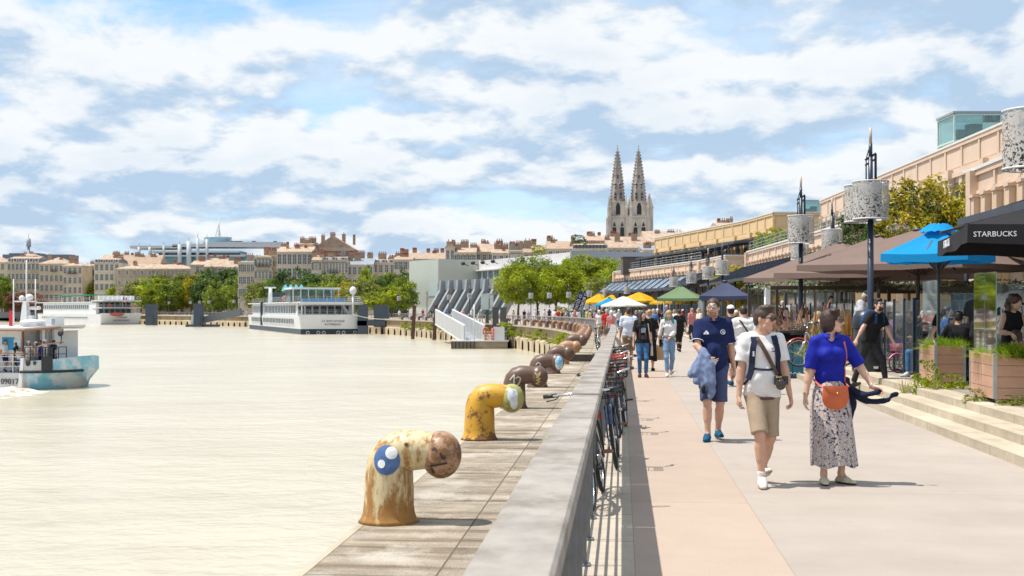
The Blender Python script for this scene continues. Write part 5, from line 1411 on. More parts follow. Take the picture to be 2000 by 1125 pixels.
# ships and mooring works
M_hull=mat('ship_white',(0.66,0.67,0.68),rough=0.4,var=0.06,scale=0.4,col2=(0.56,0.57,0.55),th=(0.55,0.75))
M_band=mat('ship_navy',(0.018,0.032,0.065),rough=0.4,var=0.2,scale=0.5)
M_swin=mat('ship_window',(0.045,0.075,0.085),rough=0.1,var=0.5,scale=0.5)
M_srail=mat('ship_rail',(0.66,0.66,0.66),rough=0.5)
M_deckblue=mat('deck_blue',(0.05,0.17,0.33),rough=0.6)
M_orange=mat('life_orange',(0.62,0.10,0.03),rough=0.5)
M_pile=mat('pile_navy',(0.05,0.068,0.095),rough=0.5,var=0.15,scale=0.6)
ME_SW={}
def ship_win(t,loc,w,h,rz):
 k=(w,h)
 if k not in ME_SW:
  b=MB();b.box((0,-0.03,0),(w,0.05,h),1);b.box((0,-0.045,h/2+0.05),(w+0.2,0.07,0.1),0);b.box((0,-0.045,-h/2-0.05),(w+0.2,0.07,0.1),0);b.box((-w/2-0.05,-0.045,0),(0.1,0.07,h),0);b.box((w/2+0.05,-0.045,0),(0.1,0.07,h),0)
  o=b.build('window',[M_hull,M_swin],t);ME_SW[k]=o.data
 else:o=part('window',ME_SW[k],t)
 o.location=loc;o.rotation_euler=(0,0,rz)
def hull(b,L_,B,z0,z1,mi=0,bow=9.0,flare=0.0):
 """plan outline with a pointed bow at +y"""
 def ring(z,g):
  P=[(-B/2-g,0),(B/2+g,0)]
  for k in range(7):f=k/6;P.append(((B/2+g)*(1-f**2.2*0.96),L_-bow+bow*f))
  for k in range(7):f=1-k/6;P.append((-(B/2+g)*(1-f**2.2*0.96),L_-bow+bow*f))
  return[(x,y,z)for x,y in P]
 a=ring(z0,0);c=ring(z1,flare);n=len(a)
 b.add(a+c,[(i,(i+1)%n,(i+1)%n+n,i+n)for i in range(n)]+[tuple(range(n,2*n)),tuple(range(n))[::-1]],mi)
def rail_line(b,pts,h=1.0,n_mid=2,dp=1.5,r=0.03):
 for i in range(len(pts)-1):
  a,c=Vector(pts[i]),Vector(pts[i+1])
  for k in range(n_mid+1):z=Vector((0,0,h*(k+1)/(n_mid+1)));b.bar(a+z,c+z,r,r)
  n=max(1,int((c-a).length/dp))
  for k in range(n+1):p=a.lerp(c,k/n);b.bar(p,p+Vector((0,0,h)),r,r)
def bon_voyage():
 L_,B=78,11.2
 t=thing('cruise_ship','white river cruise ship with a navy waterline band moored stern on by the quay','ship',(-32.6,222,ZW),R(19.5))
 b=MB();hull(b,L_,B,0.95,3.25,0,9,0.25);b.build('hull',M_hull,t)
 b=MB();hull(b,L_-0.2,B-0.1,-1.2,0.93,0,9,0.02);b.build('waterline_band',M_band,t)
 b=MB();b.prism([(-B/2,-0.25,0.97),(B/2,-0.25,0.97),(B/2+0.2,-0.45,3.55),(-B/2-0.2,-0.45,3.55)],(0,0.24,0));b.build('stern_panel',M_hull,t)
 for u in(-4.3,-2.4,-1.4,1.2,2.2,4.3):
  q=MB();q.tube([(u+0.28*math.cos(a),-0.02,0.28+0.28*math.sin(a))for a in[k*math.pi/6 for k in range(13)]],0.07,6,caps=False);q.build('porthole',M_srail,t)
 s=MB();M1=frame_M((0.15,-0.455,2.35),(1,0,0),(0,0.06,1));text_mb(s,'S.S. BON VOYAGE',0.52,M1,shear=0.3);M1.translation=Vector((0.15,-0.40,1.75));text_mb(s,'ROTTERDAM',0.50,M1);s.build('lettering',M_band,t)
 b=MB();hull(b,L_-12,B-0.8,3.27,5.7,0,5);o=b.build('upper_cabin',M_hull,t);o.location=(0,5.5,0)
 b=MB();b.box((0,5.5,5.75),(B+0.3,11.6,0.18));b.box((0,L_/2+3,5.82),(B-0.2,L_-16,0.2));b.box((0,0.0,5.6),(B+0.3,0.3,0.5));b.build('sun_deck',M_hull,t)
 b=MB();b.box((-0.3,6.6,4.4),(B-1.6,2.6,2.25));b.build('aft_lounge',M_hull,t)
 for i in range(7):ship_win(t,(-4.6+i*1.38,5.24,4.35),1.1,1.5,0)
 for side in(-1,):
  rz=-math.pi/2
  for i in range(20):ship_win(t,(-(B-0.8)/2-0.02,8+i*2.0,4.5),1.5,1.5,rz)
  for i in range(20):ship_win(t,(-B/2-0.14,7+i*2.0,2.35),1.35,1.1,rz)
  for i in range(10):ship_win(t,(-(B-0.8)/2-0.02,50+i*1.9,4.5),1.35,1.5,rz)
  for i in range(8):ship_win(t,(-B/2-0.14,50+i*1.9,2.35),1.2,1.0,rz)
 b=MB();b.box((-B/2-0.2,48.0,3.6),(0.4,1.0,5.0));b.build('side_break',M_band,t)
 b=MB();rail_line(b,[(-B/2,5.0,3.3),(-B/2,0.0,3.5),(B/2,0.0,3.5),(B/2,5,3.3)],0.9);rail_line(b,[(-B/2,12,5.85),(-B/2,0.1,5.85),(B/2,0.1,5.85),(B/2,12,5.85)],1.0);rail_line(b,[(-B/2+0.2,12,5.9),(-B/2+0.2,66,5.9)],1.0,2,2.5);b.build('guard_rail',M_srail,t)
 for sx in(-1,1):
  q=MB();q.cyl((sx*(B/2-0.3),0.4,3.4),(sx*(B/2-0.3),0.4,5.7),0.12,n=8);q.build('pillar',M_srail,t)
 q=MB();q.bar((2.2,2.0,5.6),(3.8,2.0,3.4),0.1,0.35);q.bar((2.2,2.9,5.6),(3.8,2.9,3.4),0.1,0.35)
 for k in range(8):q.box((2.3+k*0.2,2.45,5.4-k*0.26),(0.25,0.9,0.05))
 q.build('stair',M_hull,t)
 b=MB();b.box((-2.0,8.5,8.35),(9.0,9,0.32));b.build('pavilion_roof',M_hull,t)
 for i in range(7):
  q=MB();q.box((-6.2+i*1.4,4.4,7.1),(0.14,0.14,2.2));q.build('pavilion_post',M_hull,t)
 q=MB();q.box((-2,10.5,7.1),(8.2,4.5,2.2));q.build('pavilion_glass',glass('pavilion_glass',(0.55,0.75,0.78),0.7),t)
 q=MB();q.box((-1,2.6,6.15),(8,2.2,0.6));q.build('blue_bench',M_deckblue,t)
 for k in range(4):
  q=MB();q.lathe([(0.9,8.0),(0.12,9.2)],4,(-6.2+k*1.0,13,0),0,False,math.pi/4);q.cyl((-6.2+k,13,5.9),(-6.2+k,13,9.0),0.05,n=5);q.build('sun_shade',mat('aqua_cloth',(0.12,0.45,0.55),rough=0.7),t)
 for x,y in((-3.2,14),(-0.4,15),(1.4,13),(-4.8,18),(-4.6,24)):
  q=MB();q.tube([(x+0.4*math.cos(a),y,6.7+0.4*math.sin(a))for a in[k*math.pi/6 for k in range(13)]],0.12,6,caps=False);q.build('life_ring',M_orange,t)
 q=MB();q.cyl((3.9,-0.2,3.4),(3.9,-0.2,7.4),0.22,n=10);q.ell((3.9,-0.2,7.9),(0.65,0.65,0.75),14,10);q.build('radar_dome',M_hull,t)
 q=MB();q.cyl((-4.8,42,5.9),(-4.8,42,9.0),0.5,0.4,10);q.box((-4.8,42,9.1),(2.4,0.4,0.3));q.build('signal_mast',M_hull,t)
 q=MB();q.box((-2.0,46,6.9),(5,5,2.0));q.box((-2,46,8.0),(5.6,5.8,0.2));q.build('wheelhouse',[M_swin],t)
bon_voyage()
def cyrano():
 L_,B=66,11.8
 t=thing('cruise_ship','long white cruise ship with green deck awning and red dinghy, farther along the quay','ship',(-118,370,ZW),R(39))
 b=MB();hull(b,L_,B,-1.0,3.1,0,12,0.3);b.build('hull',M_hull,t)
 b=MB();hull(b,L_-0.3,B+0.04,-1.0,0.25,0,12,0.0);b.build('waterline_band',mat('sea_green_band',(0.13,0.25,0.22),rough=0.5),t)
 b=MB();b.prism([(-B/2,-0.1,0.2),(B/2,-0.1,0.2),(B/2+0.3,-1.2,3.4),(-B/2-0.3,-1.2,3.4)],(0,0.6,0));b.build('stern_panel',M_hull,t)
 s=MB();M1=frame_M((0.3,-0.82,2.1),(1,0,0),(0,-0.32,1));text_mb(s,'CYRANO',0.8,M1);M1.translation=Vector((0.3,-0.55,1.2));text_mb(s,'DE BERGERAC',0.8,M1);s.build('lettering',M_band,t)
 b=MB();hull(b,L_-13,B-0.4,3.12,6.6,0,6);o=b.build('upper_cabin',M_hull,t);o.location=(0,4.5,0)
 b=MB();b.box((0,3.0,5.0),(B,9,0.2));b.box((0,3.0,7.1),(B+0.2,9.5,0.3));b.box((0,L_/2,6.75),(B,L_-14,0.25));b.build('deck_edge',M_hull,t)
 for i in range(24):ship_win(t,(-(B-0.4)/2-0.02,11+i*1.75,5.3),1.25,1.3,-math.pi/2);ship_win(t,(-B/2-0.18,11+i*1.75,2.3),1.25,1.1,-math.pi/2)
 for i in range(6):ship_win(t,(-4.2+i*1.7,4.3,5.9),1.2,1.5,0);ship_win(t,(-4.2+i*1.7,4.3,4.0),1.2,1.3,0)
 b=MB();rail_line(b,[(-B/2,4,5.1),(-B/2,-0.8,5.1),(B/2,-0.8,5.1),(B/2,4,5.1)],0.9);rail_line(b,[(-B/2,60,6.9),(-B/2,-1.0,7.2),(B/2,-1.0,7.2)],1.1,2,2.5);b.build('guard_rail',M_srail,t)
 b=MB();b.box((-2,26,9.0),(5,26,0.25));b.box((-2,45,8.8),(4,8,0.22));b.build('awning',mat('green_awning',(0.02,0.22,0.14),rough=0.7),t)
 for k in range(6):q=MB();q.cyl((-4.2,14+k*5,6.9),(-4.2,14+k*5,9.0),0.07,n=6);q.build('awning_post',M_srail,t)
 for k in range(8):q=MB();q.box((-5.5+k*1.4,1.5,8.0),(1.0,1.0,1.3));q.build('deck_locker',M_hull,t)
 for x in(-3.5,3.6):
  q=MB();q.tube([(x+0.4*math.cos(a),-0.95,5.5+0.4*math.sin(a))for a in[k*math.pi/6 for k in range(13)]],0.13,6,caps=False);q.build('life_ring',M_orange,t)
 q=MB();q.ell((-1.6,-1.75,3.05),(2.2,0.8,0.55),16,8);q.box((-1.6,-1.75,3.35),(3.6,1.2,0.3));d=q.build('dinghy',mat('dinghy_red',(0.45,0.10,0.07),rough=0.6),t)
 q=MB();q.cyl((0.3,-1.0,5.0),(0.3,-1.5,8.6),0.05,n=6);f=q.build('flag_staff',M_srail,t)
 q=MB()
 for k,c in enumerate((0,1,2)):q.box((0.55+0.4*k,-1.35,7.6-0.15*k),(0.4,0.06,1.5),c)
 q.build('flag',[mat('flag_blue',(0.02,0.05,0.25)),mat('flag_white',(0.7,0.7,0.7)),mat('flag_red',(0.5,0.02,0.03))],f)
cyrano()
def ferry():
 t=thing('ferry','white and blue passenger ferry crowded with people on its foredeck, heading right','boat',(-26.5,70.5,ZW),R(-14))
 Mw=mat('ferry_grey_white',(0.52,0.525,0.53),rough=0.45,var=0.1,scale=1.2,col2=(0.42,0.41,0.38),th=(0.55,0.75))
 Mb=mat('ferry_blue',(0.20,0.47,0.60),rough=0.45,var=0.2,scale=1.3,col2=(0.55,0.60,0.62),th=(0.5,0.62))
 Mc=mat('cabin_white',(0.62,0.625,0.63),rough=0.5,var=0.05);Md=mat('ferry_deck',(0.10,0.22,0.36),rough=0.7);Mwd=mat('teak_rail',(0.36,0.16,0.075),rough=0.5)
 b=MB();dk=0.92;Wd=5.0
 b.prism([(-9,-Wd/2,-0.6),(0.2,-Wd/2,-0.6),(0.2,-Wd/2-0.12,dk),(-9,-Wd/2-0.12,dk)],(0,Wd+0.2,0));b.build('hull_side',Mw,t)
 S=[]
 for x,w0,w1,zt,zb in((0.2,2.75,2.95,1.60,-0.5),(1.2,2.5,2.85,1.62,-0.45),(2.2,1.9,2.5,1.66,-0.35),(3.0,1.0,1.9,1.72,-0.2),(3.55,0.25,1.15,1.78,0.2),(3.85,0.03,0.55,1.82,0.7)):
  x=0.2+(x-0.2)*0.62
  S.append([(x,-w1,zt),(x,-w1-0.03,1.0),(x-0.1,-w0,0.35),(x-0.2,-w0*0.9,zb),(x-0.2,w0*0.9,zb),(x-0.1,w0,0.35),(x,w1+0.03,1.0),(x,w1,zt)])
 q=MB();q.grid([r[1:7]for r in S],0,True);q.add(S[0],[tuple(range(8))],0);q.add(S[-1],[tuple(range(8))],0);q.add([r[0]for r in S]+[r[7]for r in S][::-1],[tuple(range(12))],0)if False else None;q.build('bow',Mb,t)
 for a_,c_ in((0,2),(6,8)):q=MB();q.grid([[(x,y*1.004,z)for x,y,z in r[a_:c_]]for r in S[:3]],0,True);q.grid([r[a_:c_]for r in S[2:]],1,True);q.build('bulwark',[Mw,Mb],t)
 q=MB();q.tube([(x,-w,1.0)for x,w in((0.2,3.02),(0.82,2.92),(1.44,2.57),(1.94,1.96),(2.28,1.2),(2.5,0.55))],0.075,8);q.build('rubbing_strake',M_tyre,t)
 q=MB();q.prism([(0.2,-2.9,dk),(0.8,-2.8,dk),(1.4,-2.4,dk),(1.9,-1.8,dk),(2.2,-1.1,dk),(2.2,1.1,dk),(1.9,1.8,dk),(1.4,2.4,dk),(0.2,2.9,dk)],(0,0,0.03));q.prism([(-9,-2.6,dk-0.02),(0.2,-2.6,dk-0.02),(0.2,2.6,dk-0.02),(-9,2.6,dk-0.02)],(0,0,0.04));q.build('deck',Md,t)
 q=MB();q.prism([(0.0,-2.98,-0.3),(0.28,-3.02,-0.2),(0.42,-3.02,1.75),(0.2,-2.98,1.75)],(0,0.25,0));q.build('corner_post',Mc,t)
 q=MB();q.box((1.5,-2.45,1.45),(0.5,0.12,0.8),0,Matrix.Rotation(R(38),3,'Z'))
 for i in range(4):q.box((1.3+0.14*i,-2.62+0.1*i,1.7),(0.05,0.06,1.3))
 q.build('boarding_gate',M_iron,t)
 for x,r in((0.62,0.16),(1.0,0.10)):
  q=MB();q.ell((x,-2.98+0.12*x,1.5),(r,0.06,r*1.2),14,8);q.build('fender_port',M_iron,t)
 s=MB();M1=frame_M((-0.85,-Wd/2-0.125,0.42),(1,0,0),(0,-0.08,1));text_mb(s,'TO 090175 F',0.46,M1,depth=0.01);s.build('lettering',M_band,t)
 q=MB();q.box((-4.7,0,dk+1.2),(8.6,3.8,2.36));c=q.build('cabin',Mc,t)
 q=MB();q.box((-2.75,-1.92,dk+1.15),(1.0,0.06,2.0));q.box((-4.4,-1.92,dk+1.3),(1.6,0.06,1.1));q.build('doorway',M_swin,c)
 q=MB();q.box((-1.35,-1.92,dk+1.6),(0.75,0.05,0.7));q.build('blue_poster',mat('poster_blue',(0.03,0.26,0.50)),c)
 q=MB();q.box((-0.75,-1.92,dk+1.6),(0.45,0.05,0.5));q.build('white_poster',mat('poster_pale',(0.55,0.65,0.72)),c)
 for x in(0.0,0.4,0.8):q=MB();q.box((x,-0.6,dk+1.2),(0.14,0.5,2.36));q.build('pillar',Mc,t)
 q=MB();q.box((0.7,-1.6,dk+1.2),(0.12,0.12,2.36));q.box((-0.35,-2.0,dk+1.2),(0.10,0.10,2.36),1);q.box((0.5,0.6,dk+1.2),(0.1,2.6,2.2));q.build('wind_screen',[Mc,mat('rust_brown',(0.22,0.09,0.05))],t)
 q=MB();q.prism([(-11,-2.75,dk+2.38),(0.3,-2.75,dk+2.38),(1.5,-1.2,dk+2.52),(1.5,1.2,dk+2.52),(0.3,2.75,dk+2.38),(-11,2.75,dk+2.38)],(0,0,0.12));rf=q.build('roof',Mc,t)
 q=MB();q.bar((-11,-2.78,dk+2.36),(0.3,-2.78,dk+2.36),0.06,0.1);q.bar((0.3,-2.78,dk+2.36),(1.52,-1.2,dk+2.5),0.06,0.1);q.build('roof_edge',Mwd,rf)
 q=MB();q.box((-0.7,-0.6,dk+2.68),(1.0,1.0,0.26));q.ell((-0.7,-0.6,dk+2.80),(0.75,0.7,0.16),12,6);q.build('roof_hatch',Mc,rf)
 q=MB();q.box((0.55,-0.3,dk+2.82),(0.6,0.8,0.5));q.box((0.7,-0.72,dk+2.82),(0.2,0.04,0.34),1);q.build('air_unit',[Mc,M_zinc],rf)
 m_=MB();x=-1.6
 m_.box((x,0,dk+3.2),(0.5,0.5,1.5),0,None,0.5);m_.box((x,0,dk+3.98),(1.3,0.25,0.08));m_.cyl((x+0.2,0,dk+3.6),(x+0.95,0,dk+3.6),0.10,n=8);m_.box((x+0.3,0,dk+3.0),(0.4,0.3,0.35));m_.ell((x-0.25,0,dk+4.16),0.17,12,8);m_.ell((x+0.25,0,dk+4.2),0.22,12,8)
 m_.build('radar_mast',Mc,t)
 for xx,zz in((x-0.1,7.3),(x+0.5,6.2),(x-0.95,6.2)):
  q=MB();q.cyl((xx,0.2,dk+2.5),(xx,0.2,zz),0.05,0.03,6);q.build('aerial',Mc,t)
 q=MB();q.box((x-1.1,0.2,dk+2.95),(0.28,0.03,1.0));q.build('flag',[mat('flag_red',(0.5,0.02,0.03))],t)
 q=MB();y=-Wd/2-0.02
 for z in(0.35,0.62,0.9):q.bar((-9,y,dk+z),(0.25,y,dk+z),0.035,0.035)
 for x in(-7.6,-5.9,-4.6,-3.3,-2.0,-0.6):q.bar((x,y,dk),(x,y,dk+1.05),0.07,0.05)
 q.bar((-6,y,dk+0.1),(-3.2,y,dk+0.75),0.05,0.05);q.build('guard_rail',Mc,t)
 q=MB();q.bar((-9,y,dk+1.08),(0.3,y,dk+1.08),0.09,0.05);q.tube([(0.3,y,dk+1.08),(0.6,-2.75,2.15),(1.2,-2.55,2.45),(1.75,-1.9,2.6),(1.9,-1.5,2.6)],0.03,6);q.build('hand_rail',Mwd,t)
 q=MB();P=[(0.35,-2.8),(0.65,-2.75),(0.95,-2.66),(1.25,-2.5),(1.55,-2.2),(1.8,-1.85),(2.0,-1.4)]
 for x,yy in P:q.bar((x,yy,1.6),(x,yy,2.35),0.04,0.04)
 q.tube([(x,yy,1.97)for x,yy in P],0.02,5);q.tube([(x,yy,2.35)for x,yy in P],0.025,5);q.build('bow_rail',M_iron,t)
 q=MB();q.cyl((1.85,-1.7,2.5),(1.9,-1.7,2.95),0.025,n=6);q.lathe([(0,-0.04),(0.16,-0.04),(0.19,0),(0.16,0.05),(0,0.05)],14,M=Matrix.Translation((1.85,-1.72,3.12))@Matrix.Rotation(R(80),4,'X'));q.build('search_light',M_iron,t)
 return t
FERRY=ferry()
def wake():
 M_=bpy.data.materials.new('foam');M_.use_nodes=True
 nt=M_.node_tree;N=nt.nodes;L=nt.links;b=N['Principled BSDF'];b.inputs['Roughness'].default_value=0.6
 tc=N.new('ShaderNodeTexCoord');nz=N.new('ShaderNodeTexNoise');nz.inputs['Scale'].default_value=1.6;nz.inputs['Detail'].default_value=9;nz.inputs['Roughness'].default_value=0.7
 L.new(tc.outputs['Object'],nz.inputs['Vector']);mr=N.new('ShaderNodeMapRange');mr.inputs[1].default_value=0.44;mr.inputs[2].default_value=0.56;L.new(nz.outputs[0],mr.inputs[0])
 mx=N.new('ShaderNodeMix');mx.data_type='RGBA';L.new(mr.outputs[0],mx.inputs[0]);mx.inputs[6].default_value=(0.33,0.25,0.145,1);mx.inputs[7].default_value=(0.80,0.79,0.76,1);L.new(mx.outputs[2],b.inputs['Base Color'])  # brown patches paint the wake's tan shading into the foam colour
 g=np.random.default_rng(3);ph=g.uniform(0,6.28,40);fx=g.normal(size=40)*3.0;fy=g.normal(size=40)*2.2
 P=[];nx,ny=120,60
 for j in range(ny+1):
  row=[]
  for i in range(nx+1):
   x=-14+18.5*i/nx;v=j/ny;y=-15+12.7*v
   n=sum(math.sin(fx[k]*x+fy[k]*y+ph[k])for k in range(40))/9
   e=math.sin(math.pi*v)**0.7*min(1,(nx-i)/26)**1.1
   crest=0.40*math.exp(-((v-0.70)/0.26)**2)*math.exp(-((x+0.4)/2.6)**2)
   row.append((x,y,-0.05+e*(0.07+crest*(1.6+1.1*n)+0.08*n)))
  P.append(row)
 m_=MB();m_.grid(P,0,True);o=m_.build('wake_foam',M_,None,FERRY.location,R(-14));o['kind']='stuff'
wake()
# mooring works
def works():
 def pile(name,px,d,w,dpt,ztop,label,m_=M_pile,cat='pile',group=None):
  b=MB();b.box((0,0,(ztop-6)/2),(w,dpt,ztop+6));b.box((0,0,ztop+0.06),(w+0.15,dpt+0.15,0.12));b.box((0,-dpt/2-0.1,-1.5),(w*0.6,0.2,3.4))
  return tag(b.build(name,m_,None,((px-1000)*d/F,d,0)),label,cat,group)
 pile('mooring_pillar',296,352,2.8,2.6,3.3,'dark blue steel mooring pillar beside the stern of the farther cruise ship',cat='pillar')
 pile('mooring_pillar',388,318,2.2,2.0,3.2,'dark blue mooring pillar standing alone between the two cruise ships',cat='pillar')
 pile('mooring_pillar',101,440,2.6,2.5,1.9,'low dark mooring pillar beside the bow of the farther cruise ship',cat='pillar')
 t=thing('mooring_dolphin','large dark blue steel dolphin right behind the navy banded ship stern','dolphin',((726-1000)*223/F,223,0))
 b=MB();b.box((-1.6,0,-1.2),(1.7,1.8,7.6));b.build('post',M_pile,t);b=MB();b.box((1.7,0.8,0.6),(2.6,2.2,4.0));b.build('housing',M_pile,t);b=MB();b.box((0,0.2,-0.7),(5.2,2.2,0.9));b.build('beam',M_pile,t)
 pile('steel_pile',808,186,0.5,0.5,2.2,'leaning rusty steel pile before the quay wall, left one',mat('pile_rust',(0.11,0.055,0.04),rough=0.8,var=0.3,scale=2)).rotation_euler=(0,R(3),0)
 pile('steel_pile',850,180,0.5,0.5,2.3,'leaning rusty steel pile before the quay wall, nearer the gangway',mat('pile_rust',(0.11,0.055,0.04))).rotation_euler=(0,R(3.5),0)
 Mg=mat('pile_grey',(0.10,0.10,0.095),rough=0.6,var=0.2,scale=1)
 pile('steel_pile',968,150,0.75,0.75,1.9,'grey square steel pile behind the pontoon',Mg);pile('steel_pile',983,144,0.75,0.75,1.9,'grey square steel pile at the right corner of the pontoon',Mg);pile('steel_pile',952,156,0.4,0.4,2.4,'thin grey pile carrying the banner by the pontoon',Mg)
 d=154;b=MB();b.box((-0.2,0,1.0),(1.0,0.08,1.9));b.box((0.65,0,0.95),(0.45,0.06,1.8));b.bar((-0.8,0,2.0),(1.0,0,2.0),0.06,0.06);b.bar((-0.75,0,0),(-0.75,0,-1.7),0.06,0.06)
 t=thing('banner','pale banner with green and orange print hanging near the pontoon','banner',((950-1000)*d/F,d,1.7));b.build('cloth',mat('banner_cloth',(0.55,0.62,0.6),var=0.1,scale=0.8,col2=(0.55,0.33,0.10),th=(0.55,0.62)),t)
 t=thing('pontoon','floating grey landing pontoon with white gear boxes and red rings','pontoon',(-3.9,141.5,ZW));rot=R(-4)
 b=MB();b.box((0.2,0,0.25),(6.4,4.4,1.1));b.build('float',mat('pontoon_side',(0.27,0.225,0.165),rough=0.9,var=0.25,scale=1.2),t)
 b=MB();b.box((0.2,0,0.86),(6.7,4.7,0.14));b.build('deck',mat('pontoon_deck',(0.46,0.45,0.43),rough=0.8),t)
 for k in range(7):b=MB();b.box((-2.9+k*0.42,-2.3,0.2),(0.1,0.2,1.2));b.build('fender',M_iron,t)
 b=MB();rail_line(b,[(-1.2,-2.2,0.93),(3.2,-2.2,0.93),(3.3,2.2,0.93)],1.0,2,1.4,0.045);b.build('guard_rail',M_srail,t)
 b=MB();b.box((2.4,-0.6,1.7),(1.3,0.9,1.5));b.build('gear_box',M_hull,t);b=MB();b.cyl((1.7,-1.6,0.95),(1.7,-1.6,2.3),0.16,n=8);b.build('extinguisher',mat('signal_red',(0.5,0.05,0.035),rough=0.5),t)
 b=MB();b.cyl((-0.4,-1.8,0.9),(-0.4,-1.8,5.0),0.06,n=6);b.build('mast',M_srail,t)
 b=MB();b.cyl((0.9,-1.2,0.95),(0.9,-1.2,1.9),0.1,n=8);b.tube([(0.9+0.3*math.cos(a),-1.3,1.95+0.45*math.sin(a))for a in[k*math.pi/6 for k in range(13)]],0.08,6,caps=False);b.build('life_ring',mat('ring_red',(0.55,0.10,0.06)),t)
 a=Vector((-9.3,168.5,0.1));c=Vector((-4.3,141.5,-1.75));d_=(c-a).normalized();sd=Vector((d_.y,-d_.x,0)).normalized()
 t=thing('gangway','sloping white panelled gangway leading down from the quay to the pontoon','gangway',a)
 for s_ in(-1,1):
  o=sd*(1.15*s_);b=MB()
  b.prism([o+Vector((0,0,-0.3)),o+(c-a)+Vector((0,0,-0.3)),o+(c-a)+Vector((0,0,1.6)),o+Vector((0,0,1.6))],tuple(sd*0.1));b.build('side_panel',mat('gangway_panel',(0.42,0.43,0.43),rough=0.6,var=0.12,scale=1.0,stretch=(4,1,0.2)),t)
  b=MB();b.bar(o+Vector((0,0,1.65)),o+(c-a)+Vector((0,0,1.65)),0.2,0.12);b.bar(o+Vector((0,0,-0.35)),o+(c-a)+Vector((0,0,-0.35)),0.24,0.2)
  for k in range(12):p=(c-a)*(k/11)+o-sd*0.06*s_;b.bar(p+Vector((0,0,-0.3)),p+Vector((0,0,1.6)),0.08,0.1)
  b.build('rail_frame',M_srail,t)
 b=MB();b.bar(Vector((0,0,-0.2)),(c-a)+Vector((0,0,-0.2)),2.2,0.1);b.build('walkway',M_zinc,t)
 dd=330;t=thing('gangway','grey ramp sloping down to a small landing stage between the cruise ships','gangway',((445-1000)*dd/F,dd-10,0));k=dd/F
 b=MB();b.prism([(-5,0,-1.9),(5.5,0,0.2),(5.5,0,2.1),(-5,0,-0.2)],(0,2,0));b.build('side_panel',mat('ramp_grey',(0.17,0.185,0.2),rough=0.6),t);b=MB();b.box((-4.2,0,-2.6),(8,4,1.0));b.build('landing_stage',M_pile,t);b=MB();b.box((-6.6,0,-0.9),(1.0,1.0,2.6));b.build('white_box',M_hull,t)
 t=thing('approach_bridge','grey steel approach bridge at the far left edge behind the ferry','bridge',(-185,455,0));b=MB();b.box((0,0,-0.2),(36,3,2.2));b.build('girder',mat('ramp_grey',(0.17,0.185,0.2)),t);b=MB();b.box((14,0,-2),(2.5,2.5,5.5));b.box((-12,0,-2),(2.5,2.5,5.5));b.build('pier',M_pile,t)
 b=MB();b.box((0,0,1.4),(30,2,2.8));o=b.build('low_wall',mat('orange_wall',(0.40,0.25,0.15),rough=0.9,var=0.2,scale=0.5),None,((88-1000)*0.1917,460,0));tag(o,'low orange stone wall right of the pink trees','wall')
 for i,px in enumerate((1112,1121)):
  d=158;t=thing('feather_flag',['dark blue feather flag, left of the leaning pair','dark blue feather flag, right of the leaning pair'][i],'flag',((px-1003)*d/F,d,0));M1=Matrix.Rotation(R(20),4,'Y')
  b=MB();poly=[(0,0,0.9),(0.62,0,0.9),(0.66,0,3.6),(0.5,0,4.2),(0.1,0,4.45),(0,0,4.4)];b.prism([M1@Vector(p)for p in poly],(0,0.03,0));f=b.build('cloth',mat('flag_navy',(0.014,0.02,0.075),rough=0.7),t)
  s=MB();T=M1@frame_M((0.32,-0.012,2.5),(0,0,-1),(1,0,0));text_mb(s,['O QUAI DES','O BORDEAUX'][i],0.56,T,depth=0.01);s.build('lettering',M_white_p,f)
  b=MB();p=M1@Vector((0,0,4.45));b.cyl((0,0,0),p,0.03,n=6);b.lathe([(0.35,0),(0.3,0.1),(0,0.12)],10);b.build('pole',M_iron,t)
 for(a,c,sag,lab)in((Vector((-28.6,221,0.9)),Vector((-18.6,205,0.35)),0.5,'slack mooring rope from the navy banded ship stern to a quay bollard'),(Vector((-113,368,0.8)),Vector((-101,361,0.3)),0.5,'mooring rope at the stern of the farther cruise ship')):
  b=MB();b.tube([a.lerp(c,i/12)-Vector((0,0,sag*4*(i/12)*(1-i/12)))for i in range(13)],0.06,6);tag(b.build('mooring_rope',mat('rope',(0.42,0.38,0.30),rough=0.9)),lab,'rope')
works()
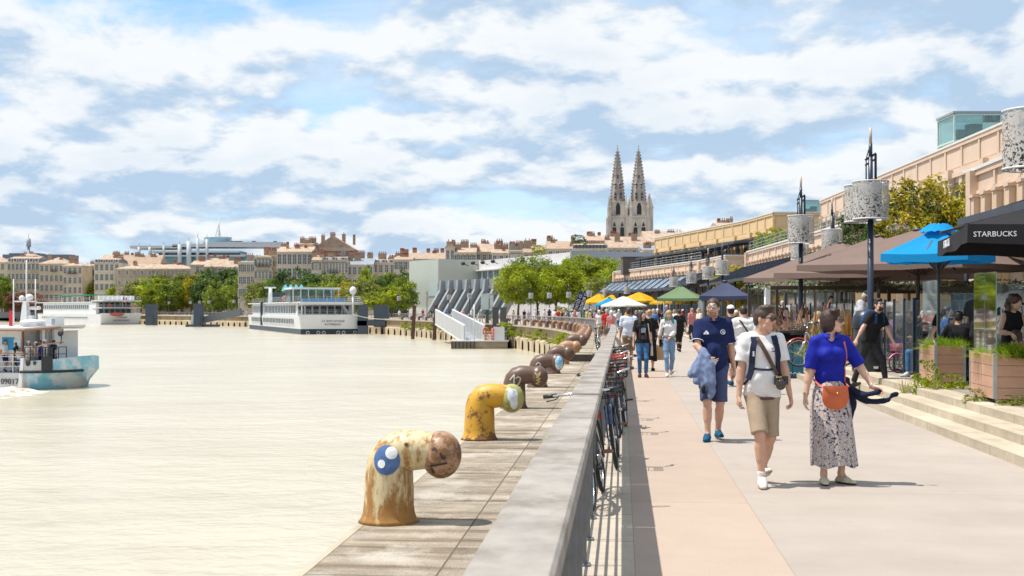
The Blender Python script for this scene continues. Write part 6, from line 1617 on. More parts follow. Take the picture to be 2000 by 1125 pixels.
# cafe terrace
def cloth(name,c,tr=0.25,var=0.06):return mat(name,c,rough=0.85,var=var,scale=2.0,trans=tr,spec=0.2)
M_c_brown=cloth('brown_canvas',(0.21,0.15,0.128),0.2);M_c_blue=cloth('azure_canvas',(0.01,0.27,0.60),0.25);M_c_black=cloth('black_canvas',(0.022,0.021,0.024),0.03)
M_c_yel=cloth('yellow_canvas',(0.62,0.36,0.02));M_c_wht=cloth('white_canvas',(0.68,0.66,0.62));M_c_grn=cloth('green_canvas',(0.15,0.215,0.115),0.12);M_c_navy=cloth('navy_canvas',(0.055,0.065,0.115),0.08)
M_pole=mat('parasol_pole',(0.065,0.055,0.05),rough=0.5)
def parasol(loc,Rr,ze,za,n,rot,m_,label,val=0.22,pole=True,name='parasol',cat='parasol',legs=False,frill=False,text=None,sag=0.06,corners=None):
 t=thing(name,label,cat,loc);z0=loc[2];ze-=z0;za-=z0
 C=corners or[(Rr*math.cos(rot+2*math.pi*k/n),Rr*math.sin(rot+2*math.pi*k/n))for k in range(n)]
 b=MB();rows=7;per=6
 P=[]
 for i in range(rows+1):
  f=i/rows;row=[]
  for k in range(n):
   a,c=C[k],C[(k+1)%n]
   for j in range(per):
    u=j/per;e=math.sin(math.pi*u)
    x=(a[0]*(1-u)+c[0]*u)*(0.03+0.97*f);y=(a[1]*(1-u)+c[1]*u)*(0.03+0.97*f)
    z=za+(ze-za)*f-sag*math.sin(math.pi*f)*(0.3+0.9*e)-0.03*e*f
    row.append((x,y,z))
  P.append(row)
 b.grid(P,0,False,True)
 if val:
  low=[(x*1.004,y*1.004,z-val*(1+0.10*math.sin(i*2.1)))for i,(x,y,z)in enumerate(P[-1])]
  b.grid([P[-1],low],0,False,True)
 cv=b.build('canopy',m_,t,normals=False)
 if frill:
  q=MB();L_=[]
  for i in range(4):
   L_.append([((0.34-0.06*i+0.025*math.sin(k*1.9+i))*math.cos(k*math.pi/18),(0.34-0.06*i+0.025*math.sin(k*1.9+i))*math.sin(k*math.pi/18),za-0.07+0.05*i+0.015*math.sin(k*2.3))for k in range(36)])
  q.grid(L_,0,True,True);q.add(L_[-1],[tuple(range(36))],0);q.build('vent_cap',m_,t,normals=False)
 else:
  q=MB();q.lathe([(0.16,za-0.03),(0.15,za+0.04),(0.0,za+0.06)],14);q.build('finial',M_pole,t)
 if pole:
  q=MB();q.cyl((0,0,0),(0,0,za),0.055 if Rr>2 else 0.03,n=10);q.lathe([(0.4,0),(0.4,0.06),(0.08,0.09)],14);q.build('pole',M_pole,t)
  hub=za-0.9*(za-ze)-0.35
  for k in range(n if n>4 else 8):
   a=rot+2*math.pi*k/(n if n>4 else 8);q=MB()
   rr=Rr*(1 if(n>4 or k%2==0)else math.cos(math.pi/n))*0.97
   top=lambda f:za+(ze-za)*f-0.03-sag
   q.bar((0.05*math.cos(a),0.05*math.sin(a),za-0.08),(rr*math.cos(a),rr*math.sin(a),top(0.98)),0.03,0.035);q.bar((0.05*math.cos(a),0.05*math.sin(a),hub),(rr*0.5*math.cos(a),rr*0.5*math.sin(a),top(0.5)),0.028,0.03)
   q.build('rib',M_pole,t)
 if legs:
  for(x,y)in C:
   q=MB();q.cyl((x*0.97,y*0.97,0),(x*0.97,y*0.97,ze),0.03,n=6);q.build('leg',M_zinc,t)
 return t,cv,C
def parasols():
 parasol((10.9,33,0.356),3.25,2.92,3.86,4,0.0,M_c_brown,'large brown square parasol nearest behind the blue one',val=0.16)
 parasol((11.4,38.2,0.356),3.3,2.86,4.0,4,0.05,M_c_brown,'second large brown parasol, tucked behind the nearest brown one',val=0.16)
 parasol((11.8,44,0.356),3.5,2.86,4.12,4,0.0,M_c_brown,'farthest brown parasol, its corner reaching toward the bronze spiky plants',val=0.16)
 parasol((13.6,50,0.356),3.2,2.8,3.7,4,0.1,M_c_brown,'lower brown parasol half hidden at the left of the brown group',val=0.16)
 parasol((8.12,23.4,0.356),1.15,2.78,3.27,4,0.12,M_c_blue,'bright azure blue parasol with frilled top beside the black one',val=0.15,frill=True,sag=0.03)
 A,B,C=Vector((7.45,21.5)),Vector((6.38,17.2)),Vector((10.62,16.1));D=A+C-B;ce=(A+C)/2
 t,cv,cs=parasol((ce.x,ce.y,0.356),3.0,2.92,3.62,4,0.3,M_c_black,'big black square parasol with white lettering at the right edge',val=0.26,corners=[tuple(p-ce)for p in(B,C,D,A)])
 for(P,Q_,u,sz)in((A,B,0.45,0.17),(B,C,0.08,0.105)):
  p=P.lerp(Q_,u);d=(Q_-P).normalized();nrm=Vector((d.y,-d.x));nrm=nrm if nrm.dot(p-ce)>0 else-nrm
  s=MB();o=p-ce+nrm*0.05;text_mb(s,'STARBUCKS',sz,frame_M((o.x,o.y,2.92-0.356-0.15),(d.x,d.y,0),(0,0,1)),depth=0.002);s.build('lettering',M_white_p,cv)
 parasol((14.6,141,0),2.8,2.75,3.75,8,0.2,M_c_yel,'yellow parasol in front, broad and right of the white one',val=0.2)
 parasol((16.8,128,0),2.6,2.5,3.2,8,0.2,M_c_yel,'yellow parasol behind the green tent legs',val=0.2)
 parasol((11.6,163,0),2.4,2.7,3.9,8,0.1,M_c_yel,'leftmost yellow parasol near the feather flags',val=0.2)
 parasol((12.9,158,0),2.2,2.7,3.7,8,0.3,M_c_yel,'yellow parasol squeezed between its left neighbour and the blue one',val=0.2)
 parasol((11.7,148,0),1.7,2.35,3.2,8,0.1,M_c_blue,'small blue parasol beside the leftmost yellow ones',val=0.15)
 parasol((12.1,133,0),2.5,2.2,3.2,8,0.0,M_c_wht,'white parasol among the yellow ones',val=0.15)
 parasol((12.1,88,0),2.1,2.55,3.45,4,0.5,M_c_grn,'green gazebo tent beside the yellow parasols',val=0.2,pole=False,name='gazebo',cat='tent',legs=True)
 parasol((13.6,96,0),2.2,2.6,3.3,4,0.5,M_c_grn,'second green gazebo tent behind the first',val=0.2,pole=False,name='gazebo',cat='tent',legs=True)
 parasol((10.75,62,0.356),1.75,2.42,3.15,4,0.6,M_c_navy,'navy gazebo tent with pointed top behind the man in the navy polo',val=0.2,pole=False,name='gazebo',cat='tent',legs=True)
parasols()
M_board=mat('terracotta_boards',(0.47,0.27,0.18),rough=0.7,var=0.1,scale=2.5,stretch=(1,1,4));M_alu=mat('aluminium',(0.38,0.37,0.35),rough=0.45,metal=0.5)
M_gl=glass('screen_glass',(0.86,0.94,0.93),0.90);M_gl2=glass('fence_glass',(0.86,0.93,0.95),0.86);M_gedge=mat('glass_edge',(0.16,0.33,0.28),rough=0.2)
def pane(parent,a,c,z0,z1,m_,th=0.012,name='glass_pane'):
 a=Vector((*a,0));c=Vector((*c,0));b=MB();n=Vector(((c-a).y,-(c-a).x,0)).normalized()*th
 b.add([tuple(a+Vector((0,0,z0))),tuple(c+Vector((0,0,z0))),tuple(c+Vector((0,0,z1))),tuple(a+Vector((0,0,z1)))],[(0,1,2,3)])
 e=0.008
 for p,q,za,zb in((a,c,z1-e,z1),(a,a+(c-a).normalized()*e,z0,z1),(c-(c-a).normalized()*e,c,z0,z1)):
  b.prism([tuple(p+Vector((0,0,za))),tuple(q+Vector((0,0,za))),tuple(q+Vector((0,0,zb))),tuple(p+Vector((0,0,zb)))],tuple(n),1)
 return b.build(name,[m_,M_gedge],parent)
ME_FERN=blades(21,170,0.30,0.007,1.35,0.55,FERN)
def planter(x,y,lx,ly,label,hg,rz=R(-6.8)):
 """near left corner at (x, y); lx across, ly along the quay"""
 t=thing('planter',label,'planter',(x,y,0.356),rz);h0,h1=0.07,0.72
 for(a,c)in(((0.045,0.0),(lx-0.045,0.03)),((0.0,0.045),(0.03,ly-0.045)),((lx-0.03,0.045),(lx,ly-0.045)),((0.045,ly-0.03),(lx-0.045,ly))):
  b=MB();n=4
  for i in range(n):
   z=h0+(h1-h0)*i/n;hh=(h1-h0)/n-0.006
   segs=[(a,c)]
   if c[1]-a[1]>0.6:mid=(a[1]+c[1])/2;segs=[(a,(c[0],mid-0.004)),((a[0],mid+0.004),c)]
   for p,q in segs:b.box(((p[0]+q[0])/2,(p[1]+q[1])/2,z+hh/2),(q[0]-p[0],q[1]-p[1],hh))
  b.build('side',M_board,t)
 for cx in(0.02,lx-0.02):
  for cy in(0.02,ly-0.02):b=MB();b.box((cx,cy,(h0+h1)/2+0.005),(0.055,0.055,h1-h0+0.01));b.build('corner_post',M_alu,t)
 b=MB();b.box((lx/2,ly/2,h1-0.08),(lx-0.08,ly-0.08,0.04));b.build('soil',mat('soil',(0.05,0.035,0.025),rough=1),t)
 for cx in(0.07,lx-0.07):
  for cy in(0.07,ly-0.07):b=MB();b.cyl((cx-0.02,cy,0.035),(cx+0.02,cy,0.035),0.035,n=12);b.box((cx,cy,0.065),(0.06,0.06,0.015));b.build('caster',M_alu,t)
 pane(t,(0.045,0.06),(0.045,ly*0.5-0.01),h1-0.05,hg,M_gl);pane(t,(0.045,ly*0.5+0.01),(0.045,ly-0.06),h1-0.05,hg,M_gl)
 for i in range(int(lx/0.2+1)*int(ly/0.24+1)):
  r=random.Random(i*7+int(x*10));p=thing('fern_plant',f'lime green feathery fern growing in the {label.split(" with")[0]}','fern',(0,0,0),0,'lime ferns in the '+label.split(' with')[0])
  v=Matrix.Rotation(rz,3,'Z')@Vector((r.uniform(0.10,lx-0.03),r.uniform(0.03,ly-0.08),0));p.location=(x+v.x,y+v.y,0.356+h1-0.06);k=r.uniform(0.75,1.1)
  part('leaves',ME_FERN,p,None,(0,0,0),(0,0,r.uniform(0,6)),(k,k,k*0.85))
 return t
P2=planter(6.98,17.8,0.62,1.38,'nearer terracotta boarded planter with tall glass wind screens',1.92)
PB=planter(7.57,22.0,0.53,1.29,'farther terracotta boarded planter with glass wind screen',1.90)
def screens():
 t=thing('glass_screen','clear glass screen carrying a round white emblem behind the nearer planter','glass screen',(7.95,21.0,0.356),R(-3))
 b=MB();b.box((0.0,0,0.9),(0.045,0.045,1.8));b.box((2.2,0,0.9),(0.045,0.045,1.8));b.build('post',M_navy,t);g=pane(t,(0.03,0),(2.17,0),0.12,1.80,M_gl2)
 W_=MB();c=Vector((-0.02,-0.006,1.19));r=0.40
 e=MB();e.lathe([(0.0,0),(r,0),(r,0.003),(0,0.003)],40,M=Matrix.Translation((0.66,-0.008,1.30))@Matrix.Rotation(R(90),4,'X'));em=e.build('emblem',mat('emblem_white',(0.62,0.66,0.66),rough=0.6),g)
 k=MB();cx,cz=0.66,1.30;y=-0.014
 def poly(pts):k.prism([(cx+px,y,cz+pz)for px,pz in pts],(0,-0.002,0))
 poly([(0.055*math.sin(i*math.pi/5)*(1 if i%2==0 else 0.42),0.255+0.055*math.cos(i*math.pi/5)*(1 if i%2==0 else 0.42))for i in range(10)])
 poly([(-0.13,0.14),(-0.16,0.21),(-0.10,0.18),(-0.075,0.23),(-0.035,0.185),(0.0,0.215),(0.035,0.185),(0.075,0.23),(0.10,0.18),(0.16,0.21),(0.13,0.14),(0.0,0.155)])
 for sgn in(-1,1):
  for i in range(5):
   pts=[]
   for j in range(13):
    f=j/12;pts.append((sgn*(0.075+0.048*i+0.018*math.sin(f*7+i*0.3)+0.05*f*(i-1.0)*0.4),0.12-0.015*i-0.40*f+0.03*i*f))
   pts=[p for p in pts if math.hypot(*p)<r-0.02];w=0.0075
   if len(pts)>2:poly([(p[0]-w,p[1])for p in pts]+[(p[0]+w,p[1])for p in pts[::-1]])
  poly([(sgn*0.30,0.12),(sgn*0.335,0.08),(sgn*0.33,-0.05),(sgn*0.29,-0.02),(sgn*0.30,0.05),(sgn*0.265,0.08)])
 k.build('emblem_lines',mat('emblem_dark',(0.012,0.03,0.028),rough=0.6),em)
 t=thing('glass_screen','glass screen with white script lettering between the two planters','glass screen',(8.1,23.5,0.356),R(-3))
 b=MB();b.box((0,0,0.85),(0.045,0.045,1.7));b.box((2.0,0,0.85),(0.045,0.045,1.7));b.build('post',M_navy,t);g=pane(t,(0.03,0),(1.97,0),0.1,1.68,M_gl2)
 s=MB();text_mb(s,'Linda',0.24,frame_M((0.46,-0.008,1.28),(1,0,0),(0,0,1)),depth=0.002,shear=0.35);s.build('lettering',M_white_p,g)
 for(a,c,n,lab)in(((7.95,24.2),(8.85,29.8),4,'glass fence panels running behind the pink child bicycle'),((8.9,30.4),(10.0,39.5),6,'glass fence behind the woman in blue, along the terrace tables'),((7.9,24.15),(11.2,23.9),3,'glass fence crossing the terrace behind the farther planter'),((10.2,42),(11.6,55),7,'farther glass fence along the terrace behind the bronze plants')):
  t=thing('glass_fence',lab,'glass fence',(*a,0.356));a=Vector(a);c=Vector(c)
  for i in range(n):
   p=(c-a)*(i/n);q=(c-a)*((i+1)/n);pane(t,tuple(p.lerp(q,0.03)),tuple(p.lerp(q,0.97)),0.1,1.55,M_gl2)
  for i in range(n+1):p=(c-a)*(i/n);b=MB();b.box((p.x,p.y,0.8),(0.05,0.05,1.6));b.build('post',M_navy,t)
screens()
def bins():
 Mt=mat('teal_panel',(0.008,0.13,0.21),rough=0.4,var=0.1);t=thing('litter_bin','teal recycling bin with dark hood and yellow lettering','bin',(7.05,31.0,0),R(-6))
 b=MB();b.box((0,0,0.45),(0.54,0.5,0.86));b.build('body',Mt,t);b=MB();b.box((0,0,0.02),(0.58,0.54,0.05));b.box((0,0,0.90),(0.6,0.56,0.06));b.box((-0.005,-0.255,0.45),(0.02,0.012,0.86));b.build('frame',M_iron,t)
 b=MB();b.box((-0.28,0,1.03),(0.04,0.5,0.22));b.box((0.28,0,1.03),(0.04,0.5,0.22));b.prism([(-0.32,-0.28,1.14),(0.32,-0.28,1.14),(0.32,0.28,1.14),(-0.32,0.28,1.14),(-0.3,0.1,1.2)][:4],(0,0,0.06));b.box((0,0.2,1.03),(0.5,0.05,0.2));b.build('hood',M_iron,t)
 s=MB();text_mb(s,'jeu',0.14,frame_M((0.13,-0.252,0.62),(1,0,0),(0,0,1)));s.build('lettering',mat('gold_letter',(0.5,0.33,0.06)),t)
 z=MB();pts=[(-0.22+0.055*i,0.13+(0.02 if i%2 else-0.02))for i in range(9)];z.prism([(x,-0.252,zz-0.012)for x,zz in pts]+[(x,-0.252,zz+0.012)for x,zz in pts[::-1]],(0,-0.004,0));z.build('zigzag',M_white_p,t)
 t=thing('litter_bin','round black waste container with a green and white mark, beside the lamp post','bin',(7.86,27.2,0.356))
 b=MB();b.lathe([(0.30,0),(0.33,0.03),(0.31,0.5),(0.29,0.95),(0.27,0.98)],24);b.build('body',mat('bin_black',(0.012,0.018,0.028),rough=0.4),t);b=MB();b.lathe([(0.32,0.96),(0.33,1.02),(0.31,1.2),(0.22,1.34),(0.0,1.38)],24);b.build('lid',mat('bin_black',(0.012,0.018,0.028)),t)
 b=MB();b.prism([(0.05,-0.335,1.12),(0.18,-0.30,1.16),(0.18,-0.30,1.22),(0.05,-0.335,1.18)],(0,-0.01,0));b.build('green_mark',mat('mark_green',(0.05,0.5,0.08),rough=0.5),t)
 b=MB();b.box((0.1,-0.325,0.10),(0.10,0.012,0.05));b.build('plate',M_white_p,t)
bins()
def table_set():
 Mt=mat('table_top',(0.12,0.075,0.05),rough=0.5,var=0.2,scale=3,stretch=(1,6,1));Mch=mat('chair_dark',(0.035,0.035,0.04),rough=0.5);g1='small dark cafe tables';g2='dark cafe chairs'
 t=thing('cafe_table','small square dark cafe table on the terrace behind the glass','table',(8.7,19.9,0.356),0.2,g1)
 b=MB();b.box((0,0,0.73),(0.7,0.7,0.03));b.build('table_top',Mt,t);b=MB();b.cyl((0,0,0.02),(0,0,0.72),0.035,n=8);b.box((0,0,0.012),(0.45,0.45,0.024));b.build('leg',Mch,t)
 c=thing('cafe_chair','dark cafe chair on the terrace behind the glass','chair',(8.2,20.0,0.356),1.6,g2)
 b=MB();b.box((0,0,0.45),(0.42,0.42,0.035));b.build('seat',Mch,c);b=MB()
 for i in range(5):b.box((-0.16+0.08*i,0.2,0.66),(0.035,0.025,0.4))
 b.box((0,0.2,0.86),(0.42,0.03,0.05));b.build('backrest',Mch,c)
 for sx in(-1,1):
  for sy in(-1,1):b=MB();b.bar((sx*0.19,sy*0.19,0),(sx*0.18,sy*0.18,0.44),0.03,0.03);b.build('leg',Mch,c)
 spots=[(9.6,22.6),(9.2,25.5),(9.9,28.0),(9.6,31.0),(10.6,33.6),(10.4,36.4),(12.2,30),(11.2,26.2),(11.2,40),(12.4,45),(12.4,52)]
 for i,(x,y)in enumerate(spots):
  fast_copy(t,(x,y,0.356),i*0.3)
  fast_copy(c,(x-0.6,y+0.05,0.356),1.5+i*0.1);fast_copy(c,(x+0.62,y,0.356),-1.6+i*0.1)
 for(x0,y0,w,dp,z,lab)in((11.3,41.5,6.2,5,2.42,'leaf covered pergola roof hanging under the brown parasols'),(13.6,33.5,6.0,4,2.25,'leaf covered pergola deeper in the terrace, behind the parasol poles')):
  t=thing('leafy_pergola',lab,'pergola',(x0,y0,0.356));V,Fc,mi=leaf_cloud(int(x0*10),260,26,0.16,0.05,rad=(w/2,dp/2,0.22),hollow=0.0,up=0.1)
  me=mesh_np('foliage',V,Fc,mi,[leaf_mat('net_sage',(0.20,0.24,0.14),0.2),leaf_mat('net_dark',(0.06,0.085,0.04),0.2),leaf_mat('net_pale',(0.33,0.35,0.23),0.2)]);part('foliage',me,t,None,(0,0,z-0.30))
  for sx in(-1,1):
   for sy in(-1,1):b=MB();b.box((sx*w*0.46,sy*dp*0.46,(z-0.3)/2),(0.09,0.09,z-0.3));b.build('post',M_shop,t)
  [MB().box((0,q*dp/2,z-0.36),(w,0.08,0.12)).build('beam',M_shop,t)for q in(-1,1)]
 for x,y,w,h,lab in((13.8,38,5.0,1.5,'dark clipped hedge at the back of the terrace under the parasols'),(12.6,27,3.6,1.9,'leafy hedge behind the terrace tables near the glass')):
  V,Fc,mi=leaf_cloud(int(x*7),260,24,0.16,0.05,rad=(w/2,0.5,h/2),hollow=0.2);me=mesh_np('foliage',V,Fc,mi,LEAF['dark']);o=bpy.data.objects.new('hedge',me);COL.objects.link(o);o.location=(x,y,0.356+h/2);tag(o,lab,'hedge')
 d=34;b=MB();b.box((0,0,0),(1.0,0.05,0.75));tag(b.build('hanging_sign',mat('sign_blue',(0.02,0.06,0.14)),None,(13.9,37.5,2.1)),'dark blue hanging sign under the brown parasol','sign')
 b=MB();b.cyl((0,0,0),(0,0,2.3),0.035,n=8);t=thing('flag_pole','thin white banner pole beside the bronze plants','pole',(8.45,41,0.15));b.build('pole',M_white_p,t);b=MB();b.box((0.1,0,1.5),(0.14,0.02,1.5));b.build('banner',M_white_p,t)
table_set()
def kid_bike():
 Mp=mat('pink_plastic',(0.68,0.13,0.27),rough=0.4,var=0.1);Mw=mat('white_frame',(0.70,0.68,0.69),rough=0.35)
 t=make_bike('pink and white child bicycle with basket, parked on the cobbles',Mw,guard=Mp,saddle=Mp,grip=Mp,rack=False,rim_m=Mp,basket=Mp,step=True)
 t.scale=(0.62,0.62,0.62);put_bike(t,8.95,26.6,R(192),0.05,0.356)
 b=MB();b.ell((0.12,0,1.03),(0.14,0.12,0.18),14,8);b.build('doll_seat',Mp,t)
 b=MB();b.box((1.02,0,0.97),(0.10,0.14,0.10));b.build('bell_box',mat('toy_yellow',(0.62,0.42,0.03)),t)
 w=[c for c in t.children if c.name.startswith('wheel')]
 for s_ in(-1,1):q=MB();q.lathe([(0,-0.01),(0.12,-0.01),(0.12,0.01),(0,0.01)],14,M=Matrix.Translation((-0.05,0.17*s_,0.13))@Matrix.Rotation(R(90),4,'X'));q.bar((0,0.05*s_,0.32),(-0.05,0.17*s_,0.14),0.02,0.02);q.build('training_wheel',M_white_p,t)
 h=thing('bicycle_stand','black steel hoop stand beside the pink child bicycle','stand',(8.55,24.3,0.356),0.4);b=MB();b.tube([(-0.22,0,0),(-0.22,0,0.62),(-0.18,0,0.68),(0.18,0,0.68),(0.22,0,0.62),(0.22,0,0)],0.022,8);b.build('hoop',M_iron,h)
 b5=make_bike('red and grey city bicycle parked behind the man in black',mat('silver_frame',(0.5,0.5,0.52)),guard=mat('red_guard',(0.50,0.035,0.02)),basket=mat('black_wire',(0.02,0.02,0.02)));put_bike(b5,7.9,29.4,R(185),0.06,0.356)
kid_bike()
# people: one continuous surface grown from tapered limbs
def v3(*a):return np.array(a,float)
def nrmz(v):return v/(np.linalg.norm(v)+1e-9)
def cone(a,b,ra,rb,k=0.02,flat=None,cut=None,op='u'):return dict(t='c',a=np.array(a,float),b=np.array(b,float),ra=ra,rb=rb,k=k,flat=flat,cut=cut,op=op)
def elli(c,r,M=None,k=0.02,cut=None,op='u'):return dict(t='e',c=np.array(c,float),r=np.array(r,float),M=M,k=k,cut=cut,op=op)
def prim_box(p):
 if p['t']=='c':
  m=max(p['ra'],p['rb']);return np.minimum(p['a'],p['b'])-m,np.maximum(p['a'],p['b'])+m
 m=max(p['r']);return p['c']-m,p['c']+m
def prim_d(p,X):
 if p['t']=='c':
  a,b=p['a'],p['b']
  Y=X-a;ab=b-a
  if p['flat']:
   n,s=p['flat'];n=np.array(n,float);Y=Y+(Y@n)[...,None]*n*(1/s-1);ab=ab+(ab@n)*n*(1/s-1)
  t=np.clip((Y@ab)/(ab@ab+1e-12),0,1)
  d=np.linalg.norm(Y-t[...,None]*ab,axis=-1)-(p['ra']+(p['rb']-p['ra'])*t)
  if p['flat']:d=d*min(1.0,p['flat'][1]*1.15)
 else:
  Y=X-p['c']
  if p['M']is not None:Y=Y@p['M']
  q=Y/p['r'];l=np.linalg.norm(q,axis=-1);g=np.linalg.norm(q/p['r'],axis=-1)+1e-9
  d=l*(l-1)/g
  d=np.where(l<1e-3,-min(p['r']),d)
 if p['cut']:
  for pt,n in p['cut']:d=np.maximum(d,(X-np.array(pt))@np.array(n))
 return d
def smin(a,b,k):h=np.maximum(k-np.abs(a-b),0)/k;return np.minimum(a,b)-h*h*k*0.25
def smax(a,b,k):return-smin(-a,-b,k)
_C=np.array([(0,0,0),(1,0,0),(0,1,0),(1,1,0),(0,0,1),(1,0,1),(0,1,1),(1,1,1)])
_E=[(0,1),(2,3),(4,5),(6,7),(0,2),(1,3),(4,6),(5,7),(0,4),(1,5),(2,6),(3,7)]
def sdf_mesh(prims,res,cuts=(),noise=None,name='body',groups=None):
 if groups:prims=[p for g_ in groups for p in g_]
 lo=np.min([prim_box(p)[0]for p in prims if p['op']=='u'],0)-3*res;hi=np.max([prim_box(p)[1]for p in prims if p['op']=='u'],0)+3*res
 n=np.ceil((hi-lo)/res).astype(int)+1
 ax=[lo[i]+np.arange(n[i])*res for i in range(3)]
 DD=None;D=np.full(n,0.3);starts=set();c_=0
 for g_ in(groups or[]):starts.add(c_);c_+=len(g_)
 for ip,p in enumerate(prims):
  if ip in starts and ip>0:DD=D if DD is None else smin(DD,D,0.006);D=np.full(n,0.3)
  k=max(p['k'],1e-4);a,b=prim_box(p);m=k+3*res
  i0=np.maximum(np.floor((a-m-lo)/res).astype(int),0);i1=np.minimum(np.ceil((b+m-lo)/res).astype(int)+1,n)
  if np.any(i1<=i0):continue
  sl=tuple(slice(i0[i],i1[i])for i in range(3))
  X=np.stack(np.meshgrid(*[ax[i][sl[i]]for i in range(3)],indexing='ij'),-1)
  d=prim_d(p,X)
  D[sl]=smin(D[sl],d,k)if p['op']=='u' else smax(D[sl],-d,k)
 if DD is not None:D=smin(DD,D,0.006)
 if noise is not None or cuts:
  X=np.stack(np.meshgrid(*ax,indexing='ij'),-1)
  if noise is not None:D=D+noise(X)
  for pt,nn in cuts:D=np.maximum(D,(X-np.array(pt))@nrmz(np.array(nn,float)))
 D[0]=D[-1]=0.3;D[:,0]=D[:,-1]=0.3;D[:,:,0]=D[:,:,-1]=0.3
 S=D<0
 cs=S[:-1,:-1,:-1].astype(np.int8)
 tot=sum(S[c[0]:n[0]-1+c[0],c[1]:n[1]-1+c[1],c[2]:n[2]-1+c[2]].astype(np.int8)for c in _C)
 act=(tot>0)&(tot<8);cells=np.argwhere(act)
 if len(cells)==0:return None
 V8=np.stack([D[cells[:,0]+c[0],cells[:,1]+c[1],cells[:,2]+c[2]]for c in _C],1)
 acc=np.zeros((len(cells),3));cnt=np.zeros(len(cells))
 for i,j in _E:
  a,b=V8[:,i],V8[:,j];m=(a<0)!=(b<0);t=np.where(m,a/np.where(m,a-b,1),0)
  acc+=np.where(m[:,None],_C[i]+t[:,None]*(_C[j]-_C[i]),0);cnt+=m
 P=lo+(cells+acc/cnt[:,None])*res
 idx=-np.ones(act.shape,int);idx[act]=np.arange(len(cells))
 Fs=[]
 for axx in range(3):
  u,w=[(1,2),(2,0),(0,1)][axx]
  A=S;sl0=[slice(None)]*3;sl1=[slice(None)]*3;sl0[axx]=slice(0,-1);sl1[axx]=slice(1,None)
  ch=A[tuple(sl0)]!=A[tuple(sl1)];e=np.argwhere(ch)
  e=e[(e[:,u]>0)&(e[:,w]>0)&(e[:,u]<n[u]-1)&(e[:,w]<n[w]-1)]
  ins=S[e[:,0],e[:,1],e[:,2]]
  def g(du,dw):
   q=e.copy();q[:,u]+=du;q[:,w]+=dw;return idx[q[:,0],q[:,1],q[:,2]]
  f=np.stack([g(-1,-1),g(0,-1),g(0,0),g(-1,0)],1)
  f[~ins]=f[~ins][:,::-1];Fs.append(f)
 Fc=np.concatenate(Fs);Fc=Fc[(Fc>=0).all(1)]
 E=np.concatenate([Fc[:,[0,1]],Fc[:,[1,2]],Fc[:,[2,3]],Fc[:,[3,0]]])
 for _ in range(1):
  s=np.zeros_like(P);c=np.zeros(len(P));np.add.at(s,E[:,0],P[E[:,1]]);np.add.at(c,E[:,0],1);np.add.at(s,E[:,1],P[E[:,0]]);np.add.at(c,E[:,1],1)
  P=P*0.6+0.4*s/np.maximum(c,1)[:,None]
 me=bpy.data.meshes.new(name);k=len(Fc)
 me.vertices.add(len(P));me.vertices.foreach_set('co',P.astype(np.float32).ravel());me.loops.add(k*4);me.loops.foreach_set('vertex_index',Fc.astype(np.int32).ravel())
 me.polygons.add(k);me.polygons.foreach_set('loop_start',np.arange(0,k*4,4,dtype=np.int32));me.polygons.foreach_set('loop_total',np.full(k,4,dtype=np.int32))
 me.polygons.foreach_set('use_smooth',np.ones(k,bool));me.update(calc_edges=True);me.validate()
 return me
def wrinkle(amp,seed=0,f=34):
 g=np.random.default_rng(seed);W=g.normal(size=(5,3))*f*np.array([0.8,0.8,1.0]);ph=g.uniform(0,6.28,5)
 def fn(X):
  w=0
  q=X+0.02*np.sin(X[...,[1,2,0]]*17+seed)
  for i in range(5):w=w+np.sin(q@W[i]+ph[i])
  return amp*w/2.2
 return fn
def ik(a,c,l1,l2,pole):
 d=c-a;L=np.linalg.norm(d);L2=min(L,(l1+l2)*0.999);u=nrmz(d)
 x=(l1*l1-l2*l2+L2*L2)/(2*L2);h=math.sqrt(max(l1*l1-x*x,0))
 p=np.array(pole,float);p=nrmz(p-u*(p@u));return a+u*x+p*h
def rotz(a):c,s=math.cos(a),math.sin(a);return np.array([[c,-s,0],[s,c,0],[0,0,1.0]])
def rotx(a):c,s=math.cos(a),math.sin(a);return np.array([[1,0,0],[0,c,-s],[0,s,c]])
def roty(a):c,s=math.cos(a),math.sin(a);return np.array([[c,0,s],[0,1,0],[-s,0,c]])
SKIN=[mat('skin_fair',(0.60,0.37,0.275),rough=0.5,var=0.06,scale=8),mat('skin_tan',(0.46,0.26,0.175),rough=0.5,var=0.06,scale=8),mat('skin_brown',(0.16,0.08,0.05),rough=0.5,var=0.06,scale=8)]
HAIRM={'dark':mat('hair_dark',(0.022,0.014,0.011),rough=0.5,var=0.25,scale=90,stretch=(1,1,0.1)),'brown':mat('hair_brown',(0.05,0.029,0.019),rough=0.6,var=0.25,scale=90,stretch=(1,1,0.1)),'blond':mat('hair_blond',(0.36,0.235,0.115),rough=0.5,var=0.2,scale=90,stretch=(1,1,0.1)),'grey':mat('hair_grey',(0.42,0.41,0.40),rough=0.6,var=0.2,scale=30),'auburn':mat('hair_auburn',(0.030,0.011,0.008),rough=0.6,var=0.25,scale=90,stretch=(1,1,0.1))}
def fab(name,c,var=0.07,rough=0.85,sc=18):return mat(name,c,rough=rough,var=var,scale=sc,spec=0.2,bump=0.12,bscale=160)
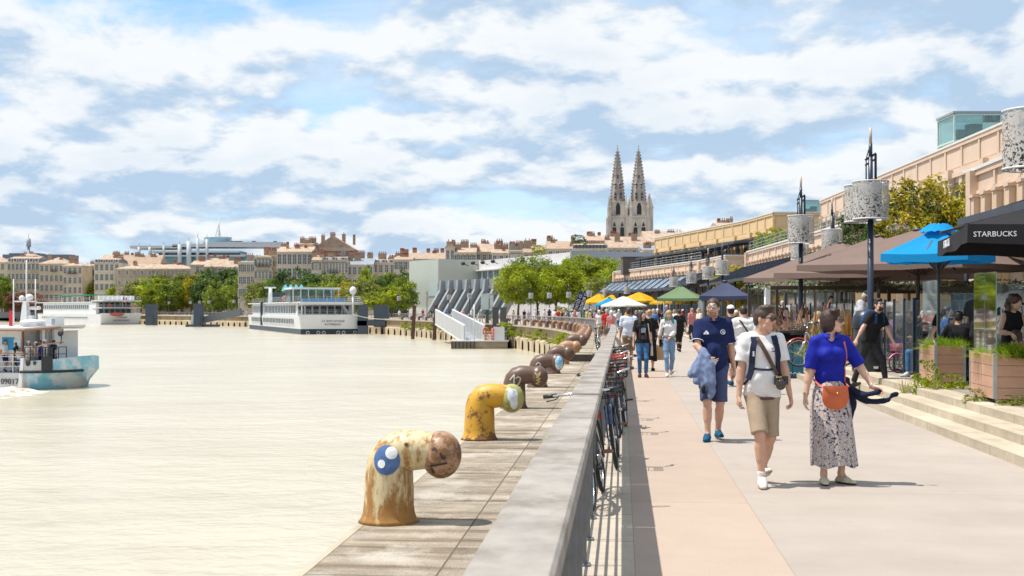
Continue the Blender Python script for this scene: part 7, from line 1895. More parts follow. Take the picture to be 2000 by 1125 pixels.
FB=dict(white=fab('white_cotton',(0.70,0.69,0.69),0.03),navy=fab('navy_pique',(0.010,0.018,0.075),0.15),royal=fab('royal_blue',(0.008,0.016,0.29),0.1,0.7),black=fab('black_cotton',(0.014,0.014,0.016)),charcoal=fab('charcoal_denim',(0.028,0.028,0.032),0.2),beige=fab('beige_chino',(0.36,0.275,0.195),0.08),slate=fab('slate_chino',(0.055,0.075,0.16),0.1),jean=fab('blue_denim',(0.045,0.13,0.27),0.3),ljean=fab('pale_denim',(0.19,0.30,0.46),0.25),grey=fab('pale_grey_cotton',(0.46,0.47,0.50),0.05),khaki=fab('khaki_cotton',(0.22,0.15,0.085)),red=fab('red_cotton',(0.45,0.03,0.03)),pink=fab('pink_cotton',(0.55,0.20,0.19)),orange=fab('orange_cotton',(0.55,0.20,0.03)),blue=fab('mid_blue_cotton',(0.05,0.13,0.32)),green=fab('olive_cotton',(0.10,0.11,0.05)),cream=fab('cream_cotton',(0.58,0.50,0.38)),teal=fab('teal_cotton',(0.02,0.16,0.20)),lilac=fab('lilac_cotton',(0.38,0.30,0.45)),yellow=fab('yellow_cotton',(0.55,0.38,0.04)),tealshoe=fab('teal_suede',(0.008,0.075,0.15)),sock=fab('white_sock',(0.68,0.67,0.66)))
M_lens=mat('dark_lens',(0.012,0.010,0.010),rough=0.08,spec=0.9);M_eye=mat('eye_white',(0.62,0.60,0.57),rough=0.25);M_iris=mat('iris',(0.035,0.02,0.012),rough=0.15);M_lip=mat('lip',(0.34,0.13,0.105),rough=0.45);M_solew=mat('sole_white',(0.60,0.58,0.52),rough=0.7);M_soled=mat('sole_dark',(0.03,0.028,0.025),rough=0.8)
def skeleton(ps):
 J={};f=ps.get('sex','m')=='f'
 hz=ps.get('hip',0.905);P=v3(*ps.get('pelvis',(0,0))[:2],hz)if True else 0
 lean=ps.get('lean',0.03);side=ps.get('side',0.0);Rl=rotx(lean)@roty(side)
 tw=rotz(ps.get('twist',0.0));hw=rotz(ps.get('hiptwist',0.0))
 u=Rl@v3(0,0,1);sw=0.148 if f else 0.168;hp=0.082 if f else 0.078
 J['P']=P;J['u']=u;J['waist']=P+u*0.17;J['chest']=P+u*0.40;J['S']=P+u*0.535;J['neck']=P+u*0.58+v3(0,0.012,0)
 for s,n in((-1,'R'),(1,'L')):
  J['hip'+n]=P+hw@v3(hp*s,0,-0.01);J['sh'+n]=J['S']+Rl@(tw@v3(sw*s,0.01,-0.005+ps.get('shrug',0)))
  a=ps.get('ankle'+n,(0.09*s,0.0,0.085));J['an'+n]=v3(*a)
  J['kn'+n]=ik(J['hip'+n],J['an'+n],0.425,0.41,ps.get('kpole'+n,(0.08*s,-1,0.05)))
  w=ps.get('wrist'+n,(0.25*s,-0.03,0.86));J['wr'+n]=v3(*w)
  J['el'+n]=ik(J['sh'+n],J['wr'+n],0.295,0.25,ps.get('epole'+n,(0.5*s,0.9,-0.1)))
  d=J['wr'+n]-J['el'+n];L=np.linalg.norm(d)
  d2=J['wr'+n]-J['sh'+n]
  J['hd'+n]=nrmz(v3(*ps['hand'+n]))if 'hand'+n in ps else nrmz(d)
  J['wr'+n]=J['el'+n]+nrmz(d)*min(L,0.26)
 Rh=rotz(ps.get('yaw',0.0))@rotx(ps.get('nod',0.0))@roty(ps.get('tilt',0.0));J['Rh']=Rh
 J['head']=J['neck']+Rl@v3(0,-0.012,0.062)+Rh@v3(0,-0.022,0.095)+v3(*ps.get('headoff',(0,0,0)))
 return J
def torso(J,f,e=0.0,bulk=1.0,belly=0.0,bust=0.0):
 u=J['u'];P=J['P'];W=J['waist'];C=J['chest'];y=(0,1,0);L=[]
 ax=nrmz(J['shL']-J['shR']);fl=(y,0.74)
 hx=nrmz(J['hipL']-J['hipR'])
 L.append(cone(P-hx*0.072,P+hx*0.072,(0.102 if f else 0.094)*bulk+e,(0.102 if f else 0.094)*bulk+e,0.04,(y,0.86)))
 L.append(cone(W-ax*0.045*bulk,W+ax*0.045*bulk,(0.078 if f else 0.094)*bulk+e,(0.078 if f else 0.094)*bulk+e,0.05,(y,0.92)))
 for s_ in(-1,1):
  L.append(cone(P+hx*0.06*s_,W+ax*0.048*s_,0.092*bulk+e,(0.078 if f else 0.092)*bulk+e,0.04,(y,0.88)));L.append(cone(W+ax*0.048*s_,C+ax*0.062*s_*bulk,(0.078 if f else 0.092)*bulk+e,(0.086 if f else 0.102)*bulk+e,0.04,(y,0.90)))
 L.append(cone(C-ax*0.062*bulk,C+ax*0.062*bulk,(0.088 if f else 0.104)*bulk+e,(0.088 if f else 0.104)*bulk+e,0.05,(y,0.92)))
 L.append(cone(J['shR']+ax*0.035,J['shL']-ax*0.035,0.046+e,0.046+e,0.04))
 L.append(cone(J['S']-u*0.05-ax*0.08,J['S']-u*0.05+ax*0.08,0.068*bulk+e,0.068*bulk+e,0.05,(y,0.95)))
 for q in('shR','shL'):L.append(cone(J['neck']-u*0.025,J['neck']*0.45+J[q]*0.55+u*0.004,0.044+e*0.6,0.044+e*0.8,0.04))
 if belly:L.append(elli(W+v3(0,-0.035,-0.02),(0.115+e,0.088+belly+e,0.15+e),None,0.08))
 if bust:
  for s in(-1,1):L.append(elli(C+ax*0.072*s+v3(0,-0.072,0.0),(0.060+e,0.056+e,0.062+e),None,0.04))
 return L
def arm(J,n,e=0.0,bulk=1.0,upto=2.0,cutend=True):
 s,el,w=J['sh'+n],J['el'+n],J['wr'+n];L=[]
 if upto>=1:L.append(cone(s,el,0.049*bulk+e,0.036*bulk+e,0.02))
 else:
  q=s+(el-s)*upto;d=nrmz(el-s);L.append(cone(s,s+(el-s)*(upto+0.15),0.050*bulk+e,0.045*bulk+e*1.15,0.02,None,[(q,d)]))
 if upto>=2:L.append(cone(el,w,0.038*bulk+e,0.025*bulk+e,0.02));L.append(cone(el,el+(w-el)*0.4,0.037*bulk+e,0.037*bulk+e,0.02))
 elif upto>1:
  f=upto-1;q=el+(w-el)*f;d=nrmz(w-el);L.append(cone(el,el+(w-el)*(f+0.15),0.042*bulk+e,0.036*bulk+e*1.1,0.025,None,[(q,d)]))
 return L
def leg(J,n,e=0.0,bulk=1.0,upto=2.0,flare=0.0):
 h,k,a=J['hip'+n],J['kn'+n],J['an'+n];L=[]
 if upto>=1:L.append(cone(h,k,0.084*bulk+e,0.054*bulk+e+flare*0.5,0.035));L.append(cone(h+(k-h)*0.1,h+(k-h)*0.5,0.086*bulk+e,0.078*bulk+e,0.03))
 else:
  q=h+(k-h)*upto;d=nrmz(k-h);L.append(cone(h,h+(k-h)*(upto+0.12),0.086*bulk+e,0.062*bulk+e+flare,0.03,None,[(q,d)]))
 if upto>=2:
  L.append(cone(k,a,0.052*bulk+e,0.034*bulk+e,0.02));c=k+(a-k)*0.3+v3(0,0.018,0);L.append(cone(c,k+(a-k)*0.55+v3(0,0.01,0),0.053*bulk+e,0.045*bulk+e,0.03))
 elif upto>1:
  f=upto-1;q=k+(a-k)*f;d=nrmz(a-k);L.append(cone(k,k+(a-k)*(f+0.1),0.056*bulk+e,0.046*bulk+e+flare,0.03,None,[(q,d)]))
 return L
def hand(J,n,curl=0.35,fine=True):
 s=-1 if n=='R' else 1;w=J['wr'+n];d=J['hd'+n]
 inn=nrmz(v3(-s,0.0,0)-d*(v3(-s,0,0)@d));fwd=nrmz(np.cross(d,inn));fwd=fwd if fwd[1]<0 else-fwd
 L=[cone(w-d*0.01,w+d*0.05,0.026,0.027,0.015,(tuple(inn),0.62))]
 for i,(ln,of)in enumerate(((0.92,0.030),(1.0,0.0095),(0.94,-0.011),(0.76,-0.031))):
  b0=w+d*0.035+fwd*of*0.7;K=w+d*(0.088-0.004*abs(i-1))+fwd*of
  L.append(cone(b0,K,0.014,0.0105,0.008))
  c1=curl*(1+0.12*i);d1=nrmz(d*math.cos(c1)+inn*math.sin(c1)+fwd*of*1.6);d2=nrmz(d*math.cos(c1*2.2)+inn*math.sin(c1*2.2)+fwd*of*1.4)
  m=K+d1*0.043*ln;e=m+d2*0.040*ln
  if fine:L.append(cone(K,m,0.0098,0.0088,0.004));L.append(cone(m,e,0.0088,0.0072,0.003))
  else:L.append(cone(K,e,0.012,0.010,0.008))
 t0=w+d*0.025+fwd*0.024;t1=t0+fwd*0.022+d*0.034+inn*0.012;t2=t1+d*0.032+inn*0.012+fwd*0.004
 L.append(cone(t0,t1,0.0135,0.0115,0.01));L.append(cone(t1,t2,0.0112,0.0088,0.004));return L
def foot(J,n,ps,e=0.0):
 s=-1 if n=='R' else 1;a=J['an'+n];y=ps.get('toe'+n,0.15*s);p=ps.get('pitch'+n,0.0)
 M=rotz(y)@rotx(p);T=lambda x,yy,z:a+M@v3(x,yy,z)
 return[cone(T(0,0.035,-0.045),T(0,-0.07,-0.048),0.037+e,0.040+e,0.02),cone(T(0,-0.07,-0.052),T(0.006*s,-0.155,-0.06),0.042+e,0.030+e,0.02,(tuple(M@v3(0,0,1)),0.75)),cone(T(0,0.005,0.02),T(0,-0.055,-0.035),0.036+e,0.034+e,0.025)],M
def head_prims(J,f):
 c=J['head'];M=J['Rh'];T=lambda x,y,z:c+M@v3(x,y,z);k=0.95 if f else 1.0
 E=lambda x,y,z,r,kk=0.02,op='u':elli(T(x*k,y*k,z*k),np.array(r)*k,M,kk,None,op)
 L=[E(0,0.012,0.030,(0.074,0.094,0.083)),E(0,-0.020,-0.035,(0.060,0.074,0.080),0.03),E(0,-0.066,-0.092,(0.028 if not f else 0.022,0.024,0.022),0.025)]
 for s in(-1,1):
  L.append(E(0.030*s,-0.098,0.010,(0.017,0.017,0.012),0.012,'s'));L.append(E(0.075*s,0.012,-0.006,(0.010,0.020,0.032),0.006));L.append(E(0.043*s,-0.062,-0.025,(0.024,0.024,0.024),0.02));L.append(E(0.052*s,-0.02,-0.075,(0.018,0.03,0.022),0.025))
 L.append(E(0,-0.084,0.030,(0.050,0.012,0.009),0.015));L.append(cone(T(0,-0.088,0.018),T(0,-0.113,-0.024),0.009*k,0.0135*k,0.012));L.append(E(0.011,-0.100,-0.028,(0.009,0.010,0.008),0.006));L.append(E(-0.011,-0.100,-0.028,(0.009,0.010,0.008),0.006))
 L.append(E(0,-0.089,-0.056,(0.024,0.012,0.008),0.008));L.append(E(0,-0.086,-0.069,(0.020,0.012,0.008),0.008))
 L.append(cone(J['neck']-J['u']*0.05,T(0,0.028,-0.055),0.058 if not f else 0.048,0.054 if not f else 0.045,0.03))
 return L
def hair_prims(J,kind,f):
 c=J['head'];M=J['Rh'];T=lambda x,y,z:c+M@v3(x,y,z)
 E=lambda x,y,z,r,kk=0.02,op='u':elli(T(x,y,z),r,M,kk,None,op);L=[]
 if kind in('short','quiff','fade'):
  L+=[E(0,0.016,0.036,(0.080,0.099,0.088)),E(0,0.055,-0.02,(0.066,0.055,0.07),0.03)]
  if kind=='quiff':L+=[E(0.01,-0.055,0.115,(0.058,0.045,0.028),0.03),E(0,-0.01,0.115,(0.062,0.06,0.028),0.03)]
  if kind=='fade':L+=[E(0,-0.02,0.105,(0.066,0.08,0.032),0.03)]
  L+=[E(0,-0.105,-0.035,(0.078,0.098,0.100),0.012,'s'),E(0,-0.03,-0.075,(0.095,0.075,0.065),0.012,'s'),E(0,0.08,-0.105,(0.1,0.1,0.03),0.02,'s')]
 elif kind=='bob':
  L+=[E(0,0.018,0.042,(0.086,0.105,0.088)),E(0,0.050,-0.030,(0.082,0.070,0.090),0.04),E(0.068,0.01,-0.035,(0.026,0.055,0.075),0.03),E(-0.068,0.01,-0.035,(0.026,0.055,0.075),0.03),E(-0.03,-0.04,0.105,(0.06,0.05,0.03),0.03)]
  L+=[E(0,-0.118,-0.045,(0.070,0.095,0.112),0.012,'s')]
 elif kind=='long':
  L+=[E(0,0.016,0.038,(0.082,0.100,0.086)),cone(T(0.055,0.035,-0.02),T(0.095,0.0,-0.30),0.045,0.032,0.04),cone(T(-0.055,0.035,-0.02),T(-0.105,0.01,-0.28),0.045,0.032,0.04),cone(T(0,0.06,0.0),T(0,0.085,-0.30),0.075,0.05,0.05),cone(T(0.07,0.0,0.02),T(0.09,-0.02,-0.2),0.022,0.022,0.03),cone(T(-0.07,0.0,0.02),T(-0.09,-0.02,-0.2),0.022,0.022,0.03)]
  L+=[E(0,-0.118,-0.045,(0.068,0.088,0.118),0.012,'s')]
 elif kind=='curly':
  g=np.random.default_rng(5)
  L+=[E(0,0.02,0.04,(0.095,0.11,0.095))]
  for i in range(46):
   a=g.uniform(0,6.28);z=g.uniform(-0.20,0.10);r=0.10 if z<0.03 else 0.075
   if math.sin(a)<-0.25 and z<0.06:continue
   L.append(E(r*math.cos(a),0.025+r*math.sin(a),z,(0.032,0.032,0.032),0.015))
  L+=[E(0,-0.118,-0.035,(0.066,0.085,0.11),0.012,'s')]
 elif kind=='bun':
  L+=[E(0,0.016,0.036,(0.079,0.098,0.086)),E(0,0.055,-0.015,(0.064,0.052,0.065),0.03),E(0,0.115,0.05,(0.04,0.04,0.04),0.02),E(0,-0.108,-0.035,(0.075,0.092,0.105),0.012,'s')]
 return L
def add_mesh(name,me,m_,parent):
 if me is None:return None
 for q in(m_ if isinstance(m_,(list,tuple))else[m_]):me.materials.append(q)
 o=bpy.data.objects.new(name,me);COL.objects.link(o);o.parent=parent;return o
def person(label,loc,rz,H,ps,of,res=0.012,group=None,fine=True,face=True):
 """ps: pose; of: outfit. Facing -y before rz. Built at 1.75 m and scaled."""
 t=thing('person',label,'person',loc,rz,group);sc=H/1.75;t.scale=(sc,sc,sc)
 J=skeleton(ps);f=ps.get('sex','m')=='f';bk=ps.get('bulk',1.0);t['_j']=0;del t['_j']
 skin=of.get('skin',SKIN[0])
 B=torso(J,f,-0.006,bk)+head_prims(J,f);Lg={'R':[],'L':[]}
 barefeet=of.get('shoes')is None or of.get('shoe_type')=='sandal'
 for n in 'RL':
  B+=arm(J,n,0,bk)+hand(J,n,ps.get('curl'+n,0.4),fine);Lg[n]=torso(J,f,-0.006,bk)[:1]+leg(J,n,-0.002,bk)+foot(J,n,ps,-0.006)[0]
 body=add_mesh('body',sdf_mesh([],res,name='body',groups=[B,Lg['R'],Lg['L']]),skin,t)
 tp=of.get('top')
 if tp:
  e=tp.get('loose',0.012);T=torso(J,f,e,bk,tp.get('belly',0),tp.get('bust',0.0))
  for n in 'RL':
   if tp.get('sleeve',0.6)>0:T+=arm(J,n,e+0.006,bk,tp.get('sleeve',0.6))
  c=J['neck']+J['u']*0.02
  T.append(elli(J['neck']+v3(0,-0.022,0.055),(0.074,0.088,tp.get('neck',0.072)),None,0.006,None,'s'))
  if tp.get('vneck'):T.append(cone(J['neck']+v3(0,-0.06,0.03),J['neck']+v3(0,-0.14,-0.10),0.055,0.006,0.006,None,None,'s'))
  cuts=[((0,0,tp.get('hem',0.84)),(0,0,-1))]
  if tp.get('straps'):cuts=cuts
  o=add_mesh(tp.get('name','shirt'),sdf_mesh(T,res,cuts,wrinkle(tp.get('wr',0.0035),int(abs(loc[0]*10))),'shirt'),tp['m'],t)
  if tp.get('collar'):
   q=MB();N_=J['neck'];R_=0.076
   ring=[(R_*math.cos(a),R_*0.95*math.sin(a)-0.008,0.0)for a in[-1.30+k*(2*math.pi-0.55)/22 for k in range(23)]]
   up=[tuple(N_+v3(x*0.92,y*0.92,0.048+0.02*(y/R_)))for x,y,z in ring];dn=[tuple(N_+v3(x*1.34,y*1.30,0.004+0.012*(y/R_)))for x,y,z in ring];mi_=[tuple(N_+v3(x*1.02,y*1.02,0.050+0.02*(y/R_)))for x,y,z in ring];d2=[tuple(N_+v3(x*1.30,y*1.26,-0.006+0.012*(y/R_)))for x,y,z in ring]
   q.grid([up,mi_,dn,d2],0,True);q.build('collar',tp['m'],o,normals=False)
 bt=of.get('bottom')
 if bt:
  e=bt.get('loose',0.012);k=bt.get('kind','trousers')
  if k in('shorts','trousers'):
   T=[torso(J,f,e,bk)[:1]+torso(J,f,e,bk)[2:5:2]+leg(J,n,e,bk,bt.get('upto',0.9 if k=='shorts' else 1.93),bt.get('flare',0.02 if k=='shorts' else 0.0))for n in 'RL']
   add_mesh(k,sdf_mesh([],res,[((0,0,bt.get('waist',1.0)),(0,0,1))],wrinkle(bt.get('wr',0.003),7,26),k,T),bt['m'],t)
  else:
   z1=bt.get('waist',1.02);z0=bt.get('hem',0.22);rows=26;n=72;P_=J['P'];mid=(J['anL']+J['anR'])/2;G_=[]
   for i in range(rows+1):
    fz=i/rows;z=z1+(z0-z1)*fz;cx=P_[0]*(1-fz)+mid[0]*fz+bt.get('blow',0)*fz*fz;cy=P_[1]*(1-fz)+mid[1]*fz*0.7
    rx=np.interp(fz,[0,0.12,0.3,1],[0.130,0.175,0.198,bt.get('rx',0.20)])*bk;ry=np.interp(fz,[0,0.12,0.3,0.6,1],[0.105,0.15,0.19,0.215,bt.get('ry',0.19)])*bk;row=[]
    for j in range(n):
     a=2*math.pi*j/n;w=1+fz*(0.065*math.sin(9*a+1.3+1.2*fz)+0.045*math.sin(5*a+2.5*fz)+0.03*math.sin(14*a));row.append((cx+rx*w*math.cos(a),cy+ry*w*math.sin(a),z+0.02*fz**3*math.sin(4*a+1)))
    G_.append(row)
   q=MB();q.grid(G_,0,True,True);q.build('skirt' if k=='skirt' else 'dress',bt['m'],t,normals=False)
 sh=of.get('shoes')
 if sh:
  for n in 'RL':
   F_,M=foot(J,n,ps,0.003);a=J['an'+n];up=M@v3(0,0,1);base=a-up*0.085
   low=of.get('shoe_type')=='flat'
   if low:F_=[cone(p['a']-up*0.004,p['b']-up*0.004,p['ra'],p['rb'],p['k'],p['flat'])for p in F_[:2]]
   cu=[(base,-up)]+([(base+up*0.055+M@v3(0,0,0),nrmz(up+M@v3(0,0.25,0)))]if low else[(a+up*0.012,up)])
   o=add_mesh('shoe',sdf_mesh(F_,min(res,0.010),cu,None,'shoe'),sh,t)
   if fine:
    S_=foot(J,n,ps,0.007)[0][:2];so=sdf_mesh(S_,min(res,0.010),[(base+up*0.001,-up),(base+up*0.022,up)],None,'sole');add_mesh('sole',so,of.get('sole',M_solew),o)
   if of.get('socks'):
    add_mesh('sock',sdf_mesh([cone(a-up*0.03,a+(J['kn'+n]-a)*0.16,0.039,0.041,0.01,None,[(a+(J['kn'+n]-a)*0.15,J['kn'+n]-a)])],min(res,0.010),name='sock'),of['socks'],t)
 hk=of.get('hair','short')
 if hk!='none':add_mesh('hair',sdf_mesh(hair_prims(J,hk,f),min(res,0.011),[],wrinkle(0.0016,3,90),'hair'),of.get('hairm',HAIRM['dark']),t)
 c=J['head'];M=J['Rh'];T=lambda x,y,z:tuple(c+M@v3(x,y,z))
 M3=Matrix([[float(M[i][j])for j in range(3)]for i in range(3)])
 if of.get('cap'):
  q=MB();Lp=[]
  for i in range(7):
   a=i/6*math.pi/2;Lp.append([T(0.086*math.cos(a)*math.cos(b),0.014+0.106*math.cos(a)*math.sin(b),0.045+0.082*math.sin(a))for b in[k*math.pi/10 for k in range(20)]])
  q.grid(Lp,0,True,True)
  q.grid([[T(0.083*math.cos(b),0.012+0.103*math.sin(b),0.047)for b in[math.pi+0.35+k*(math.pi-0.7)/10 for k in range(11)]],[T(0.070*math.cos(b),-0.055+0.125*math.sin(b)*1.0,0.030)for b in[math.pi+0.35+k*(math.pi-0.7)/10 for k in range(11)]]],0,True)
  q.build('cap',of['cap'],t,normals=False)
 if face:
  gl=of.get('glasses')
  if gl:
   q=MB()
   for s in(-1,1):q.ell(T(0.033*s,-0.104,0.008),(0.031,0.007,0.025 if gl!='sport' else 0.017),14,8,0,M3@Matrix.Rotation(0.25*s,3,'Z'));q.bar(T(0.056*s,-0.094,0.014),T(0.080*s,0.015,0.010),0.004,0.007,1)
   q.bar(T(-0.010,-0.110,0.015),T(0.010,-0.110,0.015),0.004,0.005,1)
   q.build('sunglasses' if gl!='clear' else 'glasses',[of.get('lens',M_lens),of.get('gframe',M_iron)],t)
  if not gl or gl=='clear':
   for s in(-1,1):
    q=MB();q.ell(T(0.031*s,-0.079,0.009),0.0125,12,8,0);q.ell(T(0.031*s,-0.0895,0.009),(0.0055,0.003,0.0055),10,6,1,M3);q.build('eye',[M_eye,M_iris],t)
  for s in(-1,1):
   q=MB();q.tube([T(0.014*s,-0.099,0.036),T(0.033*s,-0.096,0.042),T(0.052*s,-0.080,0.035)],[0.004,0.0045,0.002],6);q.build('eyebrow',of.get('hairm',HAIRM['dark']),t)
  q=MB();k_=0.96 if f else 1.0;q.ell(T(0,-0.0975*k_,-0.0565*k_),(0.023,0.006,0.0052),12,6,0,M3);q.ell(T(0,-0.0955*k_,-0.068*k_),(0.019,0.006,0.0055),12,6,0,M3);q.build('mouth',M_lip,t)
  if of.get('beard'):
   Bp=[elli(c+M@v3(0,-0.021,-0.058),(0.0625,0.0765,0.062),M,0.01),elli(c+M@v3(0,-0.066,-0.094),(0.030,0.027,0.024),M,0.02),elli(c+M@v3(0,-0.10,-0.062),(0.020,0.03,0.010),M,0.006,None,'s'),elli(c+M@v3(0,-0.09,0.012),(0.06,0.06,0.055),M,0.01,None,'s'),elli(c+M@v3(0,0.06,-0.05),(0.1,0.06,0.1),M,0.01,None,'s')]
   add_mesh('beard',sdf_mesh(Bp,min(res,0.009),[],wrinkle(0.0012,2,150),'beard'),of['beard'],t)
 return t,J
 # the people of the promenade
def strap(t,name,pts,w,m_,th=0.006,nrm=None):
 """flat band through points"""
 b=MB();n=len(pts);P=[Vector(p)for p in pts];rows=[]
 for i in range(n):
  d=(P[min(i+1,n-1)]-P[max(i-1,0)]).normalized();nn=Vector(nrm[i]if isinstance(nrm,list)else(nrm or(0,-1,0)));s=d.cross(nn).normalized();nn=s.cross(d).normalized()
  rows.append([P[i]+s*w/2,P[i]+s*w/2+nn*th,P[i]-s*w/2+nn*th,P[i]-s*w/2])
 b.grid([[tuple(q)for q in r]for r in rows],0,False,True);b.add([tuple(q)for q in rows[0]],[(0,1,2,3)]);b.add([tuple(q)for q in rows[-1]],[(0,1,2,3)])
 return b.build(name,m_,t)
def on_shirt(t,part_names,pts,lift=0.006):
 """drop (x, z) points on the front of the named child mesh; body coordinates"""
 o=[c for c in t.children if c.name.split('.')[0]in part_names][0]
 bv=BVHTree.FromPolygons([v.co for v in o.data.vertices],[tuple(p.vertices)for p in o.data.polygons]);out=[];nr=[]
 for p in pts:
  x,z=p[0],p[1];h=bv.ray_cast(Vector((x,-1,z)),Vector((0,1,0)));dy=p[2]if len(p)>2 else 0
  y=(h[0].y if h[0]is not None else(out[-1][1]+lift if out else-0.1))-lift+dy;out.append((x,y,z));nr.append(tuple(h[1])if h[0]is not None else(0,-1,0))
 return out,nr
def held(name,label,cat,t):
 o=thing(name,label,cat,t.location,t.rotation_euler[2]);o.scale=t.scale;return o
FRONT_WALK={}
def main_people():
 M_strap_n=fab('navy_webbing',(0.016,0.022,0.05));M_strap_b=mat('brown_strap',(0.085,0.04,0.024),rough=0.6);M_leather_o=mat('orange_leather',(0.50,0.105,0.032),rough=0.5,var=0.12,scale=9,bump=0.1,bscale=60)
 # man in the white t-shirt
 ps=dict(lean=-0.01,yaw=0.85,tilt=0.0,nod=0.03,twist=0.06,hip=0.90,ankleR=(-0.055,-0.19,0.100),ankleL=(0.055,0.20,0.125),pitchL=-0.42,pitchR=0.10,toeR=-0.12,toeL=0.10,wristR=(-0.245,-0.03,0.845),wristL=(0.275,-0.02,0.875),curlR=0.65,curlL=0.55,bulk=1.0)
 t,J=person('man in white t-shirt and beige shorts with backpack straps and brown camera strap',(2.46,12.08,0),0.06,1.74,ps,dict(top=dict(m=FB['white'],sleeve=0.72,hem=0.865,loose=0.017,belly=0.012,wr=0.004),bottom=dict(kind='shorts',m=FB['beige'],upto=0.96,flare=0.008,loose=0.010),shoes=fab('white_sneaker',(0.62,0.60,0.56)),sole=mat('gum_sole',(0.42,0.30,0.16),rough=0.7),socks=FB['sock'],hair='quiff',hairm=HAIRM['brown'],glasses=True,skin=mat('skin_ruddy',(0.54,0.31,0.215),rough=0.5,var=0.06,scale=8)),res=0.0085)
 bp=held('backpack','navy backpack worn by the man in the white t-shirt, its straps buckled across the chest','backpack',t)
 b=MB();b.ell((0,0.235,1.22),(0.15,0.09,0.24),20,12);b.build('pack',M_strap_n,bp)
 for s in(-1,1):
  pts,nr=on_shirt(t,('shirt',),[(0.105*s,1.405),(0.118*s,1.36),(0.126*s,1.28),(0.126*s,1.20),(0.135*s,1.12),(0.155*s,1.05)]);top=[(0.10*s,0.06,1.465),(0.102*s,-0.02,1.475),(0.104*s,-0.07,1.445)]
  strap(bp,'shoulder_strap',top+pts,0.058,M_strap_n,0.014,[(0,0,1),(0,-0.3,1),(0,-0.7,0.7)]+nr)
  strap(bp,'side_strap',[pts[-1],(0.185*s,-0.03,1.0),(0.19*s,0.06,0.99),(0.15*s,0.18,1.02)],0.022,M_strap_n,0.004,[(0,-1,0),(s,-0.5,0),(s,0,0),(s,0.3,0)])
 pts,nr=on_shirt(t,('shirt',),[(-0.125+0.025*i,1.155-0.012*math.sin(i*math.pi/10))for i in range(11)],0.010);strap(bp,'chest_strap',pts,0.022,M_strap_n,0.004,nr)
 b=MB();b.box((-0.128,-0.157,1.30),(0.014,0.008,0.05));b.build('logo_tab',M_white_p,bp)
 cm=held('camera','black camera on a brown strap across the white t-shirt','camera',t)
 pts,nr=on_shirt(t,('shirt',),[(-0.065,1.435),(-0.035,1.38),(0.0,1.31),(0.04,1.235),(0.08,1.16),(0.115,1.095)],0.022);strap(cm,'strap',[(-0.075,-0.02,1.485)]+pts,0.04,M_strap_b,0.005,[(0,-0.5,1)]+nr)
 x,y,z=pts[-1];b=MB();b.box((x+0.03,y-0.03,z-0.055),(0.12,0.065,0.085),0,Matrix.Rotation(0.3,3,'Z'));b.build('camera_body',M_bk,cm);b=MB();b.cyl((x+0.02,y-0.06,z-0.06),(x-0.01,y-0.15,z-0.10),0.042,0.046,16);b.build('lens',M_lens,cm);b=MB();b.box((x-0.005,y-0.07,z-0.02),(0.05,0.02,0.012));b.build('yellow_band',mat('toy_yellow',(0.62,0.42,0.03)),cm)
 sh=[c for c in t.children if c.name.startswith('shirt')][0]
 pts,nr=on_shirt(t,('shirt',),[(0.055+dx,1.315+dz)for dx,dz in((0,0),(0.06,0),(0.05,0.016),(0.02,0.016))],0.004);b=MB();b.add(pts,[(0,1,2,3)]);b.build('print',mat('print_teal',(0.03,0.20,0.27)),sh)
 pts,nr=on_shirt(t,('shirt',),[(0.06+dx,1.34+dz)for dx,dz in((0,0),(0.03,0.004),(0.02,0.014),(0.005,0.014))],0.004);b=MB();b.add(pts,[(0,1,2,3)]);b.build('print',FB['red'],sh)
 b=MB();b.tube([(0.150*math.cos(a),0.112*math.sin(a),0.868+0.008*math.sin(a))for a in[k*math.pi/18 for k in range(37)]],0.014,6,caps=False);b.build('belt',mat('belt_brown',(0.10,0.03,0.025),rough=0.5),t)
 # woman in royal blue
 M_skirt=bpy.data.materials.new('floral_print');M_skirt.use_nodes=True;nt=M_skirt.node_tree;N=nt.nodes;L=nt.links;bs=N['Principled BSDF'];bs.inputs['Roughness'].default_value=0.85;bs.inputs['Specular IOR Level'].default_value=0.2
 tc=N.new('ShaderNodeTexCoord');nz=N.new('ShaderNodeTexNoise');nz.inputs['Scale'].default_value=22;nz.inputs['Detail'].default_value=1;L.new(tc.outputs['Object'],nz.inputs[0])
 mxv=N.new('ShaderNodeVectorMath');mxv.operation='MULTIPLY_ADD';L.new(nz.outputs['Color'],mxv.inputs[0]);mxv.inputs[1].default_value=(0.035,0.035,0.035);L.new(tc.outputs['Object'],mxv.inputs[2])
 vo=N.new('ShaderNodeTexVoronoi');vo.inputs['Scale'].default_value=42;L.new(mxv.outputs[0],vo.inputs['Vector'])
 cr=N.new('ShaderNodeValToRGB');L.new(vo.outputs['Distance'],cr.inputs[0]);E_=cr.color_ramp.elements;cr.color_ramp.interpolation='CONSTANT'
 E_[0].position=0;E_[0].color=(0.045,0.042,0.062,1);E_[1].position=0.16;E_[1].color=(0.56,0.42,0.34,1)
 for p,c in((0.34,(0.62,0.56,0.55,1)),(0.45,(0.17,0.155,0.18,1)),(0.56,(0.50,0.46,0.47,1)),(0.70,(0.045,0.042,0.062,1))):e=E_.new(p);e.color=c
 L.new(cr.outputs[0],bs.inputs['Base Color'])
 ps=dict(sex='f',lean=0.0,yaw=1.02,nod=-0.03,twist=0.10,hip=0.905,ankleR=(-0.085,-0.06,0.085),ankleL=(0.105,-0.02,0.085),toeR=-0.12,toeL=0.55,wristR=(-0.265,-0.03,0.86),wristL=(0.395,-0.12,0.985),epoleL=(0.6,0.6,-0.6),curlR=0.45,curlL=0.8,handL=(0.62,-0.25,-0.30))
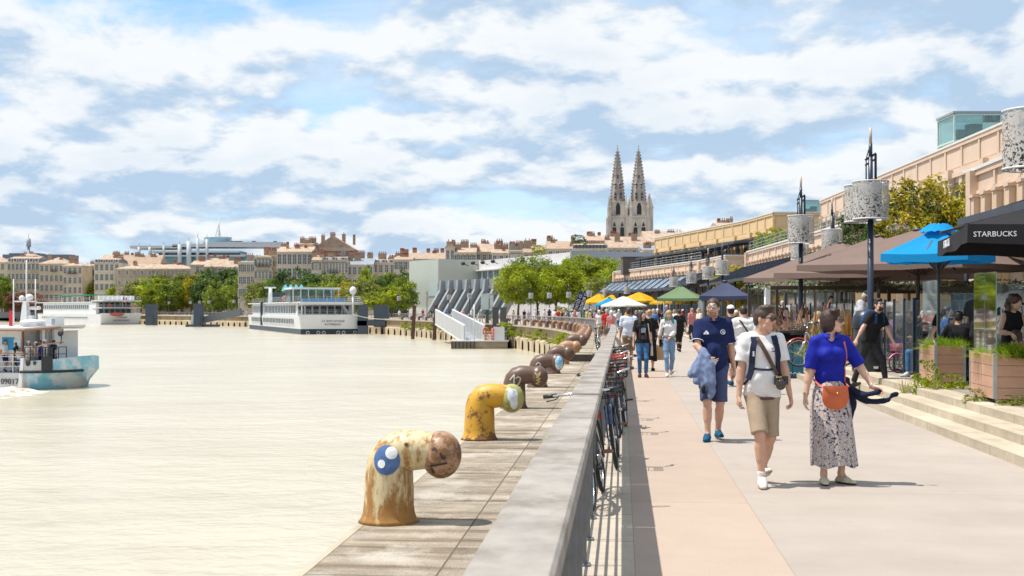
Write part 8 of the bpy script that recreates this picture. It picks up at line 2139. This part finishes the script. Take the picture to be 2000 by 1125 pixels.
 t,J=person('woman in a royal blue blouse and long floral skirt with sunglasses, looking aside',(3.16,12.2,0),0.03,1.71,ps,dict(top=dict(m=FB['royal'],sleeve=0.95,hem=1.0,loose=0.014,bust=1,vneck=True,collar=True,neck=0.07,name='blouse',wr=0.0042),bottom=dict(kind='skirt',m=M_skirt,waist=1.04,hem=0.185,rx=0.225,ry=0.20,blow=0.02),shoes=fab('cream_flat',(0.55,0.50,0.36)),shoe_type='flat',sole=M_soled,hair='bob',hairm=HAIRM['auburn'],glasses=True,skin=mat('skin_warm',(0.62,0.385,0.285),rough=0.5,var=0.06,scale=8)),res=0.0085)
 b=MB();c=J['head'];M=J['Rh'];q=c+M@v3(-0.072,0.0,-0.045);b.tube([tuple(q+M@v3(0,0.012*math.cos(a),0.012*math.sin(a)))for a in[k*math.pi/6 for k in range(13)]],0.0025,5,caps=False);b.build('earring',mat('gold',(0.7,0.45,0.12),metal=1,rough=0.3),t)
 for n in 'RL':
  w=J['wr'+n]-J['hd'+n]*0.02;d=Vector(J['hd'+n]);u=d.orthogonal().normalized();v=d.cross(u);b=MB();b.tube([Vector(w)+(u*math.cos(a)+v*math.sin(a))*0.031 for a in[k*math.pi/8 for k in range(17)]],0.005,5,caps=False);b.build('bracelet',M_chrome if n=='L' else mat('gold',(0.7,0.45,0.12),metal=1),t)
 bag=held('shoulder_bag','round orange leather bag hanging in front of the floral skirt on a coral strap','bag',t);bx,by,bz=-0.015,-0.235,0.885
 b=MB();pr=[]
 for i in range(13):
  a=i/12;z=0.115-0.24*a;w=0.128*math.sqrt(max(0.0,1-max(0,(a-0.45)/0.55)**2.4))*(0.96+0.08*min(1,a/0.45))+0.002;pr.append([(bx+w*math.cos(q),by+0.042*(0.6+0.4*math.sin(math.pi*min(1,a*0.9+0.15)))*math.sin(q)*min(1,w/0.06),bz+z)for q in[k*math.pi/14 for k in range(28)]])
 b.grid(pr,0,True,True);b.add(pr[0],[tuple(range(28))]);b.add(pr[-1],[tuple(range(28))]);o=b.build('bag_body',M_leather_o,bag)
 b=MB();fl=[]
 for i in range(7):
  a=i/6;fl.append([(bx+u*0.124*(1-0.06*a),by-0.046-0.004*math.sin(a*3)+0.03*abs(u)**2.5,bz+0.120-a*0.085*math.sqrt(max(0.05,1-u*u)))for u in[-1+k/8 for k in range(17)]])
 b.grid(fl,0,True);b.grid([[(x,y-0.004,z)for x,y,z in r]for r in fl],0,True);b.build('flap',M_leather_o,o,normals=False)
 b=MB();b.ell((bx,by-0.056,bz+0.045),0.009,10,6);b.build('stud',mat('gold',(0.7,0.45,0.12)),o)
 M_coral=mat('coral_strap',(0.58,0.12,0.10),rough=0.5);pts,nr=on_shirt(t,('blouse','shirt'),[(0.125,1.405),(0.135,1.34),(0.142,1.27),(0.142,1.19),(0.135,1.11),(0.13,1.03)],0.004);strap(bag,'strap',[(0.115,0.02,1.475),(0.12,-0.05,1.462)]+pts+[(0.125,-0.20,0.99)],0.020,M_coral,0.005,[(0,0,1),(0,-0.6,0.8)]+nr+[(0,-1,0)])
 strap(bag,'strap',[(-0.135,-0.21,0.985),(-0.165,-0.12,1.02),(-0.175,0.0,1.06),(-0.12,0.11,1.15)],0.020,M_coral,0.005,[(0,-1,0),(-1,-1,0),(-1,0,0),(0,1,0)])
 jk=held('jacket','navy jacket slung over the floral skirt, its sleeve blowing past a hand','jacket',t);M_nj=fab('navy_jersey',(0.010,0.016,0.040),0.2)
 hx,hy,hz=J['wrL']+J['hdL']*0.06
 C=[cone((0.15,-0.02,1.03),(0.205,0.02,0.80),0.045,0.060,0.04),cone((0.205,0.02,0.80),(0.215,0.05,0.55),0.060,0.020,0.04,((0,1,0),0.6)),cone((0.16,-0.04,0.98),(0.30,-0.12,0.895),0.035,0.035,0.03),cone((0.30,-0.12,0.895),(hx,hy-0.02,hz-0.02),0.035,0.030,0.03,((0,0,1),0.7)),cone((0.20,-0.02,0.90),(0.34,-0.10,0.84),0.03,0.028,0.03),cone((0.34,-0.10,0.84),(0.50,-0.14,0.84),0.028,0.024,0.025),cone((0.50,-0.14,0.84),(0.62,-0.15,0.905),0.024,0.030,0.02,((0,1,0),0.6))]
 add_mesh('cloth',sdf_mesh(C,0.009,[],wrinkle(0.005,4,42),'cloth'),M_nj,jk)
 # man in the navy polo
 ps=dict(lean=0.0,yaw=-0.28,nod=0.0,tilt=0.02,hip=0.905,ankleR=(-0.085,-0.16,0.088),ankleL=(0.075,0.14,0.095),pitchL=-0.12,toeR=-0.25,toeL=0.12,wristR=(-0.10,-0.27,1.005),epoleR=(-1.0,0.35,-0.25),wristL=(0.275,0.08,0.86),curlR=0.7,curlL=0.5,bulk=1.06,handR=(0.75,-0.55,-0.25))
 t,J=person('man in a navy polo shirt and slate shorts with silver sunglasses, jacket over his arm',(2.66,16.25,0),-0.05,1.86,ps,dict(top=dict(m=FB['navy'],sleeve=0.80,hem=0.80,loose=0.016,belly=0.04,collar=True,name='polo_shirt',wr=0.0055,neck=0.062),bottom=dict(kind='shorts',m=FB['slate'],upto=0.99,flare=0.010,loose=0.012),shoes=FB['tealshoe'],sole=FB['tealshoe'],hair='short',hairm=HAIRM['brown'],glasses='sport',lens=mat('silver_lens',(0.32,0.33,0.35),rough=0.12,metal=0.6),beard=mat('stubble',(0.27,0.165,0.125),rough=0.8,var=0.2,scale=60),skin=mat('skin_ruddy',(0.54,0.31,0.215))),res=0.010)
 sh=[c for c in t.children if c.name.startswith('polo_shirt')][0]
 def mark(pts,m_):p,n=on_shirt(t,('polo_shirt',),pts,0.005);b=MB();b.add(p,[tuple(range(len(p)))]);b.build('emblem',m_,sh)
 for s in(-1,1):mark([(-0.10+0.022*s-0.014,1.325),(-0.10+0.022*s+0.014,1.325),(-0.10+0.010*s+0.006,1.350),(-0.10+0.008*s,1.365),(-0.10+0.006*s-0.006,1.345)],M_white_p)
 mark([(-0.135,1.316),(-0.065,1.316),(-0.072,1.324),(-0.128,1.324)],M_white_p)
 p,n=on_shirt(t,('polo_shirt',),[(0.105+0.028*math.cos(a),1.345+0.028*math.sin(a))for a in[k*math.pi/10 for k in range(21)]],0.006);b=MB();b.tube(p,0.0045,5,caps=False);b.build('emblem',M_white_p,sh)
 mark([(0.09,1.335),(0.12,1.335),(0.115,1.36),(0.095,1.36)],mat('emblem_pale',(0.45,0.5,0.58)))
 for n in 'RL':
  s,e=J['sh'+n],J['el'+n];q=s+(e-s)*0.785;d=Vector(nrmz(e-s));u=d.orthogonal().normalized();v=d.cross(u);b=MB();b.tube([Vector(q)+(u*math.cos(a)+v*math.sin(a))*0.0705 for a in[k*math.pi/12 for k in range(25)]],0.006,5,caps=False);b.build('sleeve_trim',FB['white'],sh)
 jk=held('jacket','blue grey jacket draped over the forearm of the man in the navy polo','jacket',t);M_bj=fab('blue_grey_fleece',(0.155,0.20,0.33),0.2)
 w=J['wrR'];e=J['elR'];m_=(w+e)/2
 fl=((0,1,0),0.45);r2=random.Random(6)
 C=[cone(e*0.45+w*0.55+v3(0,-0.015,0.03),w+v3(0.0,-0.02,0.035),0.050,0.046,0.03)]
 for i in range(9):
  f=i/8;top=e*(0.55-0.55*f)+w*(0.45+0.55*f)+v3(0,-0.045-0.015*(i%2),0.025);ln=(0.30,0.27,0.36,0.33,0.40,0.34,0.38,0.42,0.30)[i]
  bot=top+v3(-0.14+0.20*f+0.02*(i%2),-0.03-0.02*(i%3),-ln);C.append(cone(top,bot,0.026,0.036,0.016));C.append(cone((top+bot)/2+v3(0,0.03,0),bot+v3(0,0.035,0.01),0.040,0.045,0.02,fl))
 C.append(cone(w+v3(0.04,-0.06,-0.05),w+v3(0.035,-0.085,-0.44),0.050,0.044,0.02))
 add_mesh('cloth',sdf_mesh(C,0.009,[],wrinkle(0.003,9,40),'cloth'),M_bj,jk)
 b=MB();q=w+v3(0.05,-0.085,-0.455);b.ell(tuple(q),(0.05,0.04,0.035),14,8);b.build('cuff',FB['black'],jk);b=MB();q=w+v3(-0.06,-0.10,-0.36);b.ell(tuple(q),(0.025,0.03,0.05),12,8);b.build('cuff',FB['black'],jk)
 ph=held('phone','small silver phone in the hand of the man in the navy polo','phone',t);q=w+J['hdR']*0.09;b=MB();b.box((q[0],q[1]-0.035,q[2]+0.012),(0.075,0.012,0.065),0,Matrix.Rotation(0.5,3,'Y'));b.build('case',M_chrome,ph)
 # man in black coming down... stepping across the steps
 ps=dict(lean=0.30,side=0.10,yaw=-0.20,nod=-0.22,hip=0.86,pelvis=(0,0.02),ankleL=(0.10,-0.30,0.105),ankleR=(-0.10,0.32,0.02),pitchR=-0.45,toeL=0.25,toeR=-0.05,wristL=(0.34,-0.33,0.80),wristR=(-0.36,0.05,0.86),epoleR=(-0.6,0.9,0.2),curlL=0.5,curlR=0.7)
 t,J=person('bearded young man in black t-shirt and charcoal jeans striding over the steps',(7.10,24.4,0.225),0.62,1.77,ps,dict(top=dict(m=FB['black'],sleeve=0.72,hem=0.84,loose=0.022),bottom=dict(kind='trousers',m=FB['charcoal'],loose=0.008,upto=1.9),shoes=FB['black'],sole=M_soled,hair='fade',hairm=HAIRM['dark'],glasses='clear',lens=glass('spectacle_glass',(0.8,0.8,0.8),0.9),beard=HAIRM['dark'],skin=SKIN[0]),res=0.011)
 bp=held('backpack','blue backpack on the back of the man in black','backpack',t);b=MB();c=J['chest']+v3(0,0.19,0.03);b.ell(tuple(c),(0.15,0.085,0.22),18,12,0,Matrix.Rotation(0.3,3,'X'));b.build('pack',fab('pack_blue',(0.025,0.07,0.19)),bp)
 for s,n in((-1,'R'),(1,'L')):
  p,nr=on_shirt(t,('shirt',),[(J['sh'+n][0]*0.66,1.36),(J['sh'+n][0]*0.70,1.29),(J['sh'+n][0]*0.74,1.21)],0.006);strap(bp,'shoulder_strap',[tuple(J['sh'+n]*v3(0.68,1,1)+v3(0,0.05,0.075)),tuple(J['sh'+n]*v3(0.68,1,1)+v3(0,-0.03,0.072))]+p,0.05,fab('pack_blue',(0.025,0.07,0.19)),0.01,[(0,0,1),(0,-0.4,1)]+nr)
  # man in the pale grey shirt reading beside the lamp post
 ps=dict(lean=0.16,yaw=0.0,nod=0.50,hip=0.905,wristR=(-0.17,-0.34,1.12),wristL=(0.15,-0.36,1.12),epoleR=(-0.8,0.6,-0.8),epoleL=(0.8,0.6,-0.8),ankleR=(-0.1,0.05,0.085),ankleL=(0.1,-0.08,0.085),headoff=(0,-0.03,-0.015))
 t,J=person('man in a pale grey long sleeved shirt and grey cap bending over a menu',(8.22,29.2,0.356),1.15,1.84,ps,dict(top=dict(m=FB['grey'],sleeve=1.9,hem=0.80,loose=0.03,belly=0.03,wr=0.006),bottom=dict(kind='trousers',m=FB['black'],loose=0.02),shoes=FB['black'],sole=M_soled,hair='short',hairm=HAIRM['grey'],cap=FB['charcoal'],skin=SKIN[2]),res=0.013)
 mn=held('menu','dark menu held by the man in the grey cap','menu',t);b=MB();b.box((0,-0.43,1.16),(0.30,0.02,0.22),0,Matrix.Rotation(-0.7,3,'X'));b.build('cover',FB['black'],mn)
 # the two young women
 ps=dict(sex='f',lean=0.0,yaw=0.55,nod=0.0,hip=0.905,ankleR=(-0.07,-0.03,0.085),ankleL=(0.085,-0.10,0.085),wristR=(-0.245,-0.04,0.86),wristL=(0.245,-0.03,0.86),curlR=0.5,curlL=0.5)
 t,J=person('young woman in a black printed t-shirt and blue jeans with long brown hair',(3.32,31.3,0),0.0,1.70,ps,dict(top=dict(m=FB['black'],sleeve=0.85,hem=0.90,loose=0.020,bust=1),bottom=dict(kind='trousers',m=FB['jean'],loose=0.004,upto=1.93),shoes=fab('wine_shoe',(0.07,0.02,0.02)),sole=M_soled,hair='long',hairm=HAIRM['brown']),res=0.012)
 sh=[c for c in t.children if c.name.startswith('shirt')][0]
 for(x0,x1,z0,z1,m_)in((-0.045,0.075,1.17,1.30,'print_blue'),(-0.105,-0.06,1.02,1.28,'print_wine'),(-0.04,0.03,1.0,1.10,'print_slate'),(0.05,0.10,1.0,1.16,'print_wine')):
  p,n=on_shirt(t,('shirt',),[(x0,z0),((x0+x1)/2,z0),(x1,z0),(x1,z1),((x0+x1)/2,z1),(x0,z1)],0.008);b=MB();b.add(p,[(0,1,4,5),(1,2,3,4)]);b.build('print',mat(m_,{'print_blue':(0.25,0.38,0.50),'print_wine':(0.10,0.025,0.045),'print_slate':(0.05,0.07,0.12)}[m_],var=0.5,scale=30),sh)
 tb=held('tote_bag','cream shoulder strap bag of the woman in the black t-shirt','bag',t);strap(tb,'strap',[(0.12,0.0,1.47),(0.14,-0.12,1.38),(0.17,-0.13,1.15),(0.22,-0.06,0.90)],0.025,FB['cream'],0.005);b=MB();b.box((0.245,-0.02,0.70),(0.05,0.20,0.26),0,None,0.8);b.build('bag_body',FB['cream'],tb)
 ps=dict(sex='f',lean=0.02,yaw=0.0,nod=0.30,hip=0.905,ankleR=(-0.055,-0.14,0.085),ankleL=(0.085,0.16,0.12),pitchL=-0.35,wristR=(-0.265,0.0,0.85),wristL=(-0.02,-0.22,1.0),epoleL=(1.0,0.3,-0.5),curlR=0.5,curlL=0.6)
 t,J=person('young woman in a white crop top and pale jeans with teal tipped hair',(4.05,31.8,0),0.02,1.71,ps,dict(top=dict(m=FB['white'],sleeve=1.9,hem=1.075,loose=0.012,bust=1),bottom=dict(kind='trousers',m=FB['ljean'],loose=0.008,upto=1.80,waist=1.055),shoes=fab('white_sneaker',(0.62,0.60,0.56)),hair='long',hairm=HAIRM['blond']),res=0.012)
 b=[cone(tuple(J['head']+v3(0.085,0.0,-0.06)),tuple(J['head']+v3(0.14,-0.01,-0.36)),0.032,0.028,0.02),cone(tuple(J['head']+v3(-0.09,0.0,-0.05)),tuple(J['head']+v3(-0.10,-0.02,-0.16)),0.028,0.02,0.02)]
 add_mesh('hair_tips',sdf_mesh(b,0.011,[],wrinkle(0.004,2,90),'hair_tips'),fab('teal_hair',(0.05,0.33,0.33),0.2),t)
 sb=held('shoulder_strap_bag','small black bag on a strap of the woman in the white crop top','bag',t);strap(sb,'strap',[(-0.11,0.0,1.47),(-0.12,-0.10,1.40),(-0.17,-0.10,1.15),(-0.20,-0.04,0.98)],0.02,FB['black'],0.005);b=MB();b.box((-0.22,0.0,0.88),(0.06,0.18,0.20));b.build('bag_body',FB['black'],sb)
 # walkers seen from behind
 W1=dict(lean=0.03,ankleR=(-0.06,-0.17,0.09),ankleL=(0.06,0.18,0.12),pitchL=-0.35,hip=0.90,wristR=(-0.25,0.10,0.88),wristL=(0.25,-0.12,0.89))
 person('man seen from behind in a white t-shirt and khaki shorts walking close to the railing',(3.42,36,0),math.pi-0.1,1.78,W1,dict(top=dict(m=fab('pale_blue_cotton',(0.60,0.64,0.74),0.03),sleeve=0.75,hem=0.80,loose=0.024),bottom=dict(kind='shorts',m=FB['khaki'],flare=0.03,loose=0.018),shoes=FB['grey'],hair='short',hairm=HAIRM['brown'],skin=SKIN[1]),res=0.014,face=False,fine=False)
 t,J=person('woman in a long black dress walking away with a paper bag',(3.86,34.5,0),math.pi-0.2,1.72,dict(sex='f',wristL=(0.25,-0.05,0.86),wristR=(-0.28,-0.03,0.87)),dict(top=dict(m=FB['black'],sleeve=0.8,hem=0.95,loose=0.02),bottom=dict(kind='dress',m=FB['black'],waist=1.02,hem=0.3,rx=0.23),shoes=FB['black'],hair='bun',hairm=HAIRM['blond']),res=0.014,face=False,fine=False)
 pb=held('paper_bag','brown paper carrier bag held by the woman in the black dress','bag',t);b=MB();b.box((-0.30,0,0.52),(0.30,0.16,0.40));b.tube([(-0.38,0,0.72),(-0.34,0,0.80),(-0.26,0,0.80),(-0.22,0,0.72)],0.006,5);b.build('carrier',mat('kraft_paper',(0.36,0.22,0.11),rough=0.8,var=0.08),pb)
 t,J=person('man in a white cap and black shorts with a black backpack, walking away',(4.92,27.6,0),math.pi+0.05,1.82,W1,dict(top=dict(m=FB['charcoal'],sleeve=0.7,hem=0.82,loose=0.022),bottom=dict(kind='shorts',m=FB['black'],flare=0.03,loose=0.018,upto=0.9),shoes=FB['tealshoe'],hair='short',hairm=HAIRM['auburn'],cap=FB['white']),res=0.013,face=False,fine=False)
 bp=held('backpack','black backpack on the man in the white cap','backpack',t);b=MB();b.ell((0,0.20,1.22),(0.16,0.09,0.25),18,12);b.build('pack',FB['black'],bp)
 for s in(-1,1):strap(bp,'shoulder_strap',[(0.11*s,0.14,1.44),(0.11*s,0.03,1.49),(0.11*s,-0.08,1.43)],0.05,FB['black'],0.012,[(0,0.5,1),(0,0,1),(0,-0.7,0.7)])
 t,J=person('dark haired man in a loose white t-shirt seen from behind with a black cross strap',(4.72,25.0,0),math.pi+0.12,1.80,dict(W1,nod=0.25),dict(top=dict(m=FB['white'],sleeve=0.85,hem=0.78,loose=0.034,wr=0.006),bottom=dict(kind='shorts',m=FB['black'],loose=0.018),shoes=FB['white'],hair='short',hairm=HAIRM['dark']),res=0.013,face=False,fine=False)
 st=held('cross_bag','flat blue bag on a black cross strap of the man in the loose white t-shirt','bag',t);strap(st,'strap',[(0.13,0.0,1.50),(0.10,0.13,1.44),(0.02,0.175,1.30),(-0.08,0.18,1.14),(-0.17,0.13,1.02)],0.028,FB['black'],0.006,[(0,0,1),(0,1,0.5),(0,1,0),(0,1,0),(-0.5,1,0)]);b=MB();b.box((-0.22,0.03,1.02),(0.05,0.2,0.14));b.build('bag_body',FB['blue'],st)
main_people()
# the crowd: a few poses, each person dressed individually
def crowd():
 M0=FB['white'];T={}
 def tpl(key,ps,of,res=0.026):
  of=dict(of);t,J=person('person',(0,-500,0),0,1.75,ps,of,res=res,face=False,fine=False);T[key]=t
 S=lambda**k:dict(dict(top=dict(m=M0,sleeve=0.75,hem=0.82,loose=0.022),bottom=dict(kind='trousers',m=FB['black'],loose=0.01),shoes=FB['black'],hair='short'),**k)
 WK=dict(lean=0.03,ankleR=(-0.06,-0.17,0.09),ankleL=(0.06,0.18,0.12),pitchL=-0.35,hip=0.90,wristR=(-0.25,0.10,0.88),wristL=(0.25,-0.12,0.89))
 tpl('walk',WK,S());tpl('walks',WK,S(bottom=dict(kind='shorts',m=FB['black'],loose=0.018)))
 tpl('fwalk',dict(WK,sex='f',hip=0.9),S(hair='long',top=dict(m=M0,sleeve=0.5,hem=0.88,loose=0.016,bust=1)))
 tpl('dress',dict(sex='f'),S(hair='long',top=dict(m=M0,sleeve=0.3,hem=0.95,loose=0.014),bottom=dict(kind='dress',m=M0,waist=1.03,hem=0.5,rx=0.22)))
 tpl('stand',dict(wristR=(-0.14,-0.28,1.05),wristL=(0.25,-0.03,0.87)),S())
 SIT=dict(hip=0.50,lean=0.10,ankleR=(-0.10,-0.44,0.085),ankleL=(0.12,-0.40,0.085),wristR=(-0.16,-0.32,0.74),wristL=(0.16,-0.34,0.74),epoleR=(-0.8,0.6,-0.5),epoleL=(0.8,0.6,-0.5))
 tpl('sit',SIT,S(top=dict(m=M0,sleeve=0.75,hem=0.46,loose=0.02)),0.022);tpl('sitf',dict(SIT,sex='f',nod=0.2),S(hair='long',top=dict(m=M0,sleeve=0.2,hem=0.46,loose=0.014,bust=1)),0.022)
 tpl('sitc',dict(SIT,sex='f',nod=0.25,yaw=0.3),S(hair='curly',top=dict(m=M0,sleeve=0.0,hem=0.46,loose=0.012,bust=1)),0.016)
 tpl('ground',dict(hip=0.12,lean=0.35,ankleR=(-0.12,-0.50,0.085),ankleL=(0.14,-0.46,0.085),wristR=(-0.16,-0.40,0.45),wristL=(0.16,-0.40,0.45),nod=0.3),S(bottom=dict(kind='shorts',m=FB['black'],loose=0.015,waist=0.24),top=dict(m=M0,sleeve=0.7,hem=0.10,loose=0.02)),0.022)
 used=set()
 def put(key,loc,rz,H,label,top,bottom,hairm='brown',skin=0,group=None,cap=None):
  src=T[key];s=H/1.75
  if key in used:
   t=src.copy();COL.objects.link(t);kids=[]
   for ch in src.children:c=ch.copy();COL.objects.link(c);c.parent=t;kids.append(c)
   for k_ in('group',):
    if k_ in t:del t[k_]
  else:t=src;used.add(key);kids=list(src.children)
  t.location=loc;t.rotation_euler=(0,0,rz);t.scale=(s,s,s);t['label']=label
  if group:t['group']=group
  for c in kids:
   n=c.name.split('.')[0];m_={'body':SKIN[skin],'shirt':FB[top],'trousers':FB[bottom],'shorts':FB[bottom],'dress':FB[bottom],'hair':HAIRM[hairm],'shoe':FB['black']if skin else FB['grey']}.get(n)
   if m_:c.material_slots[0].link='OBJECT';c.material_slots[0].material=m_
  if cap:
   b=MB();hz={'sit':1.235,'ground':0.83}.get(key,1.65);b.ell((0,-0.02 if key!='ground' else-0.26,hz+0.05),(0.09,0.105,0.085),14,8);b.build('hat',FB[cap],t)
  return t
 X=lambda px,d:(px-1000)*d/F
 word=dict(white='white',black='black',red='red',pink='pink',orange='orange',blue='blue',green='olive',cream='cream',teal='teal',lilac='lilac',yellow='yellow',grey='grey',navy='navy',khaki='khaki',jean='blue denim',ljean='pale denim',charcoal='charcoal',beige='beige',slate='slate',royal='bright blue')
 put('fwalk',(X(1437,41),41,0),3.0,1.68,'small stroller in white hat seen between the navy polo man and the loose white t-shirt','cream','beige','blond',0,None,'white')
 put('ground',(X(1345,73),73,0.24),0.9,1.75,'seated person with a red cap resting on the low steps','grey','khaki','brown',0,None,'red')
 put('walk',(X(1327,50),50,0),3.2,1.74,'dark dressed walker just right of the crop top woman','black','black','dark',1);put('stand',(X(1276,58),58,0),2.5,1.75,'stroller in a blue shirt behind the black dress','blue','charcoal','grey',0)
 put('walks',(X(1185,62),62,0),3.1,1.76,'walker in a red t-shirt just beyond the end of the straight railing','red','khaki','grey',1);put('fwalk',(X(1194,57),57,0),3.1,1.66,'walker in a pink top beside the red t-shirt by the railing','pink','jean','grey',0)
 put('fwalk',(X(1170,74),74,0),0.1,1.68,'woman in a white top behind the curved railing, left of the red t-shirt','white','beige','blond',0);put('walk',(X(1178,80),80,0),2.9,1.84,'tall walker in dark clothes behind the white top woman','black','charcoal','dark',1)
 r=random.Random(12);spots=[]
 tops=['white','navy','white','red','black','orange','blue','grey','pink','white','green','teal','yellow','cream','black','lilac','white','slate']
 pxs=[780,797,812,826,842,858,872,890,905,921,938,957,981,1003,1024,1032,1045,1052,1064,1073,1082,1090,1098,1101,1108,1117,1122,1130,1136,1141,1146,1153,1158,1163]
 for i,px in enumerate(pxs):
  d=(np.interp(px,[780,940,1010,1080,1130,1163],[214,182,158,132,112,98]))+r.uniform(2,10);p=X(px,d);tp=tops[i%len(tops)];key=['walk','fwalk','walks','stand','dress','fwalk'][i%6];bt=r.choice(['black','jean','khaki','charcoal','ljean','beige'])
  if key=='dress':bt=tp
  zone='before the glass building' if px<960 else('under the plane trees' if px<1095 else 'near the feather flags')
  put(key,(p,d,0),r.uniform(-3,3),r.uniform(1.6,1.86),f'distant stroller in {word[tp]} behind the curved railing {zone}',tp,bt,r.choice(['dark','brown','blond','grey','brown']),r.choice([0,0,1]),f'distant strollers in {word[tp]} behind the railing {zone}')
 for i,(px,d)in enumerate(((1201,88),(1209,96),(1226,92),(1243,84),(1250,100),(1262,78),(1284,74),(1292,95),(1301,82),(1310,100),(1318,70),(1334,92),(1352,66),(1366,58))):
  tp=tops[(i*5+2)%len(tops)];key=['walk','fwalk','stand','walks','dress'][i%5];bt=tp if key=='dress' else r.choice(['black','jean','khaki','charcoal','beige'])
  put(key,(X(px,d),d,0.0 if X(px,d)<10.0 or d>82 else 0.24),r.uniform(-3,3),r.uniform(1.62,1.84),f'stroller in {word[tp]} among the crowd in front of the yellow and green parasols',tp,bt,r.choice(['dark','brown','blond','grey']),r.choice([0,0,1]),f'strollers in {word[tp]} before the parasols')
 g='tiny people on the quay between the ships'
 for i in range(26):
  px=310+i*6.4+r.uniform(-2,2);s=s_of_y(np.interp(px,[310,480],[366,318]))+r.uniform(-3,3);p,n=q_at(s,r.uniform(2.6,7));tp=tops[(i*7+1)%len(tops)]
  put(['walk','fwalk','stand','dress'][i%4],(p.x,p.y,0),r.uniform(-3,3),r.uniform(1.6,1.85),f'tiny person in {word[tp]} on the quay between the two cruise ships',tp,tp if i%4==3 else r.choice(['black','jean','khaki']),'brown',0,g+' in '+word[tp])
 Z=0.356
 put('sitc',(X(1972,19.4),19.4,Z+0.22),0.35,1.80,'woman with curly brown hair in a black top seated behind the nearer planter','black','black','brown',0)
 put('sitf',(X(1992,18.9),18.9,Z+0.10),-1.3,1.25,'small girl in a pink top seated below the curly haired woman','pink','pink','brown',0)
 put('stand',(X(1912,22.5),22.5,Z),2.6,1.78,'man with a white cap in dark clothes standing behind the nearer planter glass','charcoal','charcoal','grey',0,None,'white')
 put('sit',(X(1872,22.6),22.6,Z),2.8,1.75,'seated guest in black with back turned beside the teal jacket','black','black','dark',1)
 put('sit',(X(1856,24.0),24.0,Z),0.4,1.62,'boy with a hairband in a grey top seated behind the script lettering','grey','jean','dark',1)
 put('sit',(X(1842,25.4),25.4,Z+0.05),1.3,1.8,'dark haired guest in blue leaning over the table behind the farther planter','blue','navy','dark',0)
 put('sit',(X(1815,25.0),25.0,Z),-1.2,1.75,'guest in a black top seen through the glass of the farther planter','black','jean','brown',0)
 put('sit',(X(1792,25.6),25.6,Z-0.1),1.5,1.75,'person in jeans sitting beside the pink child bicycle','navy','jean','brown',0)
 put('sitf',(X(1752,30.5),30.5,Z),2.9,1.72,'guest in a bright blue top with long hair seen from behind, under the brown parasol','royal','black','brown',0)
 put('sit',(X(1800,29.5),29.5,Z),0.5,1.75,'grey haired guest in beige under the brown parasol','beige','beige','grey',0)
 put('sit',(X(1778,28.0),28.0,Z),-0.6,1.75,'guest in black writing at a table under the brown parasol','black','black','dark',1)
 put('sitf',(X(1738,32.5),32.5,Z),0.8,1.7,'woman with brown hair in a black top by the parasol poles','black','black','brown',0)
 i=0
 for px,d,tp in((1716,36,'white'),(1688,35,'grey'),(1640,37,'cream'),(1622,39,'pink'),(1604,36,'white'),(1588,41,'green'),(1572,38,'cream'),(1540,44,'blue'),(1528,47,'black'),(1516,43,'orange'),(1492,50,'grey'),(1478,54,'navy'),(1462,48,'white'),(1705,41,'teal'),(1660,43,'black'),(1832,33,'white'),(1780,36,'red'),(1890,31,'grey'),(1935,28,'navy'),(1760,43,'cream')):
  key=['sit','sitf','sit','stand','sitf'][i%5];i+=1
  put(key,(X(px,d),d,Z),r.uniform(-3,3),r.uniform(1.62,1.82),f'cafe guest in {word[tp]} at the terrace tables behind the glass fence',tp,r.choice(['black','jean','khaki']),r.choice(['dark','brown','blond','grey']),r.choice([0,0,1]),f'cafe guests in {word[tp]} behind the glass fence')
 rot=R(-14);fl=FERRY.location
 def fp(x,y):c,s_=math.cos(rot),math.sin(rot);return(fl.x+x*c-y*s_,fl.y+x*s_+y*c,fl.z+0.95)
 for key,x,y,rz,H,lab,tp,bt,hm,cap in(('dress',-2.3,-2.0,0.2,1.68,'woman in a pink dress leaning on the ferry rail','pink','pink','blond',None),('stand',-2.6,-1.4,0.5,1.76,'man in a white shirt behind the pink dress on the ferry','white','beige','grey',None),('walks',-1.5,-2.0,1.2,1.78,'man in a white t-shirt and dark cap with a lime bag on the ferry','white','navy','dark',None),('fwalk',-0.85,-1.9,-0.6,1.70,'woman in a black top seen at the ferry rail','black','black','dark',None),('walks',-0.5,-2.1,0.6,1.35,'boy in white at the ferry rail beside the black top woman','white','jean','dark',None),('fwalk',0.15,-2.2,0.7,1.72,'woman in a white top and pale skirt at the ferry bow','white','cream','dark',None),('stand',0.35,-1.4,0.2,1.74,'man in lilac behind the white top woman on the ferry','lilac','black','dark',None),('fwalk',0.5,-2.0,-0.4,1.68,'woman in a cream top near the ferry bow','cream','ljean','brown',None),('walk',0.95,-1.9,2.6,1.80,'man in white with a blue backpack and cap at the ferry bow','white','khaki','dark','white'),('walk',1.25,-1.5,2.9,1.78,'man in navy at the very front of the ferry','navy','navy','dark',None)):
  t=put(key,fp(x,y),rot+rz,H,lab,tp,bt,hm,0 if hm!='dark' else 1,None,cap)
  if 'lime bag' in lab:b=MB();b.ell((0,0.2,1.2),(0.15,0.1,0.22),12,8);tag(b.build('backpack',FB['yellow'],None,t.location,t.rotation_euler[2]),'lime yellow bag on the back of the capped man on the ferry','backpack')
  if 'blue backpack' in lab:b=MB();b.ell((0,0.2,1.2),(0.16,0.11,0.25),12,8);tag(b.build('backpack',FB['royal'],None,t.location,t.rotation_euler[2]),'blue backpack on the man at the ferry bow','backpack')
 for k_,t in T.items():
  if k_ not in used:
   for c in list(t.children):bpy.data.objects.remove(c)
   bpy.data.objects.remove(t)
crowd()
